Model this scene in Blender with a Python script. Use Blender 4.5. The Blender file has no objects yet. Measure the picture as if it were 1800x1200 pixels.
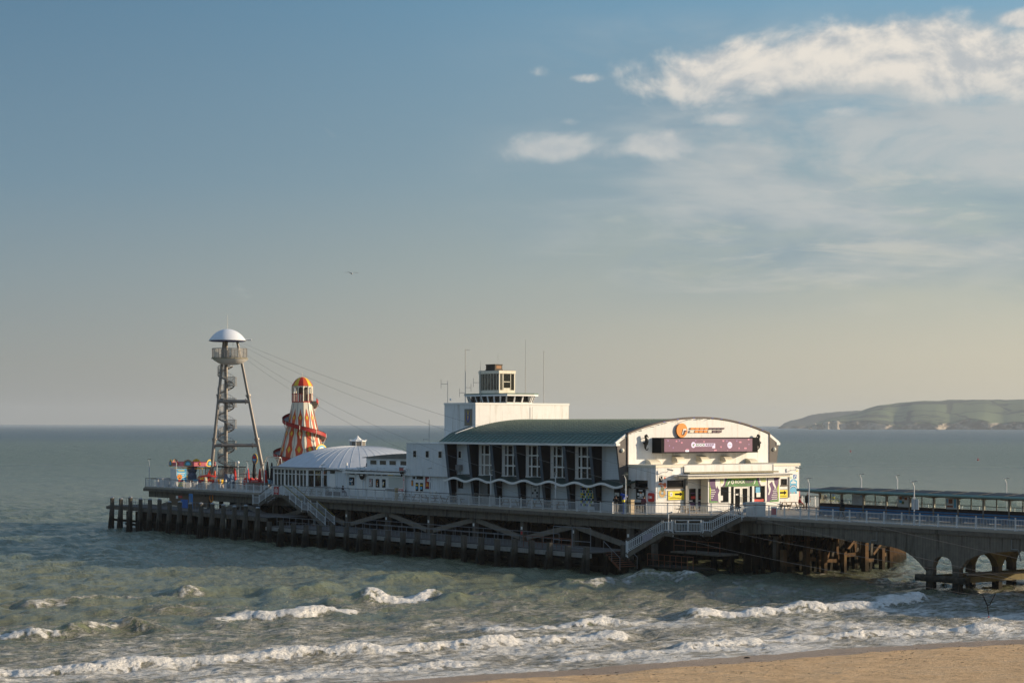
import bpy, math, random
import numpy as np
from mathutils import Vector, Matrix
R = random.Random(7)
sc = bpy.context.scene
PI = math.pi
# ---------------------------------------------------------------- camera, sky, sun, exposure
CAMZ = 13.9
cd = bpy.data.cameras.new('camera'); cam = bpy.data.objects.new('camera', cd); sc.collection.objects.link(cam)
cd.lens = 70.0; cd.sensor_width = 36.0; cd.shift_y = 147.2/1800; cd.clip_start = 1.0; cd.clip_end = 80000
cam.matrix_world = Matrix.Translation((0, 0, CAMZ)) @ Matrix.Rotation(PI/2, 4, 'X') @ Matrix.Rotation(0.0019, 4, 'Z')
sc.camera = cam
SUN_EL, SUN_AZ = math.radians(14.0), math.radians(88.0)     # azimuth clockwise from +Y: the low sun stands to the right
sd = bpy.data.lights.new('sun', 'SUN'); sd.energy = 4.8; sd.angle = math.radians(0.6); sd.color = (1.0, 0.80, 0.56)
so = bpy.data.objects.new('sun', sd); sc.collection.objects.link(so)
tosun = Vector((math.sin(SUN_AZ)*math.cos(SUN_EL), math.cos(SUN_AZ)*math.cos(SUN_EL), math.sin(SUN_EL)))
so.rotation_euler = tosun.to_track_quat('Z', 'Y').to_euler()
so.location = (200, 100, 120)
vs = sc.view_settings
vs.view_transform = 'Standard'; vs.look = 'None'; vs.gamma = 1.0; vs.use_curve_mapping = False; vs.exposure = 0.30
sc.cycles.max_bounces = 6; sc.cycles.diffuse_bounces = 3; sc.cycles.glossy_bounces = 3; sc.cycles.transparent_max_bounces = 12
sc.cycles.volume_bounces = 1
world = bpy.data.worlds.new('World'); sc.world = world; world.use_nodes = True

class NT:
    """tiny node expression helper"""
    def __init__(s, nt): s.nt = nt; s.n = nt.nodes; s.l = nt.links
    def put(s, sock, v):
        if isinstance(v, bpy.types.NodeSocket): s.l.new(v, sock)
        elif v is not None:
            try: sock.default_value = v
            except Exception: sock.default_value = (*v, 1.0)
    def m(s, op, a, b=None, c=None, clamp=False):
        n = s.n.new('ShaderNodeMath'); n.operation = op; n.use_clamp = clamp
        s.put(n.inputs[0], a)
        if b is not None: s.put(n.inputs[1], b)
        if c is not None: s.put(n.inputs[2], c)
        return n.outputs[0]
    def vm(s, op, a, b=None):
        n = s.n.new('ShaderNodeVectorMath'); n.operation = op; s.put(n.inputs[0], a)
        if b is not None: s.put(n.inputs[1], b)
        return n.outputs[1] if op in ('DOT_PRODUCT', 'LENGTH', 'DISTANCE') else n.outputs[0]
    def mix(s, f, a, b, mode='MIX'):
        n = s.n.new('ShaderNodeMix'); n.data_type = 'RGBA'; n.blend_type = mode; n.clamp_factor = True
        s.put(n.inputs[0], f); s.put(n.inputs[6], a if isinstance(a, bpy.types.NodeSocket) else (*a, 1) if len(a) == 3 else a)
        s.put(n.inputs[7], b if isinstance(b, bpy.types.NodeSocket) else (*b, 1) if len(b) == 3 else b)
        return n.outputs[2]
    def sep(s, v):
        n = s.n.new('ShaderNodeSeparateXYZ'); s.put(n.inputs[0], v); return n.outputs
    def com(s, x, y, z):
        n = s.n.new('ShaderNodeCombineXYZ'); s.put(n.inputs[0], x); s.put(n.inputs[1], y); s.put(n.inputs[2], z); return n.outputs[0]
    def noise(s, v, scale=1.0, detail=4.0, rough=0.55, dist=0.0, col=False):
        n = s.n.new('ShaderNodeTexNoise'); s.put(n.inputs['Vector'], v); s.put(n.inputs['Scale'], scale)
        n.inputs['Detail'].default_value = detail; n.inputs['Roughness'].default_value = rough; n.inputs['Distortion'].default_value = dist
        return n.outputs['Color'] if col else n.outputs['Fac']
    def vor(s, v, scale=1.0, feature='F1', rand=1.0):
        n = s.n.new('ShaderNodeTexVoronoi'); n.feature = feature; s.put(n.inputs['Vector'], v); s.put(n.inputs['Scale'], scale)
        n.inputs['Randomness'].default_value = rand
        return n.outputs['Distance'], n.outputs.get('Color')
    def ss(s, v, a, b, lo=0.0, hi=1.0):
        n = s.n.new('ShaderNodeMapRange'); n.interpolation_type = 'SMOOTHSTEP'; n.clamp = True
        s.put(n.inputs[0], v); s.put(n.inputs[1], a); s.put(n.inputs[2], b); s.put(n.inputs[3], lo); s.put(n.inputs[4], hi); return n.outputs[0]
    def ramp(s, f, stops, interp='LINEAR'):
        n = s.n.new('ShaderNodeValToRGB'); s.put(n.inputs[0], f); e = n.color_ramp; e.interpolation = interp
        while len(e.elements) > 1: e.elements.remove(e.elements[-1])
        e.elements[0].position = stops[0][0]; e.elements[0].color = (*stops[0][1], 1)
        for p, c in stops[1:]:
            x = e.elements.new(p); x.color = (*c, 1)
        return n.outputs[0]

def build_sky():
    t = NT(world.node_tree); t.n.clear()
    out = t.n.new('ShaderNodeOutputWorld'); bg = t.n.new('ShaderNodeBackground'); t.l.new(bg.outputs[0], out.inputs[0])
    sky = t.n.new('ShaderNodeTexSky'); sky.sky_type = 'NISHITA'; sky.sun_disc = False
    sky.sun_elevation = SUN_EL; sky.sun_rotation = SUN_AZ; sky.air_density = 1.2; sky.dust_density = 1.6; sky.ozone_density = 2.5
    tc = t.n.new('ShaderNodeTexCoord'); d = t.vm('NORMALIZE', tc.outputs['Generated'])
    x, y, z = t.sep(d)
    el = t.m('ARCSINE', z); az = t.m('ARCTAN2', x, y)
    tos = t.vm('DOT_PRODUCT', d, tuple(tosun))
    # hazy evening air: low band of warm grey haze, brighter towards the sun, over the clear blue
    # haze layer colours by elevation (radians), for the side away from and towards the sun
    e01 = t.m('MULTIPLY', t.m('MAXIMUM', el, 0.0), 1/0.6)
    away = t.ramp(e01, [(0, (.252, .262, .258)), (.05, (.240, .260, .262)), (.12, (.186, .242, .280)), (.20, (.124, .210, .286)), (.36, (.072, .160, .252)), (.6, (.14, .22, .31)), (1, (.15, .22, .33))])
    near = t.ramp(e01, [(0, (.610, .545, .405)), (.06, (.585, .54, .42)), (.14, (.425, .460, .41)), (.22, (.280, .385, .43)), (.36, (.175, .365, .515)), (.6, (.17, .30, .45)), (1, (.14, .23, .36))])
    hl = t.m('SQRT', t.m('ADD', t.m('MULTIPLY', x, x), t.m('MULTIPLY', y, y))); ks = t.ss(t.m('DIVIDE', x, t.m('MAXIMUM', hl, .001)), -.36, .46)
    grad = t.mix(ks, away, near)
    nish = t.vm('MULTIPLY', sky.outputs[0], (0.085, 0.085, 0.085))
    base = t.mix(0.84, nish, grad)
    # ---- clouds
    sc1 = t.com(t.m('MULTIPLY', az, 1.0), t.m('MULTIPLY', el, 1.45), 0.0)
    def blobs(dx, dy):
        res = None
        for (px, py, wx, wy, k) in [(1330, 135, 210, 42, 1.0), (1480, 120, 190, 48, 1.0), (1650, 120, 170, 55, 1.05), (1830, 140, 190, 60, 1.1), (2150, 150, 300, 75, 1.1),
                                    (1290, 100, 70, 24, .6), (1620, 85, 80, 24, .7), (1775, 62, 60, 17, .95), (980, 262, 105, 25, .95), (1145, 257, 70, 20, .85), (1285, 217, 60, 13, .85),
                                    (1485, 207, 80, 14, .7), (1022, 144, 45, 10, .65), (950, 135, 30, 14, .45), (1000, 218, 30, 10, .55), (1300, 180, 70, 14, .6), (2500, 60, 300, 60, .9),
                                    (1230, 160, 140, 30, .8), (1180, 130, 60, 18, .5), (1325, 246, 18, 8, .6)]:
            a0 = (px-900)/3500; e0 = (747-py)/3500
            qx = t.m('MULTIPLY', t.m('ADD', az, -a0+dx), 3500/wx); qy = t.m('MULTIPLY', t.m('ADD', el, -e0+dy), 3500/(wy*1.25))
            v = t.m('MULTIPLY', t.m('EXPONENT', t.m('MULTIPLY', t.m('ADD', t.m('MULTIPLY', qx, qx), t.m('MULTIPLY', qy, qy)), -1.0)), k)
            res = v if res is None else t.m('MAXIMUM', res, v)
        return res
    bl = blobs(0, 0)
    n1 = t.noise(sc1, 17, 10, .60, .35); n0 = t.noise(t.vm('ADD', sc1, (-.0030, -.0085, 0)), 17, 10, .60, .35)
    dn = t.m('ADD', bl, t.m('MULTIPLY', t.m('SUBTRACT', n1, .5), 1.95))
    body = t.ss(dn, .27, .80)
    lit = t.ss(t.m('SUBTRACT', n1, n0), -.11, .10)
    ccol = t.mix(lit, (.40, .42, .435), (.70, .645, .57))
    under = t.ss(el, .142, .182)          # the big bank is brightest along its upper edge
    ccol = t.mix(t.m('MULTIPLY', t.m('SUBTRACT', 1.0, under), .70), ccol, (.36, .40, .42))
    # soft veil of thin stratus under and around the bank
    vv = t.com(t.m('MULTIPLY', az, 6.0), t.m('MULTIPLY', el, 20.0), 3.3)
    n3 = t.noise(vv, 1.5, 9, .62, .5); n3b = t.noise(vv, .8, 5, .6, .3)
    win = t.m('MULTIPLY', t.ss(az, -.06, .14), t.m('MULTIPLY', t.ss(el, .045, .10), t.ss(el, .215, .17)))
    veil = t.m('MULTIPLY', t.ss(n3, .30, .58), win)
    vcol = t.mix(t.ss(t.m('ADD', n3b, t.m('MULTIPLY', az, .35)), .42, .66), (.195, .275, .335), (.43, .445, .44))
    c = t.mix(t.m('MULTIPLY', veil, .80), base, vcol)
    vw = t.com(t.m('MULTIPLY', az, 7.0), t.m('MULTIPLY', el, 40.0), 9.1)
    n4 = t.noise(vw, 1.5, 9, .62, .5)
    wisps = t.m('MULTIPLY', t.ss(n4, .50, .70), t.m('MULTIPLY', t.ss(el, .045, .085), t.m('MULTIPLY', t.ss(el, .150, .11), t.ss(az, -.02, .14))))
    c = t.mix(t.m('MULTIPLY', wisps, .55), c, (.52, .50, .44))
    c = t.mix(t.m('MULTIPLY', body, .90), c, ccol)
    # scattered fair weather clouds over the rest of the sky
    n5 = t.noise(t.vm('MULTIPLY', d, (1, 1, 2.4)), 3.2, 7, .6, .2)
    rest = t.m('MULTIPLY', t.ss(n5, .56, .72), t.m('MULTIPLY', t.ss(el, .26, .42), .8))
    c = t.mix(rest, c, (.50, .49, .47))
    t.l.new(c, bg.inputs[0]); bg.inputs[1].default_value = 1.0
build_sky()

# ---------------------------------------------------------------- materials
MATS = {}
def M(name, col, rough=.65, metal=0.0, var=.10, scale=.7, streak=0.0, scol=(.05, .045, .035), bump=0.0, bscale=6.0, spec=.4, blot=0.0, bcol=(.1, .08, .05), emit=0.0, ribs=None, wet=0.0):
    if name in MATS: return MATS[name]
    mt = bpy.data.materials.new(name); mt.use_nodes = True; t = NT(mt.node_tree)
    b = t.n['Principled BSDF']
    geo = t.n.new('ShaderNodeNewGeometry'); pos = geo.outputs['Position']
    c = (*col, 1)
    if var:
        n = t.noise(pos, scale, 5, .6)
        k = t.m('MULTIPLY_ADD', t.m('SUBTRACT', n, .5), 4*var, 1.0)
        c = t.vm('SCALE', col); nd = c.node; nd.inputs[3].default_value = 1; t.l.new(k, nd.inputs[3])
    if streak:
        sv = t.vm('MULTIPLY', pos, (1.6, 1.6, .16)); n = t.noise(sv, 1.3, 6, .65)
        c = t.mix(t.m('MULTIPLY', t.ss(n, .48, .72), streak), c if not isinstance(c, tuple) else c, scol)
    if blot:
        n = t.noise(pos, 1.1, 7, .7)
        c = t.mix(t.m('MULTIPLY', t.ss(n, .55, .7), blot), c, bcol)
    if ribs:
        sv = t.vm('DOT_PRODUCT', pos, ribs[0]); w = t.m('FRACT', t.m('MULTIPLY', sv, ribs[1]))
        g = t.ss(t.m('ABSOLUTE', t.m('SUBTRACT', w, .5)), .38, .5)
        c = t.mix(t.m('MULTIPLY', g, ribs[2]), c, (col[0]*.45, col[1]*.45, col[2]*.45))
    if wet:          # weed and damp up to the tide mark
        zz = t.sep(pos)[2]; n = t.noise(pos, 1.7, 4, .6)
        c = t.mix(t.m('MULTIPLY', t.ss(t.m('ADD', zz, t.m('MULTIPLY', n, 1.2)), wet+1.1, wet+.2), .88), c, (.014, .014, .010))
    t.put(b.inputs['Base Color'], c)
    b.inputs['Roughness'].default_value = rough; b.inputs['Metallic'].default_value = metal
    b.inputs['Specular IOR Level'].default_value = spec
    if bump:
        n = t.noise(pos, bscale, 5, .6); bn = t.n.new('ShaderNodeBump'); bn.inputs['Strength'].default_value = bump; bn.inputs['Distance'].default_value = .05
        t.l.new(n, bn.inputs['Height']); t.l.new(bn.outputs[0], b.inputs['Normal'])
    if emit:
        b.inputs['Emission Strength'].default_value = emit; t.put(b.inputs['Emission Color'], c)
    MATS[name] = mt; return mt

SX, SY = 0.5963240, -0.8027438      # pier axis u points to the shore; v points away from the camera side, to the right
BX, BY = 0.8027438, 0.5963240
OX, OY = 10.95, 191.2
PH = math.atan2(SY, SX)
DK = 5.4                             # deck level above the water
def W(u, v, z=0.0): return Vector((OX+u*SX+v*BX, OY+u*SY+v*BY, z))

m_white = M('white_painted_render', (.79, .785, .77), .6, var=.045, scale=1.2, streak=.42, scol=(.33, .27, .18), bump=.25, bscale=3, blot=.12, bcol=(.45, .38, .27))
m_white2 = M('white_painted_boards', (.70, .73, .75), .55, var=.04, streak=.35, scol=(.28, .27, .24))
m_wood_w = M('white_gloss_paint', (.80, .79, .76), .4, var=.03)
m_rail = M('pale_grey_railing_paint', (.62, .64, .65), .45, var=.05, streak=.2, scol=(.35, .24, .15))
m_timber = M('brown_timber_handrail', (.060, .045, .035), .5, var=.2, scale=4)
m_wing = M('lighter_wing_paint', (.105, .095, .092), .65, var=.1, streak=.3, scol=(.06, .055, .05))  # lighter and greyer than the other fins
m_navy = M('dark_navy_fin_paint', (.012, .0135, .0175), .8, spec=.15, var=.15)
m_copper = M('green_patinated_copper', (.125, .200, .165), .65, spec=.3, var=.22, scale=.9, streak=.25, scol=(.07, .10, .09), bump=.4, bscale=3, blot=.35, bcol=(.17, .23, .17))
m_conc = M('weathered_concrete', (.140, .122, .098), .9, spec=.2, wet=1.2, var=.20, scale=1.3, streak=.75, scol=(.030, .030, .022), bump=.5, bscale=4)
m_conc_l = M('pale_spalled_concrete', (.24, .235, .22), .85, var=.15, scale=1.5, streak=.4, scol=(.06, .06, .05), bump=.4)
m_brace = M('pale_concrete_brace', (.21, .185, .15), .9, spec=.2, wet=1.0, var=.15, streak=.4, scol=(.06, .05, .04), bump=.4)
m_board = M('board_marked_concrete', (.170, .150, .120), .92, spec=.2, wet=.4, var=.18, scale=2, streak=.8, scol=(.03, .028, .02), bump=.3, ribs=((SX, SY, 0), 3.3, .6))
m_deckp = M('pale_timber_deck', (.33, .29, .235), .75, var=.08, scale=1.5, bump=.2, ribs=((BX, BY, 0), 2.0, .35))
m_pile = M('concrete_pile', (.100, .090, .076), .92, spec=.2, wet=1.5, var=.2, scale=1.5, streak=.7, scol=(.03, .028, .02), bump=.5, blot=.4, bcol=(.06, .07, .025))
m_pile_d = M('shade_dark_wet_pile', (.016, .013, .009), .9, spec=.15, wet=1.3, var=.3, scale=1.4, streak=.6, scol=(.015, .014, .01), bump=.6, blot=.5, bcol=(.06, .075, .02))  # wet foot is real; the near-black base carries the under-deck shade
m_rust = M('rusty_iron', (.165, .060, .028), .8, var=.3, scale=3, streak=.4, scol=(.05, .02, .012), bump=.4)
m_steel = M('grey_galvanised_steel', (.22, .21, .20), .45, metal=.25, var=.12, scale=2, streak=.25, scol=(.13, .09, .06))
m_dglass = M('dark_window_glass', (.008, .009, .010), .10, var=0, spec=.22)
m_blind = M('pale_window_blind', (.20, .19, .17), .3, var=.06)
m_black = M('black_plastic', (.009, .009, .010), .85, var=0, spec=.15)
m_dark = M('dark_interior', (.008, .008, .007), .9, spec=.1, var=.2)  # near-black: shade of interiors and joists put into the colour
m_grey = M('mid_grey_paint', (.20, .205, .21), .55, var=.08)
m_felt = M('grey_roofing_felt', (.17, .155, .13), .85, var=.15, scale=1.4, blot=.3, bcol=(.12, .12, .08))
m_moss = M('mossy_ledge', (.30, .27, .18), .9, var=.25, scale=3, blot=.5, bcol=(.13, .12, .07))
m_brownledge = M('dark_brown_sill', (.06, .045, .03), .6, var=.1)
m_red = M('red_plastic', (.55, .030, .022), .45, var=.05)
m_redfab = M('red_parasol_fabric', (.50, .025, .020), .8, var=.12, scale=3)
m_blackfab = M('black_parasol_fabric', (.014, .014, .016), .85, var=.1)
m_orange = M('orange_sign_paint', (.80, .27, .022), .5, var=.03)
m_plum = M('plum_sign_paint', (.060, .018, .045), .5, var=.05)
m_yellow = M('yellow_sign_paint', (.80, .66, .015), .5, var=.03)
m_blue = M('blue_painted_boards', (.028, .180, .420), .5, var=.10, scale=1.5, streak=.2, scol=(.02, .06, .12))
m_lblue = M('pale_blue_paint', (.13, .24, .38), .5, var=.1)
m_dbrown = M('dark_brown_timber', (.032, .018, .014), .6, var=.15)
m_purple = M('purple_banner_print', (.095, .030, .135), .5, var=.05)
m_green = M('green_banner_print', (.07, .26, .055), .5, var=.06)
m_lime = M('lime_banner_print', (.38, .52, .020), .5, var=.04)
m_sky = M('sky_blue_print', (.10, .42, .66), .5, var=.05)
m_royal = M('royal_blue_plastic', (.02, .06, .36), .45, var=.04)
m_lightgreen = M('shelter_roof_edge_paint', (.17, .29, .28), .5, var=.06)
m_skin = M('skin', (.42, .24, .17), .6, var=.03)
m_alu = M('bare_aluminium', (.55, .54, .50), .35, metal=.6, var=.05)
m_cream = M('cream_paint', (.76, .71, .58), .5, var=.05, streak=.25, scol=(.35, .30, .2))
m_horange = M('slide_tower_orange', (.58, .085, .022), .5, var=.06)
m_hyel = M('fairground_yellow', (.78, .50, .03), .5, var=.06)
m_tower = M('weathered_steel_tube', (.235, .215, .195), .45, metal=.2, var=.12, scale=1.4, streak=.35, scol=(.10, .08, .06))
m_canvas = M('white_dome_membrane', (.72, .75, .80), .5, var=.03, scale=2)
m_leadroof = M('pale_grey_dome_roof', (.54, .57, .61), .5, var=.06, scale=.8, streak=.0, blot=.3, bcol=(.33, .35, .37))
def glass_mat(name, tint, clear, rough=.03):
    mt = bpy.data.materials.new(name); mt.use_nodes = True; t = NT(mt.node_tree); t.n.clear()
    o = t.n.new('ShaderNodeOutputMaterial'); tr = t.n.new('ShaderNodeBsdfTransparent'); tr.inputs[0].default_value = (*tint, 1)
    gl = t.n.new('ShaderNodeBsdfGlossy'); gl.inputs['Roughness'].default_value = rough; gl.inputs[0].default_value = (.9, .9, .9, 1)
    fr = t.n.new('ShaderNodeFresnel'); fr.inputs[0].default_value = 1.5
    mx = t.n.new('ShaderNodeMixShader'); t.l.new(t.m('MULTIPLY', fr.outputs[0], 1-clear*.4), mx.inputs[0]); t.l.new(tr.outputs[0], mx.inputs[1]); t.l.new(gl.outputs[0], mx.inputs[2]); t.l.new(mx.outputs[0], o.inputs[0])
    MATS[name] = mt; return mt
m_glass = glass_mat('clear_glass', (.86, .90, .88), 1.0)
m_gtint = glass_mat('tinted_glass', (.42, .45, .44), .6)

# ---------------------------------------------------------------- mesh building
class MB:
    def __init__(s): s.v = []; s.f = []; s.mi = []; s.m = 0
    def add(s, vs, fs, m=None):
        o = len(s.v); s.v += [tuple(p) for p in vs]; s.f += [tuple(i+o for i in f) for f in fs]; s.mi += [s.m if m is None else m]*len(fs); return s
    def hexa(s, p, m=None):
        return s.add(p, [(0, 3, 2, 1), (4, 5, 6, 7), (0, 1, 5, 4), (1, 2, 6, 5), (2, 3, 7, 6), (3, 0, 4, 7)], m)
    def box(s, a, b, c, d, e, f, m=None):
        a, b = min(a, b), max(a, b); c, d = min(c, d), max(c, d); e, f = min(e, f), max(e, f)
        return s.hexa([(a, c, e), (b, c, e), (b, d, e), (a, d, e), (a, c, f), (b, c, f), (b, d, f), (a, d, f)], m)
    def cb(s, x, y, z, lx, ly, lz, m=None): return s.box(x-lx/2, x+lx/2, y-ly/2, y+ly/2, z-lz/2, z+lz/2, m)
    def tube(s, p, q, r, n=8, r2=None, m=None):
        p = Vector(p); q = Vector(q); r2 = r if r2 is None else r2; d = (q-p)
        if d.length < 1e-6: return s
        d.normalize(); a = Vector((0, 0, 1)) if abs(d.z) < .95 else Vector((1, 0, 0)); e1 = d.cross(a).normalized(); e2 = d.cross(e1)
        vs = []; 
        for c, rr in ((p, r), (q, r2)):
            for i in range(n):
                t = 2*PI*i/n; vs.append(c+e1*math.cos(t)*rr+e2*math.sin(t)*rr)
        fs = [(i, (i+1) % n, n+(i+1) % n, n+i) for i in range(n)]+[tuple(range(n-1, -1, -1)), tuple(range(n, 2*n))]
        return s.add(vs, fs, m)
    def bar(s, p, q, w, h, m=None, up=(0, 0, 1)):
        """rectangular bar from p to q, w across, h along up"""
        p = Vector(p); q = Vector(q); d = (q-p).normalized(); up = Vector(up)
        if abs(d.dot(up)) > .98: up = Vector((1, 0, 0))
        e1 = d.cross(up).normalized()*w/2; e2 = e1.cross(d).normalized()*h/2
        return s.hexa([p-e1-e2, p+e1-e2, q+e1-e2, q-e1-e2, p-e1+e2, p+e1+e2, q+e1+e2, q-e1+e2], m)
    def path(s, pts, r, n=6, m=None):
        for a, b in zip(pts, pts[1:]): s.tube(a, b, r, n, m=m)
        return s
    def lathe(s, c, prof, n=24, m=None, a0=0.0, closed=True, cap=False):
        vs = []; k = len(prof); N = n if closed else n+1
        for i in range(N):
            t = a0+2*PI*i/n; vs += [(c[0]+r*math.cos(t), c[1]+r*math.sin(t), c[2]+z) for r, z in prof]
        fs = []
        for i in range(n):
            j = (i+1) % N
            for h in range(k-1): fs.append((i*k+h, j*k+h, j*k+h+1, i*k+h+1))
        if cap: fs.append(tuple(i*k for i in range(N-1, -1, -1))); fs.append(tuple(i*k+k-1 for i in range(N)))
        return s.add(vs, fs, m)
    def _prism(s, pts, f, a, b, m):
        n = len(pts); vs = [f(p, a) for p in pts]+[f(p, b) for p in pts]
        return s.add(vs, [tuple(range(n-1, -1, -1)), tuple(range(n, 2*n))]+[(i, (i+1) % n, n+(i+1) % n, n+i) for i in range(n)], m)
    def pu(s, pts, a, b, m=None): return s._prism(pts, lambda p, t: (t, p[0], p[1]), a, b, m)      # (v,z) outline run along u
    def pv(s, pts, a, b, m=None): return s._prism(pts, lambda p, t: (p[0], t, p[1]), a, b, m)      # (u,z) outline run along v
    def pz(s, pts, a, b, m=None): return s._prism(pts, lambda p, t: (p[0], p[1], t), a, b, m)
    def sphere(s, c, rx, ry=None, rz=None, n=12, k=8, m=None):
        ry = ry or rx; rz = rz or rx; vs = []; fs = []
        for j in range(k+1):
            a = PI*j/k
            for i in range(n): t = 2*PI*i/n; vs.append((c[0]+rx*math.sin(a)*math.cos(t), c[1]+ry*math.sin(a)*math.sin(t), c[2]+rz*math.cos(a)))
        for j in range(k):
            for i in range(n): fs.append((j*n+i, (j+1)*n+i, (j+1)*n+(i+1) % n, j*n+(i+1) % n))
        return s.add(vs, fs, m)
    def xf(s, fn): s.v = [tuple(fn(Vector(p))) for p in s.v]; return s

ORG = {}
def link(o, parent=None):
    sc.collection.objects.link(o)
    if parent: o.parent = parent
    return o
def mesh_of(mb, name, mats, off=(0, 0, 0), smooth=False):
    me = bpy.data.meshes.new(name)
    me.from_pydata([(p[0]-off[0], p[1]-off[1], p[2]-off[2]) for p in mb.v], [], mb.f)
    mats = mats if isinstance(mats, (list, tuple)) else [mats]
    for m in mats: me.materials.append(m)
    me.polygons.foreach_set('material_index', mb.mi)
    if smooth:
        me.polygons.foreach_set('use_smooth', [True]*len(me.polygons))
        try: me.set_sharp_from_angle(angle=math.radians(38))
        except Exception: pass
    me.update(); return me
def tag(o, label, cat, group=None, kind=None):
    if label: o['label'] = label
    if cat: o['category'] = cat
    if group: o['group'] = group
    if kind: o['kind'] = kind
    return o
def thing(name, label, cat, at, rz=0.0, group=None):
    """Empty at pier coordinates at=(u,v,z); its parts are given in pier coordinates, or local ones with local=True"""
    o = bpy.data.objects.new(name, None); o.empty_display_size = .2; link(o); o.location = W(*at); o.rotation_euler = (0, 0, PH+rz)
    ORG[o.name] = at; return tag(o, label, cat, group)
def part(name, mb, mats, parent, local=False, smooth=False, stuff=False, sub=False, label=None):
    off = (0, 0, 0) if local else ORG[parent.name]
    o = bpy.data.objects.new(name, mesh_of(mb, name, mats, off, smooth)); link(o, parent); ORG[o.name] = (0, 0, 0) if local else off
    if stuff: o['kind'] = 'stuff'
    if label: o['label'] = label
    return o
def solo(name, mb, mats, label, cat, at, rz=0.0, group=None, smooth=False, local=True, kind=None):
    off = (0, 0, 0) if local else at
    o = bpy.data.objects.new(name, mesh_of(mb, name, mats, off, smooth)); link(o); o.location = W(*at); o.rotation_euler = (0, 0, PH+rz)
    ORG[o.name] = at; return tag(o, label, cat, group, kind)
def inst(me, name, parent, loc=(0, 0, 0), rz=0.0, rot=None):
    """loc is relative to the parent, in the parent's frame"""
    o = bpy.data.objects.new(name, me); link(o, parent); o.location = loc; o.rotation_euler = rot or (0, 0, rz); return o
def dup(root, at, rz=0.0, label=None):
    r = root.copy(); sc.collection.objects.link(r); r.location = W(*at); r.rotation_euler = (0, 0, PH+rz); ORG[r.name] = at
    if label: r['label'] = label
    for ch in list(root.children):
        c = ch.copy(); sc.collection.objects.link(c); c.parent = r
        for g in ch.children:
            e = g.copy(); sc.collection.objects.link(e); e.parent = c
    return r
_tc = {}
def text_geo(s, ext=0.0, bold=0.0):
    k = (s, ext, bold)
    if k not in _tc:
        cu = bpy.data.curves.new('t', 'FONT'); cu.body = s; cu.size = 1; cu.extrude = ext; cu.offset = bold; cu.resolution_u = 2
        ob = bpy.data.objects.new('t', cu); sc.collection.objects.link(ob); bpy.context.view_layer.update()
        me = bpy.data.meshes.new_from_object(ob.evaluated_get(bpy.context.evaluated_depsgraph_get()))
        vs = [tuple(v.co) for v in me.vertices]; fs = [tuple(p.vertices) for p in me.polygons]
        bpy.data.objects.remove(ob); bpy.data.curves.remove(cu); bpy.data.meshes.remove(me); _tc[k] = (vs, fs)
    return _tc[k]
def text(mb, s, plane, at, x0, x1, z0, z1, m=None, bold=.015, slant=0.0):
    """letters filling x0..x1 by z0..z1 on plane F (facing +u at u=at) or N (facing -v at v=at)"""
    vs, fs = text_geo(s, 0.0, bold); xs = [v[0] for v in vs]; ys = [v[1] for v in vs]
    a, b, c, d = min(xs), max(xs), min(ys), max(ys); sx = (x1-x0)/(b-a); sy = (z1-z0)/(d-c)
    o = []
    for v in vs:
        x = x0+(v[0]-a)*sx+(v[1]-c)*sy*slant; z = z0+(v[1]-c)*sy
        o.append((at, x, z) if plane == 'F' else (x, at, z))
    return mb.add(o, fs, m)
def flat(mb, plane, at, x0, x1, z0, z1, t=.02, m=None):
    """thin board proud of a plane by t"""
    return mb.box(at, at+t, x0, x1, z0, z1, m) if plane == 'F' else mb.box(x0, x1, at-t, at, z0, z1, m)
def poly(mb, plane, at, pts, t=.02, m=None):
    return mb.pu(pts, at, at+t, m) if plane == 'F' else mb.pv(pts, at-t, at, m)
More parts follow.
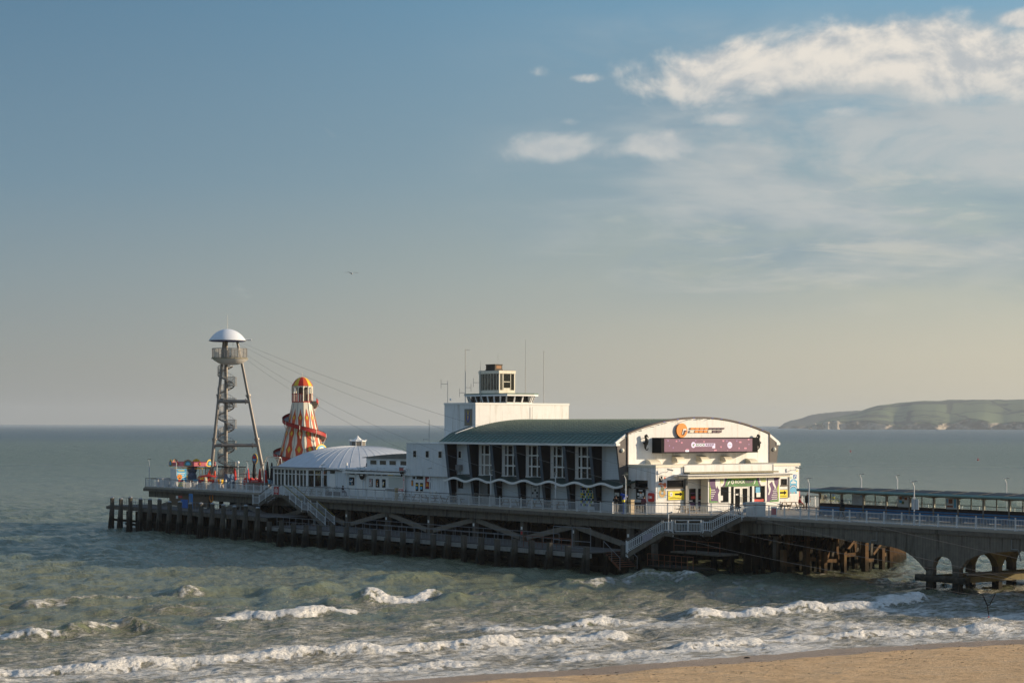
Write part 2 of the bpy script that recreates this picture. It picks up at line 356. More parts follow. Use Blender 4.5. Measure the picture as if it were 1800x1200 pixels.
# ---------------------------------------------------------------- sea, beach, far hills, haze
AN = math.radians(31.0); QB = (math.cos(AN), math.sin(AN)); PB = (math.sin(AN), -math.cos(AN))   # q runs along the shore, p towards it
CREST = {   # line of each wave crest as (q, p): height, front width, back width, foam strength, foam reach behind
'A': ([(20,-108.6),(32.5,-109.1),(36.1,-108.2),(40.1,-108.3),(43.2,-108.1),(46.5,-108.4),(50.3,-108.9),(53.8,-108.3),(56.6,-107.7),(59.2,-108.0),(62.7,-107.8),(67.0,-108.0),(71.3,-107.9),(74.4,-108.1)], .50, .55, 1.7, 1.0, 7.5),
'B': ([(71.3,-99.6),(77.0,-100.3),(82.7,-100.5),(88.9,-99.8),(94.6,-99.4),(99.3,-97.4)], .45, .55, 1.5, 1.0, 7.0),
'B2': ([(61.3,-98.7),(66.7,-99.4),(69.6,-99.1),(73.8,-98.9),(77.2,-97.6),(80.2,-97.4)], .22, .4, 1.0, .95, 4.0),
'C': ([(37.8,-99.8),(44.7,-99.7),(49.3,-100.5),(52.8,-100.3),(56.5,-100.4),(58.8,-100.7)], .22, .4, 1.0, .95, 3.0),
'D': ([(41.3,-126.0),(44.2,-127.4),(46.1,-128.7),(47.3,-127.5),(49.0,-126.0)], .75, .9, 2.4, .55, 5.0),
'E': ([(53.3,-130.7),(56.8,-132.0),(60.4,-131.2),(66.7,-132.1)], .65, .7, 2.2, .9, 5.0),
'F': ([(69.3,-138.3),(70.9,-138.7),(72.5,-137.9),(76.9,-139.3)], .85, .8, 2.2, 1.1, 3.0),
'F2': ([(65.3,-138.3),(68.0,-138.3),(71.0,-138.2)], .75, .9, 2.4, .30, 2.0),
'G': ([(44.6,-147.3),(49.7,-148.2),(54.0,-150.1),(55.6,-149.7),(58.7,-150.7),(62.3,-151.4)], .60, 1.2, 3.0, .50, 6.0),
'G2': ([(59.6,-151.3),(64.0,-152.2),(70.0,-152.2)], .45, 1.2, 3.0, .22, 4.0),
'H': ([(64.9,-149.0),(70.0,-149.8),(76.0,-153.1),(82.5,-155.0),(87.4,-154.8)], .65, 1.6, 3.5, .06, 3.0),
'I': ([(83.6,-115.4),(87.1,-116.2),(89.4,-115.4),(93.3,-115.7),(98.3,-115.8),(103.9,-116.6),(110.1,-118.9)], .62, .65, 2.0, .95, 7.0),
'J': ([(91.6,-143.5),(98.4,-144.9),(102.4,-145.3),(106.6,-142.9)], .85, 1.4, 3.0, .50, 4.0),
'K': ([(74.9,-136.7),(80.8,-138.0),(84.7,-138.9),(89.8,-137.8)], .60, 1.5, 3.5, .14, 9.0),
'L': ([(33.7,-126.5),(37.6,-127.2),(42.5,-126.0)], .50, .7, 2.0, .75, 4.0),
'M': ([(66.1,-115.3),(71.5,-114.6),(77.2,-115.6),(78.8,-114.5)], .40, .6, 1.6, .85, 6.0),
'N': ([(76.1,-107.8),(82.6,-107.6),(88.9,-106.2),(96.2,-105.7),(104.2,-104.0)], .18, .8, 2.0, .35, 6.0),
'O': ([(94.2,-130.8),(102.6,-131.6),(110.9,-131.2)], .35, 1.4, 3.0, .05, 6.0),
'S': ([(38.2,-140.8),(47.6,-141.6),(56.9,-140.2)], .35, 1.4, 3.0, .25, 6.0),
'T': ([(30.2,-160.8),(45.6,-162.6),(60.9,-163.2)], .40, 1.8, 4.0, .05, 6.0),
}
SHORE = [(0,-93.9),(45.9,-93.6),(49.4,-93.9),(54.1,-94.2),(58.4,-93.5),(61.1,-93.1),(65.0,-93.6),(69.4,-93.6),(73.2,-93.6),(80.9,-94.0),(87.6,-93.1),(93.9,-92.5),(98.4,-91.9),(140,-91)]
def sines(x, y, terms):
    r = np.zeros(np.shape(x))
    for a, kx, ky, ph in terms: r += a*np.sin(kx*x+ky*y+ph)
    return r
def rnd_terms(n, lmin, lmax, ang, spread, amp, seed, power=1.0):
    g = np.random.RandomState(seed); o = []
    for i in range(n):
        L = math.exp(g.uniform(math.log(lmin), math.log(lmax))); t = ang+g.normal()*spread; k = 2*PI/L
        o.append((amp*(L/lmax)**power*g.uniform(.6, 1.2), k*math.cos(t), k*math.sin(t), g.uniform(0, 2*PI)))
    return o
def build_sea():
    ys = [84.0]
    while ys[-1] < 430: ys.append(ys[-1]+max(.20, 1.8e-5*ys[-1]**2))
    while ys[-1] < 45000: ys.append(ys[-1]*1.05)
    ys = np.array(ys); nx = 900
    ts = np.linspace(-.335, .335, nx)
    Y, T = np.meshgrid(ys, ts, indexing='ij'); X = T*Y
    q = X*QB[0]+Y*QB[1]; p = X*PB[0]+Y*PB[1]
    shore = np.interp(q.ravel(), [a for a, b in SHORE], [b for a, b in SHORE]).reshape(q.shape)
    dist = shore-p                                   # metres seaward of the waterline
    sh = np.clip(dist/45, 0, 1)
    fade = 1/(1+(Y/260)**2)
    swell = sines(X, Y, rnd_terms(10, 7, 22, math.radians(-59), .22, .055, 3, .8))
    chop = sines(X, Y, rnd_terms(46, .9, 7, math.radians(-55), .75, .050, 5, 1.05))
    fine = sines(X, Y, rnd_terms(30, .45, 1.5, math.radians(-50), 1.0, .010, 8, .9))
    chop2 = np.abs(sines(X, Y, rnd_terms(16, 2.5, 8, math.radians(-62), .6, .035, 15, 1.0)))
    z = swell*np.clip(.25+sh, 0, 1)+(chop-chop2*.8+.03)*(.35+.65*sh)*np.where(Y < 600, 1, fade*3).clip(0, 1)+fine*(Y < 260)
    z *= np.clip((430-Y)/190, 0, 1)
    foam = np.zeros_like(z)
    rag = sines(q, p, rnd_terms(26, .8, 9, .4, 1.5, .22, 21, .5))
    rag2 = sines(q, p, rnd_terms(30, .35, 2.5, .4, 1.5, .16, 22, .3))
    near = (Y < 260)
    for key, (pts, h, wf, wb, fs, reach) in CREST.items():
        qa = np.array([a for a, b in pts]); pa = np.array([b for a, b in pts])
        pc = np.interp(q, qa, pa)+rag*.22
        tl = np.clip((q-qa[0]+1.2)/3.2, 0, 1)*np.clip((qa[-1]+1.2-q)/3.2, 0, 1); tl = tl*tl*(3-2*tl)
        hv = (1+.28*np.sin(q*.55+h*9)+.22*np.sin(q*1.35+wf*7))
        d = p-pc
        prof = np.where(d > 0, np.exp(-(d/wf)**2), np.exp(-(d/wb)**2)*.92+.08*np.exp(-(d/(wb*3))**2))
        z = z+.78*h*tl*hv*prof*near
        fr = np.where(d > 0, np.exp(-(np.abs(d)/(wf*1.5+rag2*.5).clip(.22))**3), np.exp(-(np.abs(d)/(1.0+.5*rag).clip(.3))**1.6))
        tail = np.where(d < 0, np.exp(d/reach), np.exp(-(d/2.2)))*.62
        foam = np.maximum(foam, tl*fs*np.clip(np.maximum(fr*(.98+.36*rag2+.12*rag), tail), 0, 1.05)*near)
        z = z+.07*tl*fs*fr*rag2*near*(fs > .45)
    # broad lace of old foam through the surf
    zone = np.interp(dist.ravel(), [-5, 0, 3, 10, 22, 34, 50, 66, 90], [.60, .58, .55, .53, .46, .36, .24, .11, .02]).reshape(q.shape)
    right = np.clip((q-72)/14, 0, 1)*np.interp(dist.ravel(), [0, 20, 40, 52, 58, 66], [0, 0, .12, .26, .20, 0]).reshape(q.shape)
    lowf = sines(q, p, rnd_terms(14, 6, 30, .3, 1.5, .10, 31, .4))
    foam = np.maximum(foam, zone+lowf*.30*np.clip(zone*4, 0, 1))
    foam = np.maximum(foam, right+lowf*.20*(right > 0.02))
    # thin bright lip along the wet edge of the sand and two old swash lines
    for off, w, s in ((.25, .30, .95), (1.9, .16, .62), (3.1, .12, .5)):
        g = np.sin(q*.31+off*5)*.5+rag*.4
        brk = 1.0 if off < 1 else np.clip(np.sin(q*.17+off*3)*2.2+.4, 0, 1)
        foam = np.maximum(foam, s*brk*np.exp(-((dist-off-g*(off > 1)-.12*rag)/w)**2))
    # far whitecaps
    wc = sines(X, Y, rnd_terms(20, 5, 40, -1.0, 1.2, .3, 41, 0)); 
    foam = foam*near
    z = np.where(dist < 7, z*np.clip(dist/7, .15, 1)+.02, z)
    z = np.where(Y > 3000, 0, z)
    z += .03
    V = np.stack([X, Y, z], -1).reshape(-1, 3).astype(np.float32)
    ny = len(ys); idx = np.arange(ny*nx).reshape(ny, nx)
    quads = np.stack([idx[:-1, :-1], idx[:-1, 1:], idx[1:, 1:], idx[1:, :-1]], -1).reshape(-1, 4)
    me = bpy.data.meshes.new('sea'); me.vertices.add(len(V)); me.vertices.foreach_set('co', V.ravel())
    me.loops.add(quads.size); me.loops.foreach_set('vertex_index', quads.ravel().astype(np.int32))
    me.polygons.add(len(quads)); me.polygons.foreach_set('loop_start', np.arange(0, quads.size, 4, dtype=np.int32)); me.polygons.foreach_set('loop_total', np.full(len(quads), 4, np.int32))
    me.polygons.foreach_set('use_smooth', np.ones(len(quads), bool))
    at = me.attributes.new('foam', 'FLOAT', 'POINT'); at.data.foreach_set('value', foam.ravel().astype(np.float32))
    me.update(); me.validate()
    mt = bpy.data.materials.new('sea_water'); mt.use_nodes = True; t = NT(mt.node_tree); b = t.n['Principled BSDF']
    geo = t.n.new('ShaderNodeNewGeometry'); pos = geo.outputs['Position']
    x, y, zz = t.sep(pos)
    qq = t.m('ADD', t.m('MULTIPLY', x, QB[0]), t.m('MULTIPLY', y, QB[1])); pp = t.m('ADD', t.m('MULTIPLY', x, PB[0]), t.m('MULTIPLY', y, PB[1]))
    dcam = t.vm('LENGTH', pos)                        # open water character changes with distance offshore
    fa = t.n.new('ShaderNodeAttribute'); fa.attribute_name = 'foam'; fo = fa.outputs['Fac']
    v1 = t.com(t.m('MULTIPLY', qq, .50), t.m('MULTIPLY', pp, 1.0), t.m('MULTIPLY', zz, .6))
    wob = t.noise(v1, .7, 4, .6, 0, col=True)
    v2 = t.vm('ADD', v1, t.vm('SCALE', wob)); 
    v2 = t.vm('ADD', v1, t.vm('MULTIPLY', wob, (1.6, 1.6, 0)))
    n1 = t.noise(v2, 1.1, 8, .68, .3); n2 = t.noise(v1, 4.5, 6, .7, .4)
    ce, _ = t.vor(v2, 1.05, 'DISTANCE_TO_EDGE'); ce2, _ = t.vor(t.vm('MULTIPLY', v2, (2.3, 2.9, 1)), 1.0, 'DISTANCE_TO_EDGE')
    lace = t.m('SUBTRACT', 1.0, t.m('MINIMUM', t.m('MULTIPLY', ce, 3.2), 1.0)); lace2 = t.m('SUBTRACT', 1.0, t.m('MINIMUM', t.m('MULTIPLY', ce2, 2.6), 1.0))
    pat = t.m('ADD', t.m('ADD', t.m('MULTIPLY', n1, .62), t.m('MULTIPLY', n2, .30)), t.m('ADD', t.m('MULTIPLY', lace, .13), t.m('MULTIPLY', lace2, .09)))
    thr = t.m('SUBTRACT', .88, t.m('MULTIPLY', fo, .76))
    fm = t.m('MULTIPLY', t.ss(t.m('SUBTRACT', pat, thr), -.05, .17), t.ss(fo, .02, .15))
    # scattered whitecaps further out
    vw = t.com(t.m('MULTIPLY', qq, .16), t.m('MULTIPLY', pp, .22), 0.0); nw = t.noise(vw, 1.0, 7, .72, .2)
    wc = t.m('MULTIPLY', t.ss(nw, .745, .78), t.ss(dcam, 180, 320, 0, .7))
    fm = t.m('MAXIMUM', fm, wc)
    # water body colour: green silty shallows, bluer and darker offshore
    patch = t.noise(t.com(t.m('MULTIPLY', qq, .010), t.m('MULTIPLY', pp, .018), 0.0), 1.0, 4, .6)
    deep = t.ramp(t.m('DIVIDE', dcam, 3000), [(0, (.180, .165, .090)), (.045, (.170, .168, .095)), (.075, (.150, .168, .105)), (.14, (.145, .180, .125)), (.5, (.130, .172, .128)), (.60, (.085, .120, .115)), (.72, (.045, .085, .110)), (1, (.042, .080, .105))])
    streak = t.noise(t.com(t.m('MULTIPLY', qq, .13), t.m('MULTIPLY', pp, .045), 0.0), 1.0, 6, .7, .3)
    deep = t.mix(t.m('MULTIPLY', t.ss(streak, .45, .62), t.ss(dcam, 180, 320, 0, .35)), deep, (.060, .085, .068))  # dark dashes: shading of wave faces put into the water colour
    silt = t.ss(t.m('MULTIPLY', pp, -1.0), 118, 95)
    wcol = t.mix(t.m('MULTIPLY', silt, .55), deep, (.26, .215, .15))
    wcol = t.mix(t.ss(patch, .42, .64, 0, .35), wcol, (.12, .165, .125))
    wcol = t.mix(t.ss(zz, .30, .80, 0, .7), wcol, (.20, .215, .105))  # crests greener and lighter: light through the wave painted into the colour
    fcol = t.mix(t.ss(n2, .3, .7), (.62, .61, .58), (.86, .84, .80))
    col = t.mix(t.m('MULTIPLY', fm, t.ss(fo, .45, .75, .70, 1.0)), wcol, fcol)
    t.put(b.inputs['Base Color'], col)
    t.put(b.inputs['Roughness'], t.m('ADD', t.ss(dcam, 100, 900, .13, .30), t.m('MULTIPLY', fm, .6)))
    b.inputs['IOR'].default_value = 1.33; b.inputs['Specular IOR Level'].default_value = .5; b.inputs['Specular Tint'].default_value = (1, .94, .84, 1)
    # ripples
    r1 = t.noise(t.com(t.m('MULTIPLY', qq, .55), t.m('MULTIPLY', pp, 1.0), 0.0), 1.7, 6, .65, .3)
    r2 = t.noise(t.com(t.m('MULTIPLY', qq, .30), t.m('MULTIPLY', pp, .16), 0.0), 1.0, 6, .68, .2)
    r3 = t.noise(t.com(t.m('MULTIPLY', qq, .09), t.m('MULTIPLY', pp, .025), 0.0), 1.0, 5, .6, .1)
    r0 = t.noise(t.com(t.m('MULTIPLY', qq, .8), pp, 0.0), 4.5, 4, .65, .2)
    hgt = t.m('ADD', t.m('ADD', t.m('MULTIPLY', r1, .24), t.m('MULTIPLY', r0, .05)), t.m('ADD', t.m('MULTIPLY', t.m('MULTIPLY', r2, t.ss(dcam, 120, 350)), 3.2), t.m('MULTIPLY', t.m('MULTIPLY', r3, t.ss(dcam, 400, 1300)), 9.0)))
    hgt = t.m('ADD', hgt, t.m('MULTIPLY', t.m('MULTIPLY', pat, fm), .45))
    bn = t.n.new('ShaderNodeBump'); bn.inputs['Strength'].default_value = 1.0; bn.inputs['Distance'].default_value = 1.0
    t.l.new(hgt, bn.inputs['Height']); t.l.new(bn.outputs[0], b.inputs['Normal'])
    me.materials.append(mt)
    o = bpy.data.objects.new('sea', me); link(o); o['kind'] = 'structure'; o['label'] = 'green grey sea with surf rolling towards the beach'
    # the rest of the open sea round the pier
    mb = MB(); n = 64; 
    mb.add([(60000*math.cos(2*PI*i/n), 60000*math.sin(2*PI*i/n), -1.4) for i in range(n)], [tuple(range(n))])
    o2 = bpy.data.objects.new('sea', mesh_of(mb, 'sea_floor', mt)); link(o2); o2['kind'] = 'structure'
build_sea()

def build_sand():
    q = np.linspace(-40, 150, 500); pv = np.concatenate([np.linspace(-104, -78, 160), np.linspace(-77, 40, 60)])
    P_, Q_ = np.meshgrid(pv, q, indexing='ij')
    shore = np.interp(Q_.ravel(), [a for a, b in SHORE], [b for a, b in SHORE]).reshape(Q_.shape)
    d = P_-shore
    z = np.where(d < 0, d*.045, d*.06)+.13
    z = np.minimum(z, 3.2)+(sines(Q_, P_, rnd_terms(20, .8, 6, .2, 1.4, .012, 51, .6))*np.clip(d, 0, 1))
    X = Q_*QB[0]+P_*PB[0]; Y = Q_*QB[1]+P_*PB[1]
    V = np.stack([X, Y, z], -1).reshape(-1, 3); ny, nx = P_.shape; idx = np.arange(ny*nx).reshape(ny, nx)
    qd = np.stack([idx[:-1, :-1], idx[1:, :-1], idx[1:, 1:], idx[:-1, 1:]], -1).reshape(-1, 4)
    me = bpy.data.meshes.new('sand'); me.from_pydata(V.tolist(), [], qd.tolist())
    at = me.attributes.new('wet', 'FLOAT', 'POINT'); at.data.foreach_set('value', np.clip(1-d/2.6, 0, 1).ravel().astype(np.float32))
    me.polygons.foreach_set('use_smooth', [True]*len(me.polygons))
    mt = bpy.data.materials.new('sand'); mt.use_nodes = True; t = NT(mt.node_tree); b = t.n['Principled BSDF']
    geo = t.n.new('ShaderNodeNewGeometry'); pos = geo.outputs['Position']; x, y, zz = t.sep(pos)
    qq = t.m('ADD', t.m('MULTIPLY', x, QB[0]), t.m('MULTIPLY', y, QB[1])); pp = t.m('ADD', t.m('MULTIPLY', x, PB[0]), t.m('MULTIPLY', y, PB[1]))
    a = t.n.new('ShaderNodeAttribute'); a.attribute_name = 'wet'
    n1 = t.noise(pos, .6, 5, .6); n2 = t.noise(t.com(t.m('MULTIPLY', qq, 1.2), t.m('MULTIPLY', pp, 3.0), 0.0), 1.0, 7, .75); n3 = t.noise(pos, 7, 4, .7)
    wetk = t.ss(t.m('ADD', a.outputs['Fac'], t.m('MULTIPLY', t.m('SUBTRACT', n1, .5), .9)), .02, .35)
    dry = t.mix(t.ss(n1, .35, .65), (.66, .43, .225), (.77, .525, .29))
    speck = t.m('MULTIPLY', t.ss(n3, .60, .72), t.ss(n2, .52, .66))
    dry = t.mix(t.m('MULTIPLY', speck, .85), dry, (.16, .10, .06))
    dry = t.mix(t.m('MULTIPLY', t.ss(n2, .50, .62), .55), dry, (.24, .16, .10))
    c = t.mix(t.m('MULTIPLY', wetk, .75), dry, (.30, .205, .135)); t.put(b.inputs['Base Color'], c)
    t.put(b.inputs['Roughness'], t.ss(wetk, 0, 1, .9, .32)); b.inputs['Specular IOR Level'].default_value = .35
    bn = t.n.new('ShaderNodeBump'); bn.inputs['Strength'].default_value = .8; bn.inputs['Distance'].default_value = .22
    t.l.new(t.m('ADD', t.noise(pos, 3.0, 6, .7), t.m('MULTIPLY', n2, .8)), bn.inputs['Height']); t.l.new(bn.outputs[0], b.inputs['Normal'])
    me.materials.append(mt)
    o = bpy.data.objects.new('beach_sand', me); link(o); o['kind'] = 'structure'; o['label'] = 'strip of wet and dry golden sand at the waterline'
    # bits of weed and shell lying on the sand
    g = np.random.RandomState(5); mb = MB()
    for i in range(420):
        qq_ = g.uniform(50, 104); pp_ = -93.0+abs(g.normal())*4.5+ (1.0 if g.rand() < .5 else 0)
        s = np.interp(qq_, [a for a, b in SHORE], [b for a, b in SHORE]); dd = pp_-s
        if dd < .25: continue
        xx = qq_*QB[0]+pp_*PB[0]; yy = qq_*QB[1]+pp_*PB[1]; r = g.uniform(.02, .075)
        k = 5; base = len(mb.v); ang = g.uniform(0, 6)
        ring = [(xx+r*g.uniform(.6, 1.5)*math.cos(ang+2*PI*j/k)*1.5, yy+r*g.uniform(.5, 1)*math.sin(ang+2*PI*j/k), dd*.06+.12) for j in range(k)]
        mb.add(ring+[(xx, yy, dd*.06+.13+r*.3)], [(j, (j+1) % k, k) for j in range(k)])
    o = bpy.data.objects.new('seaweed_scraps', mesh_of(mb, 'seaweed_scraps', M('dry_seaweed', (.12, .08, .05), .9, var=.3))); link(o)
    tag(o, 'dark scraps of seaweed and stones strewn over the sand', 'seaweed', kind='stuff')
build_sand()

def hill_mesh(name, prof, Y0, depth, slope_front, label, mat, seed, zscale=1.0, xstep=18):
    """headland: prof gives skyline (x, z); the land rises from a cliff foot at Y0 back to its skyline"""
    g = np.random.RandomState(seed)
    xs = np.arange(prof[0][0], prof[-1][0], xstep); sk = np.interp(xs, [a for a, b in prof], [b for a, b in prof])
    sk = sk+sines(xs, xs*0, rnd_terms(14, 30, 260, 0, .01, .9, seed+3, .8))
    n = 60; fr = np.linspace(0, 1, n)
    cl = slope_front(xs)                       # cliff height at each x
    cl = np.minimum(cl, sk*.75)
    coastw = sines(xs, xs*0, rnd_terms(16, 40, 700, 0, .01, 34, seed, .8))
    rows = []
    for k, f in enumerate(fr):
        if k == 0: z = xs*0-1; y = Y0+coastw
        elif k < 4: z = cl*(k/3.0); y = Y0+coastw+cl*.12*k+sines(xs, xs*0+k, rnd_terms(14, 20, 120, 0, .3, 8, seed+k, .3))
        else:
            h = (f-fr[3])/(1-fr[3]); z = cl+(sk-cl)*np.sin(h*PI/2)**1.15; y = Y0+coastw+depth*(h)+12
        rows.append(np.stack([xs*(y/Y0), y, z*(1+(y/Y0-1)*1.0)], -1))
    rows.append(np.stack([xs*((Y0+depth*1.6)/Y0), xs*0+Y0+depth*1.6, xs*0-5], -1))
    V = np.concatenate(rows); ny = n+1; nx = len(xs); idx = np.arange(ny*nx).reshape(ny, nx)
    qd = np.stack([idx[:-1, :-1], idx[:-1, 1:], idx[1:, 1:], idx[1:, :-1]], -1).reshape(-1, 4)
    me = bpy.data.meshes.new(name); me.from_pydata(V.tolist(), [], qd.tolist()); me.materials.append(mat)
    me.polygons.foreach_set('use_smooth', [True]*len(me.polygons))
    o = bpy.data.objects.new(name, me); link(o); o['kind'] = 'structure'; o['label'] = label
    return xs, sk, cl
def hill_material(name, chalk, woods):
    mt = bpy.data.materials.new(name); mt.use_nodes = True; t = NT(mt.node_tree); b = t.n['Principled BSDF']
    geo = t.n.new('ShaderNodeNewGeometry'); pos = geo.outputs['Position']; x, y, z = t.sep(pos); nz = t.sep(geo.outputs['Normal'])[2]
    fx = t.com(t.m('MULTIPLY', x, .0022), t.m('MULTIPLY', y, .0014), 0.0)
    d, cc = t.vor(t.vm('ADD', fx, t.vm('MULTIPLY', t.noise(fx, 2, 2, .5, 0, True), (.25, .25, 0))), 1.6, 'F1'); fr, fg, fb = t.sep(cc)
    e, _ = t.vor(t.vm('ADD', fx, t.vm('MULTIPLY', t.noise(fx, 2, 2, .5, 0, True), (.25, .25, 0))), 1.6, 'DISTANCE_TO_EDGE')
    grass = t.ramp(fr, [(0, (.15, .185, .10)), (.35, (.165, .205, .11)), (.6, (.185, .225, .12)), (1, (.21, .225, .14))], 'CONSTANT')  # muted greens: part of the distance haze is mixed into the field colours
    hedge = t.ss(e, .030, .012)
    g2 = t.mix(t.m('MULTIPLY', hedge, .85), grass, (.05, .06, .045))
    nw = t.noise(t.com(t.m('MULTIPLY', x, .0018), t.m('MULTIPLY', y, .004), t.m('MULTIPLY', z, .02)), 1.0, 7, .65)
    g2 = t.mix(t.ss(nw, .50 if woods else .36, .56 if woods else .40), g2, (.055, .068, .052))
    st = t.noise(t.com(t.m('MULTIPLY', x, .018), t.m('MULTIPLY', y, .004), t.m('MULTIPLY', z, .03)), 1.0, 6, .65)
    cliff = t.mix(t.ss(st, .44, .60), (.17, .15, .12), (.48, .42, .34) if chalk else (.09, .08, .06))
    k = t.m('MULTIPLY', t.ss(nz, .75, .35), 1.0)
    t.put(b.inputs['Base Color'], t.mix(k, g2, cliff)); b.inputs['Roughness'].default_value = .95; b.inputs['Specular IOR Level'].default_value = .1
    return mt
near_prof = [(1190,5),(1205,14),(1234,30),(1269,40),(1303,49),(1349,58),(1394,66),(1413,79),(1463,93),(1554,106),(1646,113),(1783,118),(1920,119),(2057,119),(2286,112),(2600,104),(3000,90),(3600,70)]
far_prof = [(1400,2),(1425,14),(1434,26),(1470,41),(1515,50),(1560,65),(1620,78),(1710,87),(1800,93),(1860,93),(1980,87),(2200,80),(2600,70)]
hill_mesh('headland', near_prof, 8000, 900, lambda x: 30+8*np.sin(x*.011)+6*np.sin(x*.031+1), 'chalk headland with green fields across the bay', hill_material('chalk_headland', True, True), 61)
hill_mesh('far_headland', far_prof, 10500, 900, lambda x: 14+x*0, 'wooded blue grey headland behind the chalk one', hill_material('far_headland', False, False), 62)
def build_stacks():
    for i, (x, w, h, lab) in enumerate([(1212, 16, 24, 'slim white sea stack off the headland, furthest from the cliffs'), (1262, 28, 30, 'broad chalk sea stack next to the slim one'), (1300, 22, 33, 'flat topped chalk sea stack closest to the headland')]):
        mb = MB(); g = random.Random(i)
        prof = [(w*.62, -2), (w*.55, h*.25), (w*.5, h*.6), (w*.56, h*.85), (w*.35, h)]
        mb.lathe((0, 0, 0), prof, 9, cap=True)
        mb.v = [(a*(1+.2*math.sin(c*.4+i)), b, c+g.uniform(-1, 1)) for a, b, c in mb.v]
        o = bpy.data.objects.new('sea_stack', mesh_of(mb, 'sea_stack', M('chalk_stack', (.46, .40, .31), .95, var=.2, scale=.05))); link(o)
        o.location = (x*7950/8000, 7930, 0); tag(o, lab, 'sea stack', 'chalk stacks off the headland')
build_stacks()
def build_haze():
    mb = MB(); mb.box(-16000, 16000, -600, 13500, -3, 135)
    mt = bpy.data.materials.new('haze'); mt.use_nodes = True; n = mt.node_tree.nodes; n.clear()
    o = n.new('ShaderNodeOutputMaterial'); v = n.new('ShaderNodeVolumePrincipled'); mt.node_tree.links.new(v.outputs[0], o.inputs['Volume'])
    v.inputs['Color'].default_value = (.74, .81, .90, 1); v.inputs['Density'].default_value = 5.2e-5; v.inputs['Anisotropy'].default_value = .1
    ob = bpy.data.objects.new('haze', mesh_of(mb, 'haze', mt)); link(ob); ob['kind'] = 'stuff'; ob['label'] = 'thin evening sea haze'
    try: mt.cycles.homogeneous_volume = True
    except Exception: pass
build_haze()
# ---------------------------------------------------------------- the pier: head, neck, landing stages
DT = DK
def edge_len(a, b): return math.hypot(b[0]-a[0], b[1]-a[1])
HEAD = [(-103.2, 0), (-.3, 0), (8.4, 6.3), (8.4, 21.7), (-.3, 28), (-103.2, 28)]
def build_head():
    t = thing('pier', 'broad concrete pier head carrying the pavilion and rides above the sea', 'pier', (-50, 14, 0))
    s = MB(); s.pz(HEAD, DT-.22, DT); part('deck', s, m_deckp, t)
    # edge slab: projecting lip and the board marked beam below it, on the sides that show
    def offs(d): return [(-103.2+d, d), (-.3-d*.3, d), (8.4-d, 6.3+d*.35), (8.4-d, 21.7-d*.35), (-.3-d*.3, 28-d), (-103.2+d, 28-d)]
    lip = MB(); fascia = MB()
    def ring(mb, d0, d1, z0, z1):
        a = offs(d0); b = offs(d1); n = len(a)
        for i in range(n):
            j = (i+1) % n
            mb.hexa([(*a[i], z0), (*a[j], z0), (*b[j], z0), (*b[i], z0), (*a[i], z1), (*a[j], z1), (*b[j], z1), (*b[i], z1)])
    ring(lip, -.12, .6, DT-.60, DT-.222); part('edge_slab', lip, m_conc, t)
    ring(fascia, .45, .80, DT-1.42, DT-.602); part('edge_beam', fascia, m_board, t)
    # columns on an 8.6 m grid with V braces in the front plane
    cu = [-.4-8.55*k for k in range(12)]
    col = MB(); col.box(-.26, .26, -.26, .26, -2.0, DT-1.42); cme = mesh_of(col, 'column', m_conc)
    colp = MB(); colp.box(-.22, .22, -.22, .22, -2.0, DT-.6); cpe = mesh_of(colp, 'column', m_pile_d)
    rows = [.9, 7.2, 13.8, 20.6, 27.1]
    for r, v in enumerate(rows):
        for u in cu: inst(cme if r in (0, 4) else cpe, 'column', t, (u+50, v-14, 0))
    for u in (4.6, ):
        for v in (7.2, 13.8, 20.6): inst(cpe, 'column', t, (u+50, v-14, 0))
    for k, u in enumerate(cu):
        if k % 2 == 1 and u > -95:
            for sg in (-1, 1):
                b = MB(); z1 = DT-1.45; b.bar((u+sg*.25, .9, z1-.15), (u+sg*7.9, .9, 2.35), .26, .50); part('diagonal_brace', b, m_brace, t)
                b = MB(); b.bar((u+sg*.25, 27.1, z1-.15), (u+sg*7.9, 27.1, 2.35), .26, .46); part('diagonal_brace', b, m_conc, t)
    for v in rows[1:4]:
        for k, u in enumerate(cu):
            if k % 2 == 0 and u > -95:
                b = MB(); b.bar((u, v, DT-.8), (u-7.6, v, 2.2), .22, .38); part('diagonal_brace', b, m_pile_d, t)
    for k, u in enumerate(cu[:10]):            # cross frames, seen from the shore end
        for a, b2 in zip(rows, rows[1:]):
            b = MB(); b.bar((u, a+.3, DT-.9), (u, (a+b2)/2, 2.5), .3, .4); b.bar((u, b2-.3, DT-.9), (u, (a+b2)/2, 2.5), .3, .4)
            part('cross_brace', b, m_conc, t)
        b = MB(); b.box(u-.22, u+.22, .8, 27.2, DT-1.0, DT-.6); part('cross_beam', b, m_conc, t)
    for v in rows:
        b = MB(); b.box(-102, 4 if 6 < v < 22 else -1.2, v-.2, v+.2, DT-1.05, DT-.6) if v not in (.9, 27.1) else None
        if b.v: part('long_beam', b, m_conc, t)
    # small white number plates on the front columns
    for u in cu[:8]:
        b = MB(); b.box(u-.13, u+.13, .61, .638, DT-2.25, DT-1.95); part('number_plate', b, m_wood_w, t)
    b = MB(); b.box(cu[2]-.13, cu[2]+.13, .61, .638, DT-2.75, DT-2.42); part('notice_plate', b, m_red, t)
build_head()

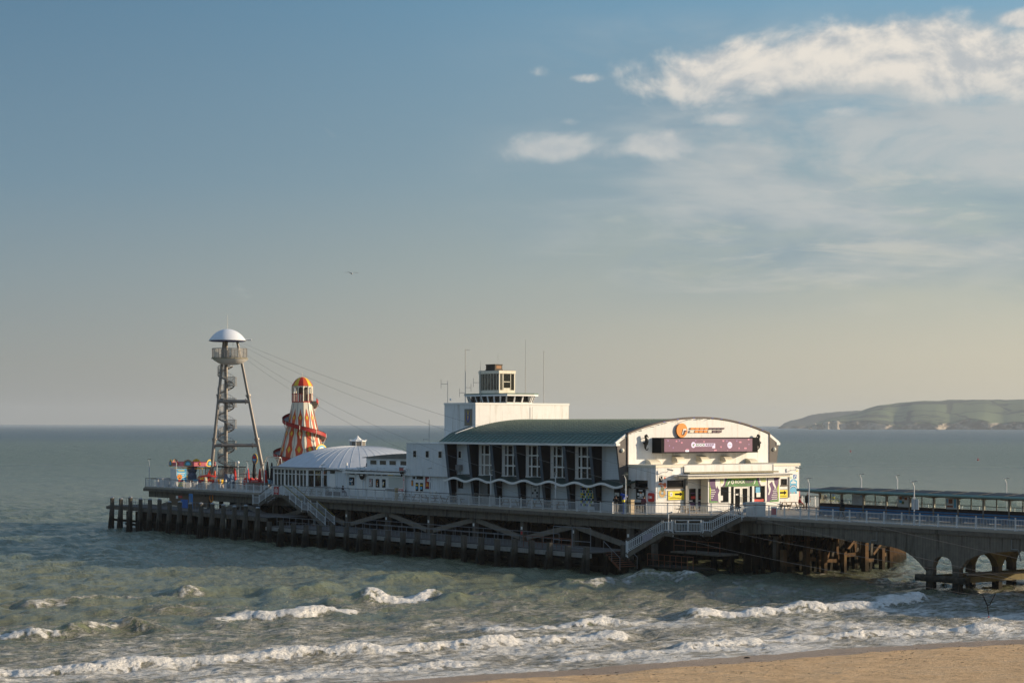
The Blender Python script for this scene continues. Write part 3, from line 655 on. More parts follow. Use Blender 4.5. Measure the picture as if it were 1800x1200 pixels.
def pile_me(name, top, r, lean=0.0, cap=None, n=8, mat=None):
    b = MB(); b.tube((0, lean*-3.2-lean*0, -2.4), (0, 0, top*.75), r, n, r*.98); b.tube((0, 0, top*.75), (0, 0, top), r*.98, n, r*.95)
    if cap: b.m = 1; b.lathe((0, 0, top+.003), [(r*1.08, 0), (r*1.08, .06), (r*.6, .15), (0, .18)], n)
    return mesh_of(b, name, [mat or m_pile, m_grey], smooth=False)
def square_pile(top, w, lean, mat):
    b = MB(); h = w/2
    p = [(-h, -h), (h, -h), (h, h), (-h, h)]
    b.hexa([(x, y-lean, -2.6) for x, y in p]+[(x, y, top) for x, y in p])
    return mesh_of(b, 'pile', mat)
def build_landing(side):
    near = side < 0
    v0, v1 = (-6.8, -.2) if near else (28.2, 35.0)
    out = v0 if near else v1                         # outer face
    lab = 'low landing stage of concrete piles along the near side of the pier head' if near else 'rusty timber landing stage along the far side of the pier head'
    t = thing('landing_stage', lab, 'landing stage', (-48, out, 0), group='landing stages beside the pier head')
    def P(u, v, z): return (u+48, v-out, z)
    hi, lo = 3.05, 2.05
    ustep = -58.0
    sg = -1 if near else 1
    # decks as planks laid across
    b = MB(); u = -101.0
    for k in range(int((101+2.4)/.42)):
        ua = -101+.42*k; z = hi if ua < ustep else lo
        b.box(ua, ua+.37, v0+.45, v1-.1, z-.09, z)
    part('deck_plank', b, m_pile_d if not near else M('grey_decking', (.075, .07, .064), .85, var=.25, scale=3, bump=.3), t, stuff=True)
    b = MB(); b.box(-101.2, ustep, out-sg*.2, out-sg*.5, hi-.50, hi-.10); part('edge_beam', b, m_conc, t)
    b = MB(); b.box(ustep+.01, 2.6, out-sg*.2, out-sg*.5, lo-.50, lo-.10); part('edge_beam', b, m_conc_l, t)
    for vv in (v0+2.2, v0+4.4, v1-.4):
        b = MB(); b.box(-101, ustep, vv-.15, vv+.15, hi-.5, hi-.1); b.box(ustep+.01, 2.4, vv-.15, vv+.15, lo-.5, lo-.1); part('deck_joist', b, m_dark, t)
    g = random.Random(3)
    n = 37; k = 0
    hp = [square_pile(4.15+g.uniform(-.08, .1), .40, .55*-sg if False else .0, m_pile) for _ in range(3)]
    lp = [square_pile(2.72+g.uniform(-.1, .12), .44, 0, m_pile) for _ in range(4)]
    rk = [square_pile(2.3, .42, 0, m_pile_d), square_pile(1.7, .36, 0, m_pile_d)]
    for i in range(n):
        u = -99.0+2.82*i+g.uniform(-.12, .12)
        high = u < ustep
        me = g.choice(hp if high else lp)
        o = inst(me, 'pile', t, P(u, out, 0), g.uniform(-.1, .1)); o.scale = (1, 1, g.uniform(.97, 1.04))
        if high:
            c = MB(); zt = 4.17*o.scale[2]; c.lathe((u, out, zt), [(.27, -.05), (.27, .04), (.15, .13), (0, .16)], 8); part('pile_cap', c, M('pale_pile_cap', (.30, .31, .32), .7, var=.1), t)
            # raking fender pile in front
            f = MB(); f.bar((u-.55, out+sg*.35, -2.2), (u-.10, out+sg*.02, 2.95), .36, .36, up=(0, 1, 0)); part('raking_pile', f, m_pile, t)
        elif i % 2 == 0:
            f = MB(); f.bar((u-.45, out+sg*.45, -2.2), (u-.06, out+sg*.15, 1.9), .34, .34, up=(0, 1, 0)); part('raking_pile', f, m_pile, t)
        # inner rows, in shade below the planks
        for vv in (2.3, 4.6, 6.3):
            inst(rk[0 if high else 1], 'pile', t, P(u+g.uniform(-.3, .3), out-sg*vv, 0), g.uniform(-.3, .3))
        # cross cap
    # walings between the piles just above the water
    g2 = random.Random(77)
    if near:
        for vv in (11.5, 16.2, 21.5):  # rows of boards added under the middle of the head to darken it
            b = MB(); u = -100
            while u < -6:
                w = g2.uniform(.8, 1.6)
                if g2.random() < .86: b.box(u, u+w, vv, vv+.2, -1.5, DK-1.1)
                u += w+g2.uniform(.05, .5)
            part('added_shade_board', b, m_pile_d, t, stuff=True)
    for za, zb, vv in ((1.05, 1.33, 0), (.35, .62, 2.4)):
        b = MB(); b.box(-100.5, 2.4, out-sg*(.25+vv), out-sg*(.50+vv), za, zb); part('waling', b, m_pile_d, t)
    # made-up curtain of timbers added behind the outer piles to keep light out below
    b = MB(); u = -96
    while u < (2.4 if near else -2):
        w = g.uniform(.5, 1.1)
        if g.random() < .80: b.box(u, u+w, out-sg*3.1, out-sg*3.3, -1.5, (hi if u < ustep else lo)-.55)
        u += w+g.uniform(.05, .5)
    part('fender_and_shade_timber', b, m_pile_d, t, stuff=True)
    # pipe handrail
    def rail(u0, u1, vv, z, mat, step=1.45, mid=True):
        b = MB(); n = max(1, round((u1-u0)/step))
        for i in range(n+1):
            uu = u0+(u1-u0)*i/n; b.tube((uu, vv, z), (uu, vv, z+1.1), .028, 5)
            if i < n and mid: b.tube((uu+.5*(u1-u0)/n, vv, z+.1), (uu+.5*(u1-u0)/n, vv, z+.55), .018, 5)
        b.tube((u0, vv, z+1.1), (u1, vv, z+1.1), .03, 5); b.tube((u0, vv, z+.58), (u1, vv, z+.58), .022, 5)
        part('pipe_rail', b, mat, t)
    gr = M('faded_pipe_rail', (.17, .18, .19), .6, var=.15, streak=.3, scol=(.12, .07, .04))
    if near:
        rail(-98, -90, out+1.0, hi, gr); rail(-78.5, -61, out+1.0, hi, gr)
        rail(-56.5, -9, out+.9, lo, gr); rail(-45, -9, v1-.9, lo, gr, 2.6, False); rail(-8.5, -1, out+.9, lo, m_rust)
        # mesh gates near the shore end
        b = MB()
        for a, c in ((-7.2, -4.3), (-4.2, -1.4)):
            for p, q in (((a, lo), (a, lo+2.0)), ((c, lo), (c, lo+2.0)), ((a, lo+2.0), (c, lo+2.0)), ((a, lo+.7), (c, lo+.7)), ((a, lo+.05), (c, lo+.05))):
                b.tube((p[0], -3.2, p[1]), (q[0], -3.2, q[1]), .035, 5)
        part('mesh_gate', b, gr, t)
        # plywood hoarding under the head
        for k in range(9):
            ua = -96.3+k*1.24; b = MB(); b.box(ua, ua+1.22, .32, .36, hi, hi+1.45); part('hoarding_panel', b, M('brown_plywood_hoarding', (.15, .105, .065), .8, var=.15, scale=2), t)
        b = MB(); b.box(-94.3, -93.7, .28, .30, hi+.95, hi+1.35, 0); b.box(-93.65, -92.5, .28, .30, hi+1.1, hi+1.38, 1); part('warning_notice', b, [m_wood_w, m_red], t)
    return t
build_landing(-1); build_landing(1)

def build_shore_end():
    """open piled frame under the shore end of the head, lit from the right"""
    t = thing('shore_end_frame', 'weathered timber pile frame with cross braces under the shore end of the pier head', 'pile frame', (6, 14, 0))
    ROW = [(13.9, 7.4), (14.7, 9.6), (14.3, 12.3), (14.1, 15.1), (14.3, 17.8), (13.7, 20.8), (12.2, 23.6), (10.1, 26.4), (8.8, 28.2)]
    g = random.Random(11); sq = [square_pile(h, w, 0, m) for h, w, m in ((3.3, .42, m_pile_d), (2.7, .46, m_pile), (3.9, .38, m_pile_d))]
    tim = M('brown_pile_timber', (.105, .064, .034), .9, spec=.15, wet=.9, var=.3, scale=2, streak=.5, scol=(.05, .035, .02), bump=.6, blot=.4, bcol=(.12, .12, .03))  # browner and lighter than the piles further in
    sq2 = [square_pile(h, w, 0, tim) for h, w in ((2.4, .46), (2.9, .50), (2.1, .42))]
    for (u, v) in [(3.2, -2.9), (4.0, .2), (5.0, 3.0), (7.0, 7.3), (7.6, 10.4)]: inst(g.choice(sq), 'pile', t, (u-6, v-14, 0), g.uniform(-.2, .2))
    for (u, v) in ROW: inst(g.choice(sq2), 'pile', t, (u-6, v-14, 0), g.uniform(-.2, .2))
    for k, (v, u) in enumerate([(29.0, 8.3), (29.7, 7.9), (30.4, 7.4), (31.2, 6.8), (32.0, 6.1)]):
        b = MB(); b.bar((u+.1*k, v, -1.5), (u-.3, v+.1, 4.3), .42, .42); part('fender_and_shade_timber', b, tim, t)
    for u in (2.0, -1.5, -5, -9, -13, -18):
        for v in (4, 10.5, 17, 24): inst(g.choice(sq), 'pile', t, (u-6+g.uniform(-.8, .8), v-14+g.uniform(-.8, .8), 0), g.uniform(0, 1))
    for (ua, va), (ub, vb) in zip(ROW, ROW[1:]):
        for k in range(6):
            f = g.random(); u, v = ua+(ub-ua)*f-g.uniform(1.2, 5), va+(vb-va)*f; h = g.uniform(1.5, 4.4); b = MB(); b.bar((u, v, -1.5), (u+g.uniform(-.5, .5), v+g.uniform(-.5, .5), h), .3, g.uniform(.2, .45)); part('old_pile', b, g.choice([m_pile_d, m_pile_d, tim, m_pile]), t)
        f = g.random(); b = MB(); u, v = ua-g.uniform(1, 3), va; b.bar((u, v, g.uniform(1, 2)), (u-1, v+2.9, g.uniform(2.6, 4.4)), .25, .3); part('cross_brace', b, g.choice([tim, m_pile_d]), t)
    b = MB(); v = 7.2
    while v < 27.5:
        w = g.uniform(.3, .9); b.box(8.7, 8.95, v, v+w, -1.2, g.uniform(1.8, 4.2)); v += w+g.uniform(.0, .35)
    part('added_shade_board', b, m_pile_d, t, stuff=True)  # invented boards behind the piles, added to shut out the bright sea
    # cap beams and half round steel arch ribs
    for k, ((ua, va), (ub, vb)) in enumerate(zip(ROW, ROW[1:])):
        z = (1.0, 1.45, 1.25, 1.6)[k % 4]; b = MB(); b.bar((ua-.35, va+.3, z), (ub-.35, vb-.35-(.6 if k % 3 == 1 else 0), z+.1-.12*(k % 3)), .3, .34); part('cap_beam', b, tim, t)
    for v0, v1, z0, z1, u in [(10, 14, 4.6, 2.4, 7.5), (17.5, 14, 4.7, 2.5, 7.2), (17.8, 21.2, 4.7, 2.5, 7.0), (24.6, 21.5, 4.6, 2.5, 6.9), (3.5, 7, 4.4, 2.2, 4.5)]:
        b = MB(); b.bar((u, v0, z0), (u, v1, z1), .3, .42, up=(1, 0, 0)); part('cross_brace', b, tim if v0 > 9 else m_pile_d, t)
    for vc in (15.9, 22.8):
        b = MB(); n = 9
        pts = [(8.2, vc+1.5*math.cos(PI*i/n), 2.3+2.1*math.sin(PI*i/n)) for i in range(n+1)]
        for p, q in zip(pts, pts[1:]): b.bar(p, q, .5, .22, up=(0, 0, 1))
        part('arch_rib', b, M('mossy_arch_rib', (.15, .145, .055), .8, var=.3, scale=2), t)
    b = MB()
    for z, u in ((2.75, 9.6), ):
        b.tube((u, 11.5, z), (u-1.2, 28, z+.45), .06, 6); b.tube((u-2, 10.5, z+.2), (u-3, 27, z+.2), .05, 6)
    part('iron_pipe', b, m_rust, t)
    for k in range(7):
        b = MB(); z = 2.3+k*.33; b.box(7.2, 7.35, 25.2, 28.1, z, z+.26); part('rusty_sheet', b, m_rust, t)
    b = MB()
    for k in range(2): b.bar((8.0, 24.2+k*.5, 2.4), (8.0, 25.4+k*.5, 4.8), .16, .16)
    part('rusty_strut', b, m_rust, t)
    for k in range(5):
        b = MB(); b.box(3.2, 3.5, 3+k*4.6, 6.9+k*4.6, .9, 1.25); part('waling', b, m_pile_d, t)
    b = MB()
    for k in range(26):       # invented back wall of boards, added to keep the inside dark
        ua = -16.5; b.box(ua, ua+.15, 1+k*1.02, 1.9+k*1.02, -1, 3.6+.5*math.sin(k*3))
    part('added_shade_board', b, m_pile_d, t, stuff=True)
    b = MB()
    for k in range(26): b.box(-8.6, -8.45, 1.3+k*1.0, 2.0+k*1.0, -1, 3.9-.7*abs(math.sin(k*2.1)))  # another added row of boards that keeps the inside dark
    part('added_shade_board', b, m_pile_d, t, stuff=True)
    # low water gangway with rusty stanchions and steps
    b = MB(); b.box(4.2, 11.0, -1.2, 1.6, .62, .78); b.box(4.2, 10.9, 2.0, 4.5, 1.85, 2.0); part('gangway_deck', b, m_conc, t)
    b = MB()
    for k in range(9): b.tube((4.5+k*.8, -1.1, .78), (4.5+k*.8, -1.1, 1.9), .035, 5)
    b.tube((4.5, -1.1, 1.9), (10.9, -1.1, 1.9), .03, 5); b.tube((4.5, -1.1, 1.35), (10.9, -1.1, 1.35), .025, 5)
    for k in range(5): b.tube((4.6+k*1.6, 2.1, 2.0), (4.6+k*1.6, 2.1, 3.1), .03, 5)
    b.tube((4.6, 2.1, 3.1), (11, 2.1, 3.1), .03, 5); b.tube((4.6, 2.1, 2.6), (11, 2.1, 2.6), .025, 5)
    part('stanchion_rail', b, m_rust, t)
    b = MB()
    for k in range(8): b.box(2.0+k*.28, 2.3+k*.28, -4.2, -2.3, 2.0-k*.18, 2.05-k*.18)
    b.bar((1.9, -4.25, 1.95), (4.3, -4.25, .5), .06, .2); part('step', b, m_rust, t, stuff=True)
    b = MB()
    for q in (-4.3, -2.2):
        b.tube((1.9, q, 2.0), (1.9, q, 3.05), .03, 5); b.tube((4.3, q, .5), (4.3, q, 1.6), .03, 5); b.tube((1.9, q, 3.05), (4.3, q, 1.6), .03, 5); b.tube((3.1, q, 1.2), (3.1, q, 2.3), .03, 5)
    part('step_rail', b, gr_rail(), t)
def gr_rail(): return M('faded_pipe_rail', (.17, .18, .19), .6, var=.15)
build_shore_end()

def build_neck():
    t = thing('pier', 'arched concrete pier neck running from the head towards the shore', 'pier', (30, 14, 0))
    v0, v1 = 6.3, 21.7; UE = 64.0
    b = MB(); b.box(8.41, UE, v0+.01, v1-.01, DT-.22, DT); part('deck', b, m_deckp, t)
    b = MB(); b.box(8.5, UE, v0-.12, v0+.55, DT-.60, DT-.222); part('edge_slab', b, m_conc, t)
    b = MB(); b.box(8.5, UE, v1-.55, v1+.12, DT-.60, DT-.222); part('edge_slab', b, m_conc, t)
    # spandrel wall: big arch, narrow arch between paired columns, next big arch
    cols = [(32.15, 32.9), (35.05, 35.8)]
    def arch(x0, x1, zs, h, n=22, p=2.6):
        o = []
        for i in range(n+1):
            s = -1+2*i/n; o.append((x0+(x1-x0)*i/n, zs+h*max(0, 1-abs(s)**p)**(1/p)))
        return o
    def spandrel(mb, vA, vB):
        top = DT-.602
        pts = [(9.2, top)]
        pts += [(9.2, 2.9)]
        big = [(9.2+ (32.1-9.2)*k/30, 0) for k in range(31)]
        o = []
        for k, (x, _) in enumerate(big):
            s = (x-9.2)/(32.1-9.2)
            z = 3.95-.30*(max(0, .33-s)/.33)**2-(max(0, s-.33)/.67)**2.2*.95
            if s > .82: z -= ((s-.82)/.18)**2.6*1.35
            o.append((x, z))
        pts += o
        pts += [(32.15, 1.65), (32.9, 1.65)]
        pts += arch(32.9, 35.05, 1.85, 1.05)
        pts += [(35.05, 1.65), (35.8, 1.65)]
        n = 24
        for k in range(n+1):
            s = k/n; x = 35.8+19*s; z = 1.9+1.55*min(1, (s/.14))**.5 if s < .14 else 3.45+.45*math.sin((s-.14)/.72*PI) if s < .86 else 1.9+1.55*min(1, (1-s)/.14)**.5
            pts.append((x, z))
        pts += [(54.8, 1.65), (55.65, 1.65), (57.6, 1.9), (57.65, 1.65), (58.5, 1.65), (58.6, 3.5), (UE, 3.8), (UE, top)]
        mb.pv(pts, vA, vB)
    b = MB(); spandrel(b, v0, v0+.45); part('spandrel_wall', b, m_board, t)
    b = MB(); spandrel(b, v1-.45, v1); part('spandrel_wall', b, m_board, t)
    # transverse vaults between the column rows, mossy on the lit side
    moss = M('mossy_damp_concrete', (.155, .130, .060), .85, var=.25, scale=1.5, streak=.5, scol=(.10, .06, .02), bump=.5, blot=.5, bcol=(.11, .14, .02))
    vcol = [6.3, 11.3, 16.7, 20.9]
    for uc0, uc1 in cols+[(54.8, 55.65), (57.65, 58.5)]:
        for v in vcol:
            b = MB(); w = .5; b.box(uc0, uc1, v+.02 if v > 7 else v, v+w, 1.30, 2.0); b.box(uc0, uc1, v+.02 if v > 7 else v, v+w, -2.5, .72); part('column', b, [m_conc], t)
        for a, c in zip(vcol, vcol[1:]):
            b = MB(); pts = [(a+.5, 3.9), (a+.5, 1.65)]; 
            x0, x1 = a+.5, c; 
            pts = [(x0-.3, 4.5), (x0-.3, 1.98), (x0, 1.98)]+[(x0+(x1-x0)*i/14, 1.98+1.35*math.sin(PI*i/14)**.6) for i in range(1, 14)]+[(x1, 1.98), (x1+.3, 1.98), (x1+.3, 4.5)]
            b.pu(pts, uc0+.02, uc1-.02); part('cross_arch', b, moss, t)
    for za, zb in ((.74, 1.28),):
        for v in (6.2, 20.8):
            b = MB(); b.box(31.0, 36.5, v, v+.7, za, zb); part('tie_beam', b, m_conc if v < 7 else moss, t)
        for uc0, uc1 in cols:
            b = MB(); b.box(uc0+.05, uc1-.05, 6.9, 20.8, za+.02, zb-.02); part('tie_beam', b, moss, t)
    b = MB(); b.tube((36.4, 6.6, 1.55), (38.6, 21, 1.55), .10, 8); part('service_pipe', b, m_steel, t)
    # conduit stepping down the wall, and joints
    for u in (26.6, 41.3):
        b = MB(); s = 1 if u > 30 else -1
        for p, q in (((u, DT-.7), (u, DT-1.5)), ((u, DT-1.5), (u+.7*s, DT-1.5)), ((u+.7*s, DT-1.5), (u+.95*s, DT-2.4))): b.tube((p[0], v0-.03, p[1]), (q[0], v0-.03, q[1]), .05, 5)
        part('conduit', b, m_conc_l, t)
    # slab beams under the deck
    for u in range(12, 62, 4):
        b = MB(); b.box(u-.2, u+.2, v0+.5, v1-.5, DT-.9, DT-.24); part('cross_beam', b, m_conc, t)
build_neck()

# ---------------------------------------------------------------- railings
def railing(name, label, pts, post_step, posts_lab=None, style='bars', group='white railings round the pier', z=DK, baluster=True, hand=True, h=1.08):
    """pts: polyline of (u,v,z) at deck height"""
    t = thing(name, label, 'railing', pts[0], group=group); o = pts[0]
    pm = MB(); pm.box(-.045, .045, -.045, .045, 0, h); pm.box(-.07, .07, -.09, .16, 0, .03); pme = mesh_of(pm, 'post', m_rail)
    bars = MB(); rails = MB(); hr = MB()
    for a, b in zip(pts, pts[1:]):
        L = math.dist(a, b); n = max(1, round(L/post_step)); a = Vector(a); b = Vector(b); d = (b-a)/n
        rz = math.atan2(b.y-a.y, b.x-a.x)
        for i in range(n+1 if b == Vector(pts[-1]) else n): 
            p = a+d*i; inst(pme, 'post', t, (p.x-o[0], p.y-o[1], p.z-o[2]), rz)
        for zz, w in ((h-.18, .045), (.10, .045)): rails.bar(a+Vector((0, 0, zz)), b+Vector((0, 0, zz)), .04, w)
        hr.bar(a+Vector((0, 0, h+.035)), b+Vector((0, 0, h+.035)), .12, .065)
        if baluster:
            nb = max(2, round(d.length/.155))
            for i in range(n):
                for k in range(1, nb):
                    p = a+d*(i+k/nb); bars.box(p.x-.011, p.x+.011, p.y-.011, p.y+.011, p.z+.12, p.z+h-.20)
    part('rail', rails, m_rail, t)
    if hand: part('handrail', hr, m_timber, t)
    if baluster: part('baluster', bars, m_rail, t, stuff=True)
    return t
Z = DK
railing('railing', 'long white balustrade on the near edge of the pier head, seaward of the steps', [(-103.0, .12, Z), (-65.3, .12, Z)], 1.86)
railing('railing', 'long white balustrade with brown handrail in front of the pavilion and the cafe', [(-61.3, .12, Z), (-.3, .12, Z)], 1.87)
railing('railing', 'white balustrade with brown handrail slanting in front of the entrance block corner', [(-.3, .12, Z), (8.2, 6.35, Z)], 2.0)
railing('railing', 'white balustrade with brown handrail along the near edge of the pier neck', [(10.9, 6.45, Z), (64, 6.45, Z)], 2.07)
railing('railing', 'white balustrade behind the shelter along the far edge of the pier neck', [(8.6, 21.55, Z), (64, 21.55, Z)], 2.07)
railing('railing', 'white balustrade across the seaward end of the pier head', [(-103.0, .12, Z), (-103.0, 27.9, Z)], 1.9)
railing('railing', 'white balustrade along the far edge of the pier head right of the entrance block', [(-103.0, 27.85, Z), (-.4, 27.85, Z), (8.3, 21.6, Z)], 1.9)
# ---------------------------------------------------------------- pavilion
VE, VW, VR = 2.2, 3.6, 22.75            # eave line, near wall, far wall
U0, U1 = -4.0, -33.85                   # shoreward gable, seaward end
FINS = [-33.85, -29.60, -25.35, -21.10, -16.85, -12.75, -8.50, -4.24]
def arc_z(v, c=13.2, zp=14.64, ze=13.02, half=9.6): return zp-(zp-ze)*((v-c)/half)**2
m_roofedge = M('brown_gable_trim', (.075, .055, .05), .6, var=.1)
m_lap = M('white_shiplap_boards', (.60, .64, .67), .55, var=.04, ribs=((0, 0, 1), 6.0, .35), streak=.2, scol=(.3, .3, .27))
def gable_outline(z0, n=28, lower=0.0):
    pts = [(VW, z0), (VW, arc_z(VW)-lower)]
    pts += [(VW+(VR-VW)*i/n, arc_z(VW+(VR-VW)*i/n)-lower) for i in range(1, n)]
    return pts+[(VR, arc_z(VR)-lower), (VR, z0)]
def build_pavilion():
    t = thing('pavilion', 'long white pavilion with curved green roof, dark fins and tall windows', 'building', (-19, 13, DK))
    # gable wall
    b = MB(); b.pu(gable_outline(DK), U0-.3, U0); part('gable_wall', b, m_white, t)
    b = MB(); n = 28
    pr = [(VW-.06+(VR-VW+.12)*i/n, arc_z(VW+(VR-VW)*i/n)) for i in range(n+1)]
    for p, q in zip(pr, pr[1:]): b.hexa([(U0-.34, p[0], p[1]), (U0+.10, p[0], p[1]), (U0+.10, q[0], q[1]), (U0-.34, q[0], q[1]), (U0-.34, p[0], p[1]+.16), (U0+.10, p[0], p[1]+.16), (U0+.10, q[0], q[1]+.16), (U0-.34, q[0], q[1]+.16)])
    b.box(U0-.34, U0+.08, VW-.13, VW, DK, 13.05); b.box(U0-.34, U0+.08, VR, VR+.13, DK, 13.05)
    part('gable_trim', b, m_roofedge, t)
    b = MB()
    for k in (5, 7, 9.4, 12.2, 13.6, 16.4, 18.2, 20.0): b.box(U0+.101, U0+.12, 3.6+k*.9, 3.6+k*.9+.28, arc_z(3.6+k*.9)+.04, arc_z(3.6+k*.9)+.11)
    part('light_strip', b, m_royal, t)
    # near and far long walls
    b = MB(); b.box(U1, U0-.3, VW, VW+.25, DK, 12.1); part('near_wall', b, m_white2, t)
    b = MB(); b.box(U1, U0-.3, VR-.25, VR, DK, 13.0); part('far_wall', b, m_white, t)
    b = MB(); b.pu(gable_outline(DK), U1, U1+.2); part('end_wall', b, m_white, t)
    # roof shell with flared eaves
    n = 30; prof = [(VE-.10, 12.02), (VE+.7, 12.50), (VW, 12.93)]+[(VW+(VR-VW)*i/n, arc_z(VW+(VR-VW)*i/n)-.10) for i in range(1, n)]+[(VR, 12.93), (VR+.7, 12.50), (VR+1.5, 12.02)]
    b = MB()
    for p, q in zip(prof, prof[1:]): b.hexa([(U1-.9, p[0], p[1]-.12), (U0-.345, p[0], p[1]-.12), (U0-.345, q[0], q[1]-.12), (U1-.9, q[0], q[1]-.12), (U1-.9, p[0], p[1]), (U0-.345, p[0], p[1]), (U0-.345, q[0], q[1]), (U1-.9, q[0], q[1])])
    roof = part('roof', b, m_copper, t)
    b = MB(); L = (U0-.4)-(U1-.9); k = int(L/.80)
    m_seam = M('copper_roof_seam', (.080, .130, .108), .6, var=.2)
    for i in range(k+1):
        u = U1-.88+i*L/k
        for p, q in zip(prof[:-3], prof[1:-2]):
            if p[0] > 15: break
            b.hexa([(u-.05, p[0], p[1]+.002), (u+.05, p[0], p[1]+.002), (u+.05, q[0], q[1]+.002), (u-.05, q[0], q[1]+.002), (u-.05, p[0], p[1]+.06), (u+.05, p[0], p[1]+.06), (u+.05, q[0], q[1]+.06), (u-.05, q[0], q[1]+.06)])
    part('roof_seam', b, m_seam, roof, stuff=True)
    b = MB(); g = random.Random(6)
    for p, q in zip(prof[1:19], prof[2:20]):
        for f in (0, .5):
            v, z = p[0]+(q[0]-p[0])*f, p[1]+(q[1]-p[1])*f; sl = (q[1]-p[1])/(q[0]-p[0]); u = U1-.85
            while u < U0-.6:
                w = g.uniform(.7, 1.7); dv = g.uniform(-.05, .05)
                b.hexa([(u, v+dv, z+dv*sl+.001), (u+w*.96, v+dv, z+dv*sl+.001), (u+w*.96, v+dv+.07, z+(dv+.07)*sl+.001), (u, v+dv+.07, z+(dv+.07)*sl+.001), (u, v+dv, z+dv*sl+.035), (u+w*.96, v+dv, z+dv*sl+.035), (u+w*.96, v+dv+.07, z+(dv+.07)*sl+.035), (u, v+dv+.07, z+(dv+.07)*sl+.035)]); u += w
    part('roof_lap', b, m_seam, roof, stuff=True)
    b = MB(); b.box(U1-.93, U0-.34, VE-.13, VE+.02, 11.86, 12.06); part('eave_fascia', b, m_wood_w, t)
    b = MB(); b.box(U1-.9, U0-.4, VE+.03, VW-.003, 11.84, 11.88); part('soffit', b, m_white2, t)
    b = MB(); b.box(U1-.93, U0-.34, VR+1.42, VR+1.56, 11.86, 12.06); part('eave_fascia', b, m_wood_w, t)
    # gable wings with white sloping barge, and their round lamps
    for s, vw, ve in ((-1, VW-.13, VE), (1, VR+.13, VR+1.45)):
        b = MB(); lo = vw+s*.42
        b.pu([(vw, DK), (vw, 12.80), (ve, 12.0), (lo, 5.9), (lo, DK)], FINS[-1], FINS[-1]+.22); part('wing_fin', b, m_wing, t)
        b = MB(); b.bar((FINS[-1]+.1, vw, 12.93), (FINS[-1]+.1, ve+s*.05, 12.10), .34, .16, up=(1, 0, 0)); b.cb(FINS[-1]+.1, ve-s*.1, 12.02, .4, .5, .26); part('barge_board', b, m_wood_w, t)
        b = MB(); c = (FINS[-1]+.2, (vw+ve)/2-s*.02, 11.45)
        b.lathe((0, 0, 0), [(0, .22), (.12, .20), (.20, .12), (.21, 0), (0, 0)], 14); b.xf(lambda p: Vector((c[0]+p.z+.03, c[1]+p.x, c[2]+p.y))); part('bulkhead_lamp', b, M('cream_lamp_glass', (.72, .70, .6), .3, var=0), t, smooth=True)
    # slanting fins along the side: lean outwards to the eave
    for k, u in enumerate(FINS[:-1]):
        b = MB(); b.pv([], 0, 0) if False else None
        a, c = u, u+.50
        b.hexa([(a, VE+.85, DK), (c, VE+.85, DK), (c, VW, DK), (a, VW, DK), (a, VE+.02, 11.84), (c, VE+.02, 11.84), (c, VW, 11.84), (a, VW, 11.84)])
        part('fin', b, m_navy, t)
        b = MB(); b.hexa([(a-.003, VE+.82, DK), (c-.05, VE+.82, DK), (c-.05, VE+.848, DK), (a-.003, VE+.848, DK), (a-.003, VE-.01, 11.83), (c-.05, VE-.01, 11.83), (c-.05, VE+.018, 11.83), (a-.003, VE+.018, 11.83)])
        part('fin_edge', b, M('slate_blue_fin_edge', (.060, .080, .105), .5, var=.1), t)
    # windows, five tall glazed bays (2..6), white panels in 1 and 7
    for k in range(7):
        ua, ub = FINS[k]+.50, FINS[k+1]
        if 1 <= k <= 5:
            w = MB(); zf = [8.53, 9.60, 10.74, 11.84]
            w.box(ua, ub, VW-.16, VW-.02, 8.42, 8.56); w.box(ua, ub, VW-.16, VW-.02, 11.72, 11.84)
            xs = [ua+.42, ua+.92, ua+1.95, ua+2.9]
            w.box(ua, ua+.40, VW-.12, VW-.02, 8.56, 11.72)
            for x, ww in zip(xs, (.10, .20, .13, .12)): w.box(x, x+ww, VW-.15, VW-.02, 8.56, 11.72)
            for z in zf[1:3]: w.box(ua+.42, ub-.02, VW-.155, VW-.02, z-.07, z+.07)
            f = part('window', w, m_wood_w, t)
            cells = [(xs[0]+.10, xs[1]), (xs[1]+.20, xs[2]), (xs[2]+.13, xs[3]), (xs[3]+.12, ub-.02)]
            for (x0, x1) in cells[:3]:
                for z0, z1 in zip([8.56, zf[1]+.07, zf[2]+.07], [zf[1]-.07, zf[2]-.07, 11.72]):
                    g = MB(); g.box(x0, x1, VW-.06, VW-.04, z0, z1)
                    pale = (k == 1 and z1 < 11)
                    part('pane', g, m_blind if pale else m_dglass, f)
        else:
            b = MB(); b.box(ua, ub, VW-.05, VW-.004, 8.42, 11.84); part('wall_panel', b, m_lap, t)
        b = MB(); b.box(ua, ub, VW-.08, VW-.052 if False else VW-.004, DK, 8.2); part('ground_panel', b, m_lap, t)
    f = MB(); f.box(-33.05, -32.35, VW-.12, VW-.06, 10.2, 11.15); f = part('window', f, m_wood_w, t)
    g = MB(); g.box(-32.93, -32.47, VW-.14, VW-.121, 10.32, 11.03); part('pane', g, m_dglass, f)
    f = MB(); f.box(-33.0, -32.1, VW-.13, VW-.085, 6.95, 7.85); f = part('window', f, m_navy, t)
    g = MB(); g.box(-32.88, -32.22, VW-.15, VW-.131, 7.05, 7.75); part('pane', g, m_dglass, f)
    # wavy porch roof along the side
    b = MB(); e = MB(); n = 140; ua, ub = -33.5, -2.75; ph = (FINS[1]-FINS[0])
    def wz(u): return 8.00+.17*math.cos(2*PI*(u-(FINS[0]+.25+ph/2))/ph)
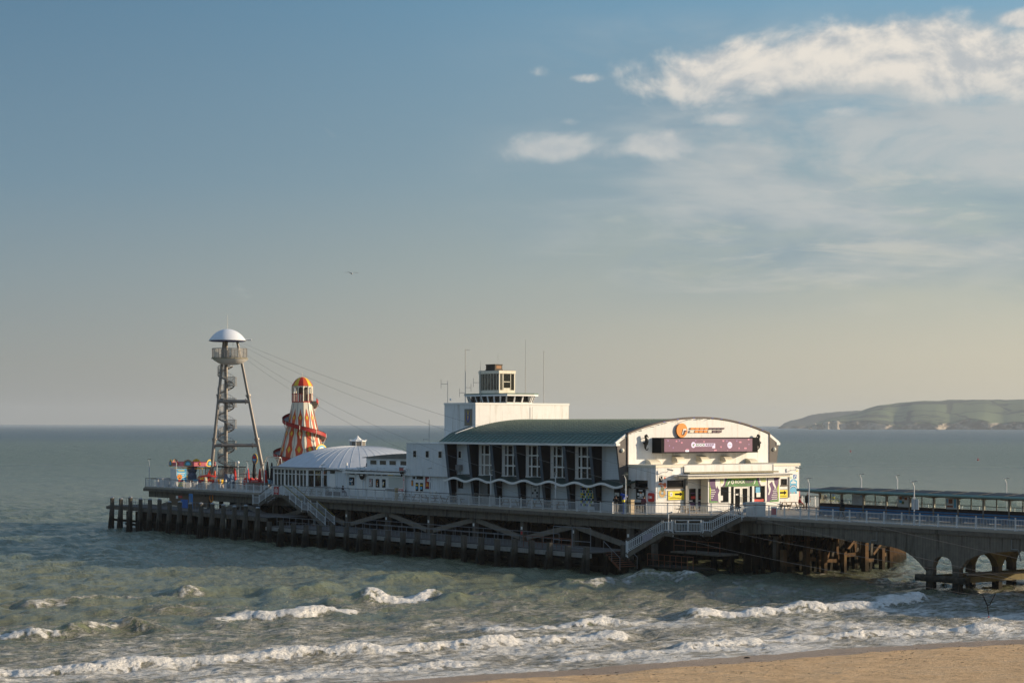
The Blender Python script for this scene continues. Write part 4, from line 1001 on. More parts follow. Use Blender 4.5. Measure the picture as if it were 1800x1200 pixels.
    for i in range(n):
        a = ua+(ub-ua)*i/n; c = ua+(ub-ua)*(i+1)/n; za, zc = wz(a), wz(c)
        b.hexa([(a, 1.92, za), (c, 1.92, zc), (c, VW-.005, 8.30+(zc-8)*.3), (a, VW-.005, 8.30+(za-8)*.3), (a, 1.92, za+.06), (c, 1.92, zc+.06), (c, VW-.005, 8.50+(zc-8)*.3), (a, VW-.005, 8.50+(za-8)*.3)])
        e.hexa([(a, 1.82, za-.13), (c, 1.82, zc-.13), (c, 1.915, zc-.13), (a, 1.915, za-.13), (a, 1.82, za+.09), (c, 1.82, zc+.09), (c, 1.915, zc+.09), (a, 1.915, za+.09)])
    part('wavy_canopy', b, M('dark_green_canopy', (.020, .045, .038), .6, var=.15), t)
    part('wavy_canopy_edge', e, m_wood_w, t, smooth=True)
    # doors in the ground floor
    b = MB(); b.box(-28.9, -27.55, VW-.10, VW-.085, DK, 7.75); part('door', b, m_grey, t)
    b = MB(); b.box(-27.5, -27.1, VW-.10, VW-.085, DK, 7.8); part('black_door_strip', b, m_black, t)  # flat black strip beside the grey door
    b = MB(); b.box(-6.0, -4.3, VW-.12, VW-.085, DK, 7.9); part('door', b, m_navy, t)
    b = MB(); b.box(-5.9, -5.2, VW-.14, VW-.122, 6.9, 7.25); part('door_sign', b, m_wood_w, t)
    # quarter round ventilation hoods on the gable
    for v0, v1, z0, z1 in [(5.89, 7.23, 9.95, 10.55), (9.33, 10.40, 10.31, 10.86), (12.62, 13.70, 10.31, 10.86), (15.89, 16.9, 10.28, 10.82), (19.42, 20.50, 9.96, 10.52)]:
        b = MB(); n = 8; r = (z1-z0); d = .85
        pts = [(U0+.004, z0)]+[(U0+d*math.cos(PI/2*i/n), z0+r*math.sin(PI/2*i/n)) for i in range(n)]+[(U0+.004, z1)]
        b.pv(pts, v0, v1); part('vent_hood', b, m_cream, t, smooth=False)
    # blue patch, rust stains are in the paint; small floodlight box on bay 1
    b = MB(); b.box(-33.0, -32.2, VW-.5, VW-.1, 8.95, 9.55); b.tube((-32.9, VW-.3, 8.5), (-32.8, VW-.3, 9.0), .03, 5); b.tube((-32.3, VW-.3, 8.5), (-32.4, VW-.3, 9.0), .03, 5); part('plant_box', b, m_grey, t)
build_pavilion()

def build_entrance():
    t = thing('entrance_block', 'low white flat roofed entrance block in front of the pavilion gable', 'building', (-1.8, 13, DK))
    uf = .21
    b = MB(); b.box(U0+.01, uf, 3.6, 3.85, DK, 9.83); part('side_wall', b, m_white, t)
    b = MB(); b.box(U0+.01, uf-.25, 3.851, 23.0, DK, 9.83); part('core', b, m_white, t)
    b = MB(); b.box(uf-.249, uf, 3.851, 7.45, DK, 9.83); part('front_wall', b, m_white, t)
    b = MB(); b.box(uf-.249, uf, 19.35, 23.0, DK, 9.83); part('front_wall', b, m_white, t)
    b = MB(); b.box(U0+.02, uf+.08, 3.52, 7.15, 9.83, 10.07); b.box(U0+.02, uf+.08, 19.30, 23.1, 9.83, 10.07); b.box(U0+.02, uf-.6, 7.151, 19.299, 9.9, 10.02); part('coping', b, m_cream, t)
    b = MB(); b.box(uf-.6, uf+.10, 7.16, 19.29, 9.35, 10.03); part('header_fascia', b, m_white, t)
    b = MB(); b.box(uf-.2, uf+.9, 7.2, 19.2, 9.20, 9.345); part('grimy_ledge', b, m_moss, t)
    # flat canopy
    b = MB(); b.box(uf+.02, 2.25, 5.9, 20.0, 8.93, 9.12); part('canopy', b, m_wood_w, t)
    b = MB(); b.box(2.251, 2.30, 5.9, 20.0, 8.985, 9.045); b.box(uf+.5, 2.28, 5.86, 5.899, 8.985, 9.05); part('canopy_gutter', b, m_black, t)
    b = MB(); b.box(uf+.5, 2.10, 6.1, 19.8, 8.74, 8.928); part('canopy_soffit', b, m_cream, t)
    b = MB(); b.box(uf+.02, uf+.30, 7.20, 7.44, DK, 9.2); b.tube((uf+.15, 7.1, 9.9), (uf+.15, 7.1, 9.0), .05, 6); part('downpipe', b, m_grey, t)
    b = MB(); b.tube((uf+.1, 19.2, 10.0), (uf+.1, 19.2, 9.1), .05, 6); b.box(uf+.005, uf+.08, 21.45, 21.6, 6.6, 8.8); part('downpipe', b, m_grey, t)
    # shaded recess with doors
    b = MB(); b.box(uf-.248, uf-.20, 7.45, 10.4, DK, 8.9); part('recess_wall', b, m_wood_w, t)
    for v0, v1 in ((7.95, 9.0), (9.12, 10.2)):
        b = MB(); b.box(uf-.199, uf-.13, v0, v0+.08, DK, 7.78); b.box(uf-.199, uf-.13, v1-.08, v1, DK, 7.78); b.box(uf-.199, uf-.13, v0+.081, v1-.081, 7.70, 7.78); b.box(uf-.199, uf-.13, v0+.081, v1-.081, DK, DK+.1)
        d = part('door', b, m_wood_w, t); g = MB(); g.box(uf-.19, uf-.16, v0+.081, v1-.081, DK+.1, 7.70); part('pane', g, m_dglass, d)
        g = MB(); g.box(uf-.158, uf-.150, v0+.15, v1-.25, 5.9, 6.35, 0); g.box(uf-.158, uf-.150, v0+.35, v1-.12, 6.7, 6.95, 1); g.box(uf-.158, uf-.150, v0+.12, v1-.5, 6.45, 6.55, 2); g.box(uf-.158, uf-.150, v0+.3, v1-.2, 7.2, 7.3, 0); part('sticker', g, [m_purple, m_red, m_wood_w], d)
    # projecting porch with shopfront
    up = 1.30
    b = MB(); b.box(uf+.02, up-.12, 9.43, 9.55, DK, 8.74); b.box(uf+.02, up-.12, 19.07, 19.19, DK, 8.74); part('porch_cheek', b, m_cream, t)
    b = MB(); b.box(up-.12, up, 9.43, 12.3, DK, 6.30); b.box(up-.12, up, 15.5, 19.19, DK, 6.22)
    b.box(up-.12, up, 9.43, 11.0, 6.301, 8.74); b.box(up-.12, up, 17.25, 19.19, 6.221, 8.74); b.box(up-.12, up, 11.001, 17.249, 7.86, 8.74)
    part('porch_wall', b, m_wood_w, t)
    b = MB(); b.box(up-.125, up+.005, 11.0, 11.1, 6.30, 7.86); b.box(up-.125, up+.02, 12.16, 12.45, DK, 7.86); b.box(up-.125, up+.005, 14.9, 14.99, DK, 7.86)
    b.box(up-.125, up+.02, 15.36, 15.62, DK, 7.86); b.box(up-.125, up+.005, 17.13, 17.24, 6.22, 7.86); b.box(up-.12, up+.03, 9.43, 12.15, 6.26, 6.32); b.box(up-.12, up+.03, 15.63, 19.19, 6.18, 6.24); part('shopfront_frame', b, m_wood_w, t)
    for v0, v1, z0 in ((11.1, 12.16, 6.31), (12.46, 12.88, DK+.05), (15.0, 15.36, DK+.05), (15.63, 17.13, 6.24)):
        b = MB(); b.box(up-.09, up-.07, v0, v1, z0, 7.86); part('pane', b, m_dglass, t)
    for v0, v1 in ((12.89, 13.86), (13.90, 14.88)):
        b = MB(); w = .15
        for (a, c, e, f) in ((v0, v0+w, DK+.02, 7.82), (v1-w, v1, DK+.02, 7.82), (v0+w, v1-w, 7.66, 7.82), (v0+w, v1-w, DK+.02, DK+.2)): b.box(up-.08, up-.02, a, c, e, f)
        d = part('door', b, m_wood_w, t); g = MB(); g.box(up-.06, up-.04, v0+w, v1-w, DK+.2, 7.66); part('pane', g, m_dglass, d)
        g = MB(); h = v1-.08 if v0 < 13 else v0+.08; g.tube((up+.03, h, 6.3), (up+.03, h, 6.85), .03, 6); part('handle', g, m_alu, d)
    b = MB(); b.box(up-.10, up-.095, 11.15, 12.1, 6.45, 6.6, 0); b.box(up-.064, up-.058, 15.7, 17.0, 6.30, 6.55, 1); b.box(up-.065, up-.058, 16.0, 16.55, 6.75, 7.2, 0); b.box(up-.065, up-.058, 15.9, 16.5, 7.2, 7.75, 2)
    b.box(up-.064, up-.058, 11.15, 11.45, 6.5, 7.0, 0); b.box(up-.034, up-.03, 13.15, 13.5, 7.0, 7.15, 0)
    part('window_notice', b, [m_wood_w, m_red, m_sky], t, stuff=True)
    # windows with brown sills
    def win(plane, at, x0, x1, z0, z1, sill=True):
        f = MB(); flat(f, plane, at, x0-.05, x1+.05, z0-.05, z1+.05, .03)
        f = part('window', f, m_dbrown, t)
        g = MB(); flat(g, plane, at+(.03 if plane == 'F' else -.03), x0, x1, z0, z1, .01); part('pane', g, m_dglass, f)
        if sill:
            g = MB(); flat(g, plane, at, x0-.15, x1+.15, z0-.14, z0-.05, .14); part('sill', g, m_brownledge, f)
    win('F', uf, 5.08, 7.1, 7.9, 8.52); win('F', uf, 20.45, 21.2, 7.9, 8.45)
    win('N', 3.6, -2.8, -1.05, 7.87, 8.5); win('N', 3.6, -3.85, -3.6, 7.87, 8.5)
    b = MB(); b.box(-3.2, -1.2, 3.2, 3.59, DK+.35, DK+.95); part('planter_shelf', b, m_black, t)
build_entrance()

# boards and signs on the entrance and gable
def sign(name, label, at, mats, cat='sign', group=None):
    return thing(name, label, cat, at, group=group)
def build_signs():
    uf = .21
    # LED screen
    t = thing('led_screen', 'wide purple video screen box projecting from the white gable', 'screen', (-2.6, 12.4, 11.9))
    ul = -2.6
    b = MB(); b.box(U0+.005, ul, 6.72, 19.85, 11.16, 12.70); part('casing', b, m_black, t)
    m_led = M('purple_led_panel', (.130, .055, .095), .35, var=.06, emit=.35, ribs=((0, 0, 1), 7, .25))
    b = MB(); b.box(ul+.001, ul+.02, 7.1, 18.1+.95, 11.28, 12.60); part('display', b, m_led, t)
    g = random.Random(4); b = MB()
    pk = M('pink_pixel_block', (.42, .16, .22), .4, var=.05, emit=.4); wh = M('white_pixel_block', (.8, .85, .95), .4, var=0, emit=.5); lv = M('lavender_pixel_block', (.22, .12, .24), .4, var=0, emit=.3)
    for x, z, w, m in [(8.6, 12.35, .2, 0), (9.3, 12.2, .2, 0), (9.0, 12.4, .15, 2), (8.2, 11.7, .15, 2), (9.95, 11.5, .35, 0), (13.75, 11.42, .35, 0), (14.6, 11.75, .2, 0), (14.9, 12.35, .22, 0), (15.4, 12.35, .2, 2), (17.2, 12.22, .32, 0), (16.8, 12.35, .15, 2), (18.4, 12.5, .22, 0), (17.1, 11.6, .18, 0), (17.9, 11.6, .35, 0), (18.5, 12.0, .14, 2), (12.3, 12.3, .16, 0), (7.5, 12.4, .18, 2), (11.2, 12.4, .14, 2), (7.7, 11.9, .14, 2)]:
        b.box(ul+.021, ul+.03, x, x+w, z-.08, z+.08, m)
    b.box(ul+.021, ul+.03, 9.9, 10.35, 11.30, 11.46, 1); part('pixel_block', b, [pk, wh, lv], t)
    b = MB(); b.m = 0; b.box(ul+.021, ul+.028, 11.0, 13.9, 11.80, 12.12)
    b.lathe((0, 0, 0), [(.30, 0), (.30, .012), (0, .013)], 20, cap=False); k = len(b.v)-60
    b.v[k:] = [(ul+.021+p[2], 10.95+p[0], 11.97+p[1]) for p in b.v[k:]]
    k = len(b.v); b.lathe((0, 0, 0), [(.34, 0), (.34, .012), (0, .013)], 22); b.v[k:] = [(ul+.021+p[2], 15.9+p[0], 11.93+p[1]) for p in b.v[k:]]
    b.box(ul+.021, ul+.028, 13.5, 13.9, 11.62, 11.80)
    text(b, 'ROCK', 'F', ul+.034, 11.30, 12.55, 11.84, 12.08, 1, .03); text(b, 'REEF', 'F', ul+.034, 12.60, 13.75, 11.84, 12.08, 2, .03)
    for i, m in enumerate((3, 4, 1, 3)): b.box(ul+.036, ul+.04, 15.68+i*.12, 15.76+i*.12, 11.88, 11.94, m)
    b.box(ul+.036, ul+.04, 10.85, 11.05, 11.85, 12.0, 1); b.box(ul+.036, ul+.04, 10.95, 11.1, 12.02, 12.1, 2)
    part('lettering', b, [M('pale_lilac_print', (.62, .55, .72), .4, var=0, emit=.25), m_green, m_purple, m_sky, m_orange], t)
    # orange disc logo
    t = thing('round_logo', 'orange disc sign with white and plum angle mark on the gable', 'sign', (U0, 10.5, 13.4))
    b = MB(); b.lathe((0, 0, 0), [(0, .0), (.72, 0), (.72, .13), (0, .131)], 32); b.xf(lambda p: Vector((U0+.12+p.z, 10.48+p.x, 13.42+p.y))); part('disc', b, m_orange, t, smooth=False)
    b = MB(); 
    b.pu([(10.43, 13.02), (10.58, 13.05), (10.68, 13.42), (11.02, 13.45), (11.0, 13.58), (10.60, 13.56)], U0+.26, U0+.30, 0)
    b.pu([(10.56, 12.92), (10.72, 13.00), (10.84, 13.28), (11.14, 13.33), (10.85, 13.42), (10.70, 13.40), (10.62, 13.10)], U0+.305, U0+.34, 1)
    part('angle_mark', b, [m_wood_w, m_plum], t)
    t = thing('slatted_logo', 'two rows of slanting orange and plum raised bars beside the orange disc', 'sign', (U0, 14, 13.5))
    def slats(z0, z1, seg):
        for x0, x1, m in seg:
            b = MB(); n = 2
            b.pu([(x0, z0), (x1-.05, z0), (x1, z1), (x0+.09, z1)], U0+.06, U0+.14)
            part('slat', b, [m_orange, m_plum, m_cream][m], t)
    slats(13.52, 13.70, [(11.70+.62*i, 12.28+.62*i, 0) for i in range(4)]+[(14.20+.55*i, 14.72+.55*i, 1) for i in range(4)])
    slats(13.20, 13.42, [(11.6, 12.2, 2), (12.28, 12.8, 0), (12.86, 13.4, 0), (13.46, 14.0, 0), (14.06, 14.6, 2), (14.68, 15.2, 1), (15.25, 16.0, 1)])
    # banner ROCKREEF over the doors
    up = 1.30
    t = thing('shop_banner', 'green ROCKREEF banner with lime streaks above the shop doors', 'sign', (up, 14, 8.3))
    b = MB(); b.box(up+.002, up+.03, 11.0, 17.3, 7.88, 8.73); part('board', b, m_green, t)
    b = MB(); e = up+.031
    b.pu([(12.2, 8.70), (16.2, 8.70), (15.6, 8.58), (14.3, 8.62), (13.0, 8.5), (12.6, 8.6)], e, e+.004, 0)
    b.pu([(11.6, 7.90), (12.6, 7.90), (12.9, 8.12), (13.6, 7.90), (14.5, 7.90), (14.8, 8.05), (15.0, 7.90), (15.7, 7.90), (15.3, 8.2), (12.4, 8.25)], e, e+.003, 3)
    b.pu([(11.01, 7.89), (11.6, 7.89), (11.95, 8.72), (11.01, 8.72)], e, e+.005, 1); b.pu([(16.3, 7.89), (17.29, 7.89), (17.29, 8.72), (15.9, 8.72)], e, e+.005, 1)
    b.pu([(11.01, 7.89), (11.25, 7.89), (11.5, 8.15), (11.62, 8.72), (11.01, 8.72)], e+.006, e+.010, 2); b.pu([(16.55, 7.89), (17.29, 7.89), (17.29, 8.72), (16.25, 8.72), (16.32, 8.2)], e+.006, e+.010, 2)
    for z in (8.52, 8.38, 8.24): b.box(e+.011, e+.015, 11.03, 11.42, z, z+.09, 0); b.box(e+.011, e+.015, 16.45+(.1 if z < 8.3 else 0), 17.2, z+.04, z+.13, 0)
    part('print', b, [m_lime, m_purple, m_wood_w, M('dark_green_print', (.04, .16, .04), .5, var=0)], t)
    b = MB(); text(b, 'ROCK', 'F', e+.012, 13.0, 14.35, 8.18, 8.50, 0, .035); text(b, 'REEF', 'F', e+.012, 14.40, 15.55, 8.20, 8.48, 1, .035)
    k = len(b.v); b.lathe((0, 0, 0), [(.20, 0), (.20, .01), (.10, .011), (.10, 0)], 16, m=0); b.v[k:] = [(e+.006+p[2], 12.65+p[0], 8.32+p[1]) for p in b.v[k:]]
    b.pu([(11.95, 7.98), (12.1, 8.1), (12.35, 8.45), (12.22, 8.42), (12.05, 8.30)], e+.006, e+.01, 0); b.pu([(15.5, 8.02), (15.7, 8.15), (15.8, 8.45), (15.68, 8.5), (15.62, 8.25)], e+.006, e+.01, 0)
    part('lettering', b, [m_wood_w, m_purple], t)
    # climbing posters either side
    for lab, v0, v1, z0, z1, s in (('purple climbing poster left of the shop window', 9.60, 10.98, 6.33, 8.66, 1), ('purple climbing poster right of the shop window', 17.42, 19.02, 6.26, 8.66, -1)):
        t = thing('climbing_poster', lab, 'poster', (up, (v0+v1)/2, 7.5), group='climbing posters on the porch')
        b = MB(); b.box(up+.002, up+.028, v0, v1, z0, z1); part('board', b, m_purple, t)
        e = up+.029; b = MB(); w = v1-v0
        def X(k): return v0+w*k if s > 0 else v1-w*k
        def pl(pts, m, d=0.0): b.pu([(X(a), z0+(z1-z0)*c) for a, c in pts], e+d, e+d+.004, m)
        pl([(0, 0), (.12, 0), (.08, .3), (.15, .55), (.02, .75), (0, 1)], 1); pl([(0, 0), (.8, 0), (.75, .06), (.1, .07), (.02, .2)], 2, .005)
        if s > 0:
            pl([(.55, .98), (.75, 1), (1, 1), (1, .0), (.85, .02), (.8, .35), (.95, .5), (.8, .62), (.72, .72), (.66, .6), (.6, .64), (.55, .75)], 0, .01)
        else:
            pl([(.45, .99), (.95, .99), (.97, .7), (.85, .45), (.95, .3), (.85, .28), (.75, .42), (.7, .55), (.85, .75), (.6, .85), (.5, .7), (.32, .55), (.25, .6), (.4, .78)], 0, .01)
        for i in range(5 if s > 0 else 6):
            z = z0+(z1-z0)*(.52-.085*i); L = [.45, .55, .38, .3, .2, .3][i]*w if s > 0 else [.3, .42, .4, .5, .52, .5][i]*w
            a = v0+.14*w if s > 0 else v1-.12*w-L
            for q in range(int(L/.13)): b.box(e+.015, e+.018, a+q*.13, a+q*.13+.10, z, z+.075, 0)
        part('print', b, [m_wood_w, m_lime, m_green], t)
    # tall food poster
    t = thing('food_poster', 'tall white and orange noodle poster beside the yellow arrow sign', 'poster', (uf, 4.35, 8))
    b = MB(); b.box(uf+.002, uf+.03, 3.80, 4.98, 6.75, 9.15); part('board', b, m_wood_w, t)
    b = MB(); e = uf+.031; b.box(e, e+.004, 3.88, 4.9, 6.85, 8.28, 0); b.pu([(3.88, 8.28), (3.95, 8.1), (4.1, 8.2), (4.3, 7.75), (4.6, 7.7), (4.9, 7.9), (4.9, 8.3), (4.7, 8.35), (4.5, 8.25), (4.2, 8.38)], e+.004, e+.008, 1)
    k = len(b.v); b.lathe((0, 0, 0), [(.42, 0), (.42, .006), (.15, .007), (.15, 0)], 20, m=2); b.v[k:] = [(e+.008+p[2], 4.4+p[0]*1.05, 7.33+p[1]) for p in b.v[k:]]
    k = len(b.v); b.lathe((0, 0, 0), [(.24, 0), (.24, .006), (0, .007)], 16, m=3); b.v[k:] = [(e+.014+p[2], 4.42+p[0], 7.72+p[1]) for p in b.v[k:]]
    b.box(e+.012, e+.016, 4.35, 4.6, 7.9, 8.02, 4); b.box(e+.012, e+.016, 4.2, 4.5, 8.1, 8.16, 4)
    b.box(e, e+.006, 3.95, 4.42, 8.42, 9.0, 5); b.pu([(4.0, 8.95), (4.18, 8.95), (4.14, 8.88), (4.32, 8.66), (4.25, 8.6), (4.38, 8.5), (4.3, 8.72), (4.2, 8.8), (4.08, 8.80)], e+.008, e+.012, 4)
    b.box(e, e+.005, 4.6, 4.82, 8.72, 8.9, 1)
    part('print', b, [M('pale_blue_food_print', (.28, .42, .50), .5, var=.1), M('orange_red_food_print', (.60, .13, .04), .5, var=.1), M('noodle_print', (.50, .30, .10), .5, var=.2, scale=6), M('olive_bowl_print', (.10, .11, .05), .5, var=.3, scale=8), m_wood_w, m_black], t)
    # yellow arrow signs
    for lab, v0, v1, z0, z1 in (('yellow sign with black arrow under the dark window left of the shaded doors', 5.06, 7.33, 6.58, 7.58), ('yellow sign with black arrow beside the blue poster', 19.9, 21.38, 6.50, 7.44)):
        t = thing('arrow_sign', lab, 'sign', (uf, (v0+v1)/2, 7), group='yellow arrow signs on the entrance block')
        b = MB(); b.box(uf+.002, uf+.05, v0, v1, z0, z1); part('frame', b, m_grey, t)
        b = MB(); b.box(uf+.051, uf+.06, v0+.09, v1-.09, z0+.08, z1-.08); part('panel', b, m_yellow, t)
        b = MB(); e = uf+.061; W_ = v1-v0; a0 = v0+W_*(.42 if W_ > 2 else .2); a1 = v1-W_*.14; zc = z0+(z1-z0)*.62; h = .09
        b.pu([(a0, zc-h), (a1-.38, zc-h), (a1-.38, zc-.22), (a1, zc), (a1-.38, zc+.22), (a1-.38, zc+h), (a0, zc+h)], e, e+.006, 0)
        for q in range(int(W_*4.6)): b.box(e, e+.004, v0+.25+q*.17, v0+.25+q*.17+.13, z0+.22, z0+.28, 0)
        if W_ > 2: b.box(e, e+.004, v0+.3, v0+.62, zc-.2, zc+.2, 1); b.box(e+.005, e+.007, v0+.4, v0+.52, zc-.08, zc+.08, 2)
        part('print', b, [m_black, m_wood_w, m_grey], t)
    # blue bay poster
    t = thing('blue_poster', 'blue poster with curved white and navy bands near the corner of the entrance block', 'poster', (uf, 22.1, 7.9))
    b = MB(); b.box(uf+.002, uf+.02, 21.50, 22.80, 6.75, 9.2); part('board', b, m_wood_w, t)
    b = MB(); e = uf+.021
    b.pu([(21.62, 6.95), (22.68, 6.95), (22.68, 8.30), (22.5, 8.33), (22.4, 8.45), (21.9, 8.45), (21.8, 8.33), (21.62, 8.30)], e, e+.004, 0)
    for r, m in ((.62, 2), (.50, 1), (.40, 2)):
        pts = [(22.15+r*math.cos(PI*i/12)*.95, 7.35+r*.75*math.sin(PI*i/12)) for i in range(13)]
        for p, q in zip(pts, pts[1:]): b.pu([p, q, (q[0], q[1]+.06), (p[0], p[1]+.06)], e+.005, e+.009, m)
    b.box(e+.005, e+.009, 21.8, 22.5, 8.02, 8.16, 1); b.box(e+.005, e+.009, 22.0, 22.3, 8.22, 8.32, 1)
    for i, m in enumerate((3, 4, 5, 2)): b.box(e+.005, e+.009, 21.72+i*.24, 21.86+i*.24, 7.0, 7.1, m)
    b.pu([(22.12, 8.50), (22.60, 8.50), (22.60, 8.92), (22.12, 8.92)], e, e+.004, 6); b.pu([(22.2, 8.58), (22.28, 8.55), (22.38, 8.70), (22.44, 8.66), (22.5, 8.86), (22.32, 8.82), (22.36, 8.76)], e+.005, e+.008, 1)
    b.box(e, e+.004, 21.68, 21.95, 8.55, 8.64, 4)
    part('print', b, [m_sky, m_wood_w, M('navy_print', (.03, .06, .2), .5, var=0), M('coral_print', (.7, .2, .12), .5, var=0), M('green_dot_print', (.15, .5, .2), .5, var=0), m_orange, M('royal_print', (.03, .16, .45), .5, var=0)], t)
    b = MB(); b.box(uf+.002, uf+.02, 22.55, 22.8, 9.2, 9.55); b.m = 1; b.box(uf+.021, uf+.026, 22.58, 22.77, 9.22, 9.34)
    solo('small_notice', b, [m_wood_w, m_yellow], 'tiny white and yellow notice at the top corner of the entrance block', 'sign', (uf, 22.7, 9.3), local=False)
    # framed poster and red float on the shaded side wall
    t = thing('black_poster', 'framed dark poster with white pictures on the shaded side wall', 'poster', (-2, 3.6, 7.2))
    b = MB(); b.box(-2.70, -1.30, 3.55, 3.598, 6.68, 7.78); part('frame', b, m_black, t)
    b = MB(); 
    for a, c, e, f, m in ((-2.6, -1.4, 6.76, 7.7, 0), (-2.5, -2.2, 7.05, 7.3, 1), (-2.15, -1.8, 6.95, 7.25, 1), (-1.75, -1.5, 7.0, 7.35, 1), (-2.45, -1.6, 6.8, 6.9, 1), (-2.3, -1.7, 7.5, 7.62, 1), (-2.1, -1.85, 7.27, 7.36, 2)): b.box(a, c, 3.54-m*.004, 3.549-m*.004, e, f, m)
    part('print', b, [m_navy, m_wood_w, m_orange], t)
    b = MB(); n = 10; pts = []
    for cx, cz, a0 in ((-.18, 7.2, 0), (-.52, 7.2, 90), (-.52, 6.68, 180), (-.18, 6.68, 270)):
        for i in range(5): a = math.radians(a0+i*22.5); pts.append((cx+.20*math.cos(a), cz+.16*math.sin(a)))
    b.pv(pts, 3.38, 3.59)
    o = solo('lifebelt_cabinet', b, m_red, 'rounded red lifebelt cabinet on the shaded side wall', 'lifebelt cabinet', (-.3, 3.6, 6.9), local=False)
    b = MB(); b.box(-.6, -.5, 3.365, 3.379, 6.8, 7.1); b.box(-.42, -.24, 3.365, 3.379, 6.82, 7.05); b.box(-.18, -.10, 3.365, 3.379, 6.82, 7.05); p = bpy.data.objects.new('white_mark', mesh_of(b, 'white_mark', m_wood_w, ORG[o.name])); link(p, o)
    b = MB(); b.box(.15, .21+.001, 0, 0, 0, 0)
    b = MB(); b.box(-.16, .16, -.05, .05, 0, .9)
    solo('lifebelt_cabinet', b, m_red, 'narrow red cabinet on the far corner of the entrance block', 'lifebelt cabinet', (.05, 23.07, 6.3))
    # seahorses
    def seahorse(label, v, z, flip, h=1.5):
        t = thing('seahorse_sculpture', label, 'sculpture', (U0, v, z), group='dark seahorse sculptures on the gable')
        s = 1 if not flip else -1
        P = [(.12, .0), (.20, .05), (.28, .16), (.22, .24), (.10, .22), (.02, .14), (-.02, .08), (-.06, .18), (-.07, .34), (-.03, .52), (.05, .70), (.10, .88), (.10, 1.02), (.04, 1.16), (-.04, 1.28), (-.03, 1.40), (.08, 1.46), (.17, 1.40), (.24, 1.34), (.32, 1.28)]
        P = P[5:]
        P = [(.30, .24), (.27, .10), (.17, .03), (.05, .05), (-.02, .16)]+P[2:]
        rr = [.03, .042, .05, .055, .065, .08, .11, .15, .18, .20, .17, .13, .12, .13, .13, .08, .05]
        b = MB()
        for i in range(len(P)-1):
            r0 = rr[min(i, len(rr)-1)]; r1 = rr[min(i+1, len(rr)-1)]
            b.tube((U0+.42, v+s*P[i][0], z+P[i][1]), (U0+.42, v+s*P[i+1][0], z+P[i+1][1]), r0, 8, r1)
            b.sphere((U0+.42, v+s*P[i+1][0], z+P[i+1][1]), r1*1.02, n=8, k=6)
        for k in range(4): b.tube((U0+.42, v+s*(-.02+.02*k), z+1.44+.02*k), (U0+.42, v+s*(-.07+.03*k), z+1.56), .025, 5, .008)
        part('body', b, M('black_bronze', (.022, .022, .020), .45, metal=.3, var=.2), t, smooth=True)
        b = MB(); b.pu([(v-s*.12, z+.55), (v-s*.32, z+.62), (v-s*.34, z+.78), (v-s*.16, z+.80)], U0+.40, U0+.44); b.pu([(v+s*.1, z+.52), (v+s*.27, z+.56), (v+s*.26, z+.68), (v+s*.12, z+.70)], U0+.40, U0+.44); part('back_fin', b, m_black, t)
        b = MB(); b.tube((U0, v, z+.7), (U0+.42, v, z+.7), .035, 6); b.tube((U0, v, z+1.2), (U0+.42, v, z+1.2), .03, 6); part('bracket', b, m_black, t)
    seahorse('black seahorse sculpture left of the purple screen', 5.55, 11.45, False); seahorse('black seahorse sculpture right of the purple screen', 20.9, 11.45, True)
    # cameras
    def cctv(label, u, v, z, s=1):
        t = thing('security_camera', label, 'camera', (u, v, z), group='security cameras on the entrance block')
        b = MB(); b.tube((u, v, z), (u+.55, v, z), .03, 6); b.tube((u+.55, v, z), (u+.62, v+.1, z+.2), .03, 6); part('bracket', b, m_wood_w, t)
        b = MB(); b.bar((u+.55, v+.0, z+.30), (u+.85, v+.45, z+.18), .14, .14); part('camera_body', b, m_alu, t)
        b = MB(); b.tube((u+.85, v+.45, z+.18), (u+.88, v+.49, z+.168), .05, 8); part('lens', b, m_black, t)
    cctv('small white camera above the tall food poster', uf, 4.55, 9.38); cctv('small white camera above the blue poster', uf, 21.9, 9.38)
    # mosaic mural
    t = thing('mosaic_mural', 'colourful mosaic mural on the white panel right of the last tall window', 'mural', (-9.5, 3.5, 6.7))
    g = random.Random(9); cols = [m_sky, m_wood_w, m_black, m_navy, m_lime, M('teal_tile', (.03, .22, .24), .4, var=0), m_yellow, m_royal]
    for i in range(10):
        for j in range(8):
            b = MB(); x = -11.35+i*.235+g.uniform(-.02, .02); z = 5.75+j*.27
            b.pv([(x, z), (x+.20+g.uniform(-.05, .02), z+g.uniform(-.03, .03)), (x+.19, z+.23+g.uniform(-.04, .02)), (x+g.uniform(-.02, .05), z+.22)], 3.47, 3.51); part('tile', b, g.choice(cols), t)
    # notice board with pictures
    t = thing('picture_board', 'white notice board with small pictures on the boarded wall under the wavy canopy', 'notice board', (-18, 3.5, 7))
    b = MB(); b.box(-19.65, -18.25, 3.46, 3.51, 6.0, 7.65); part('frame', b, m_navy, t)
    b = MB(); b.box(-19.58, -18.32, 3.445, 3.459, 6.08, 7.57, 0)
    for x, z, m in ((-18.9, 7.0, 1), (-19.3, 6.7, 1), (-18.55, 6.75, 1), (-18.55, 6.4, 2)): b.box(x-.15, x+.12, 3.435, 3.444, z, z+.22, m)
    b.box(-19.3, -18.6, 3.435, 3.444, 7.4, 7.46, 1); b.pv([(-19.3, 6.1), (-18.7, 6.1), (-18.95, 6.25)], 3.435, 3.444, 3); part('print', b, [M('pale_grey_print', (.45, .48, .5), .5, var=.05), m_navy, m_dbrown, m_sky], t)
build_signs()
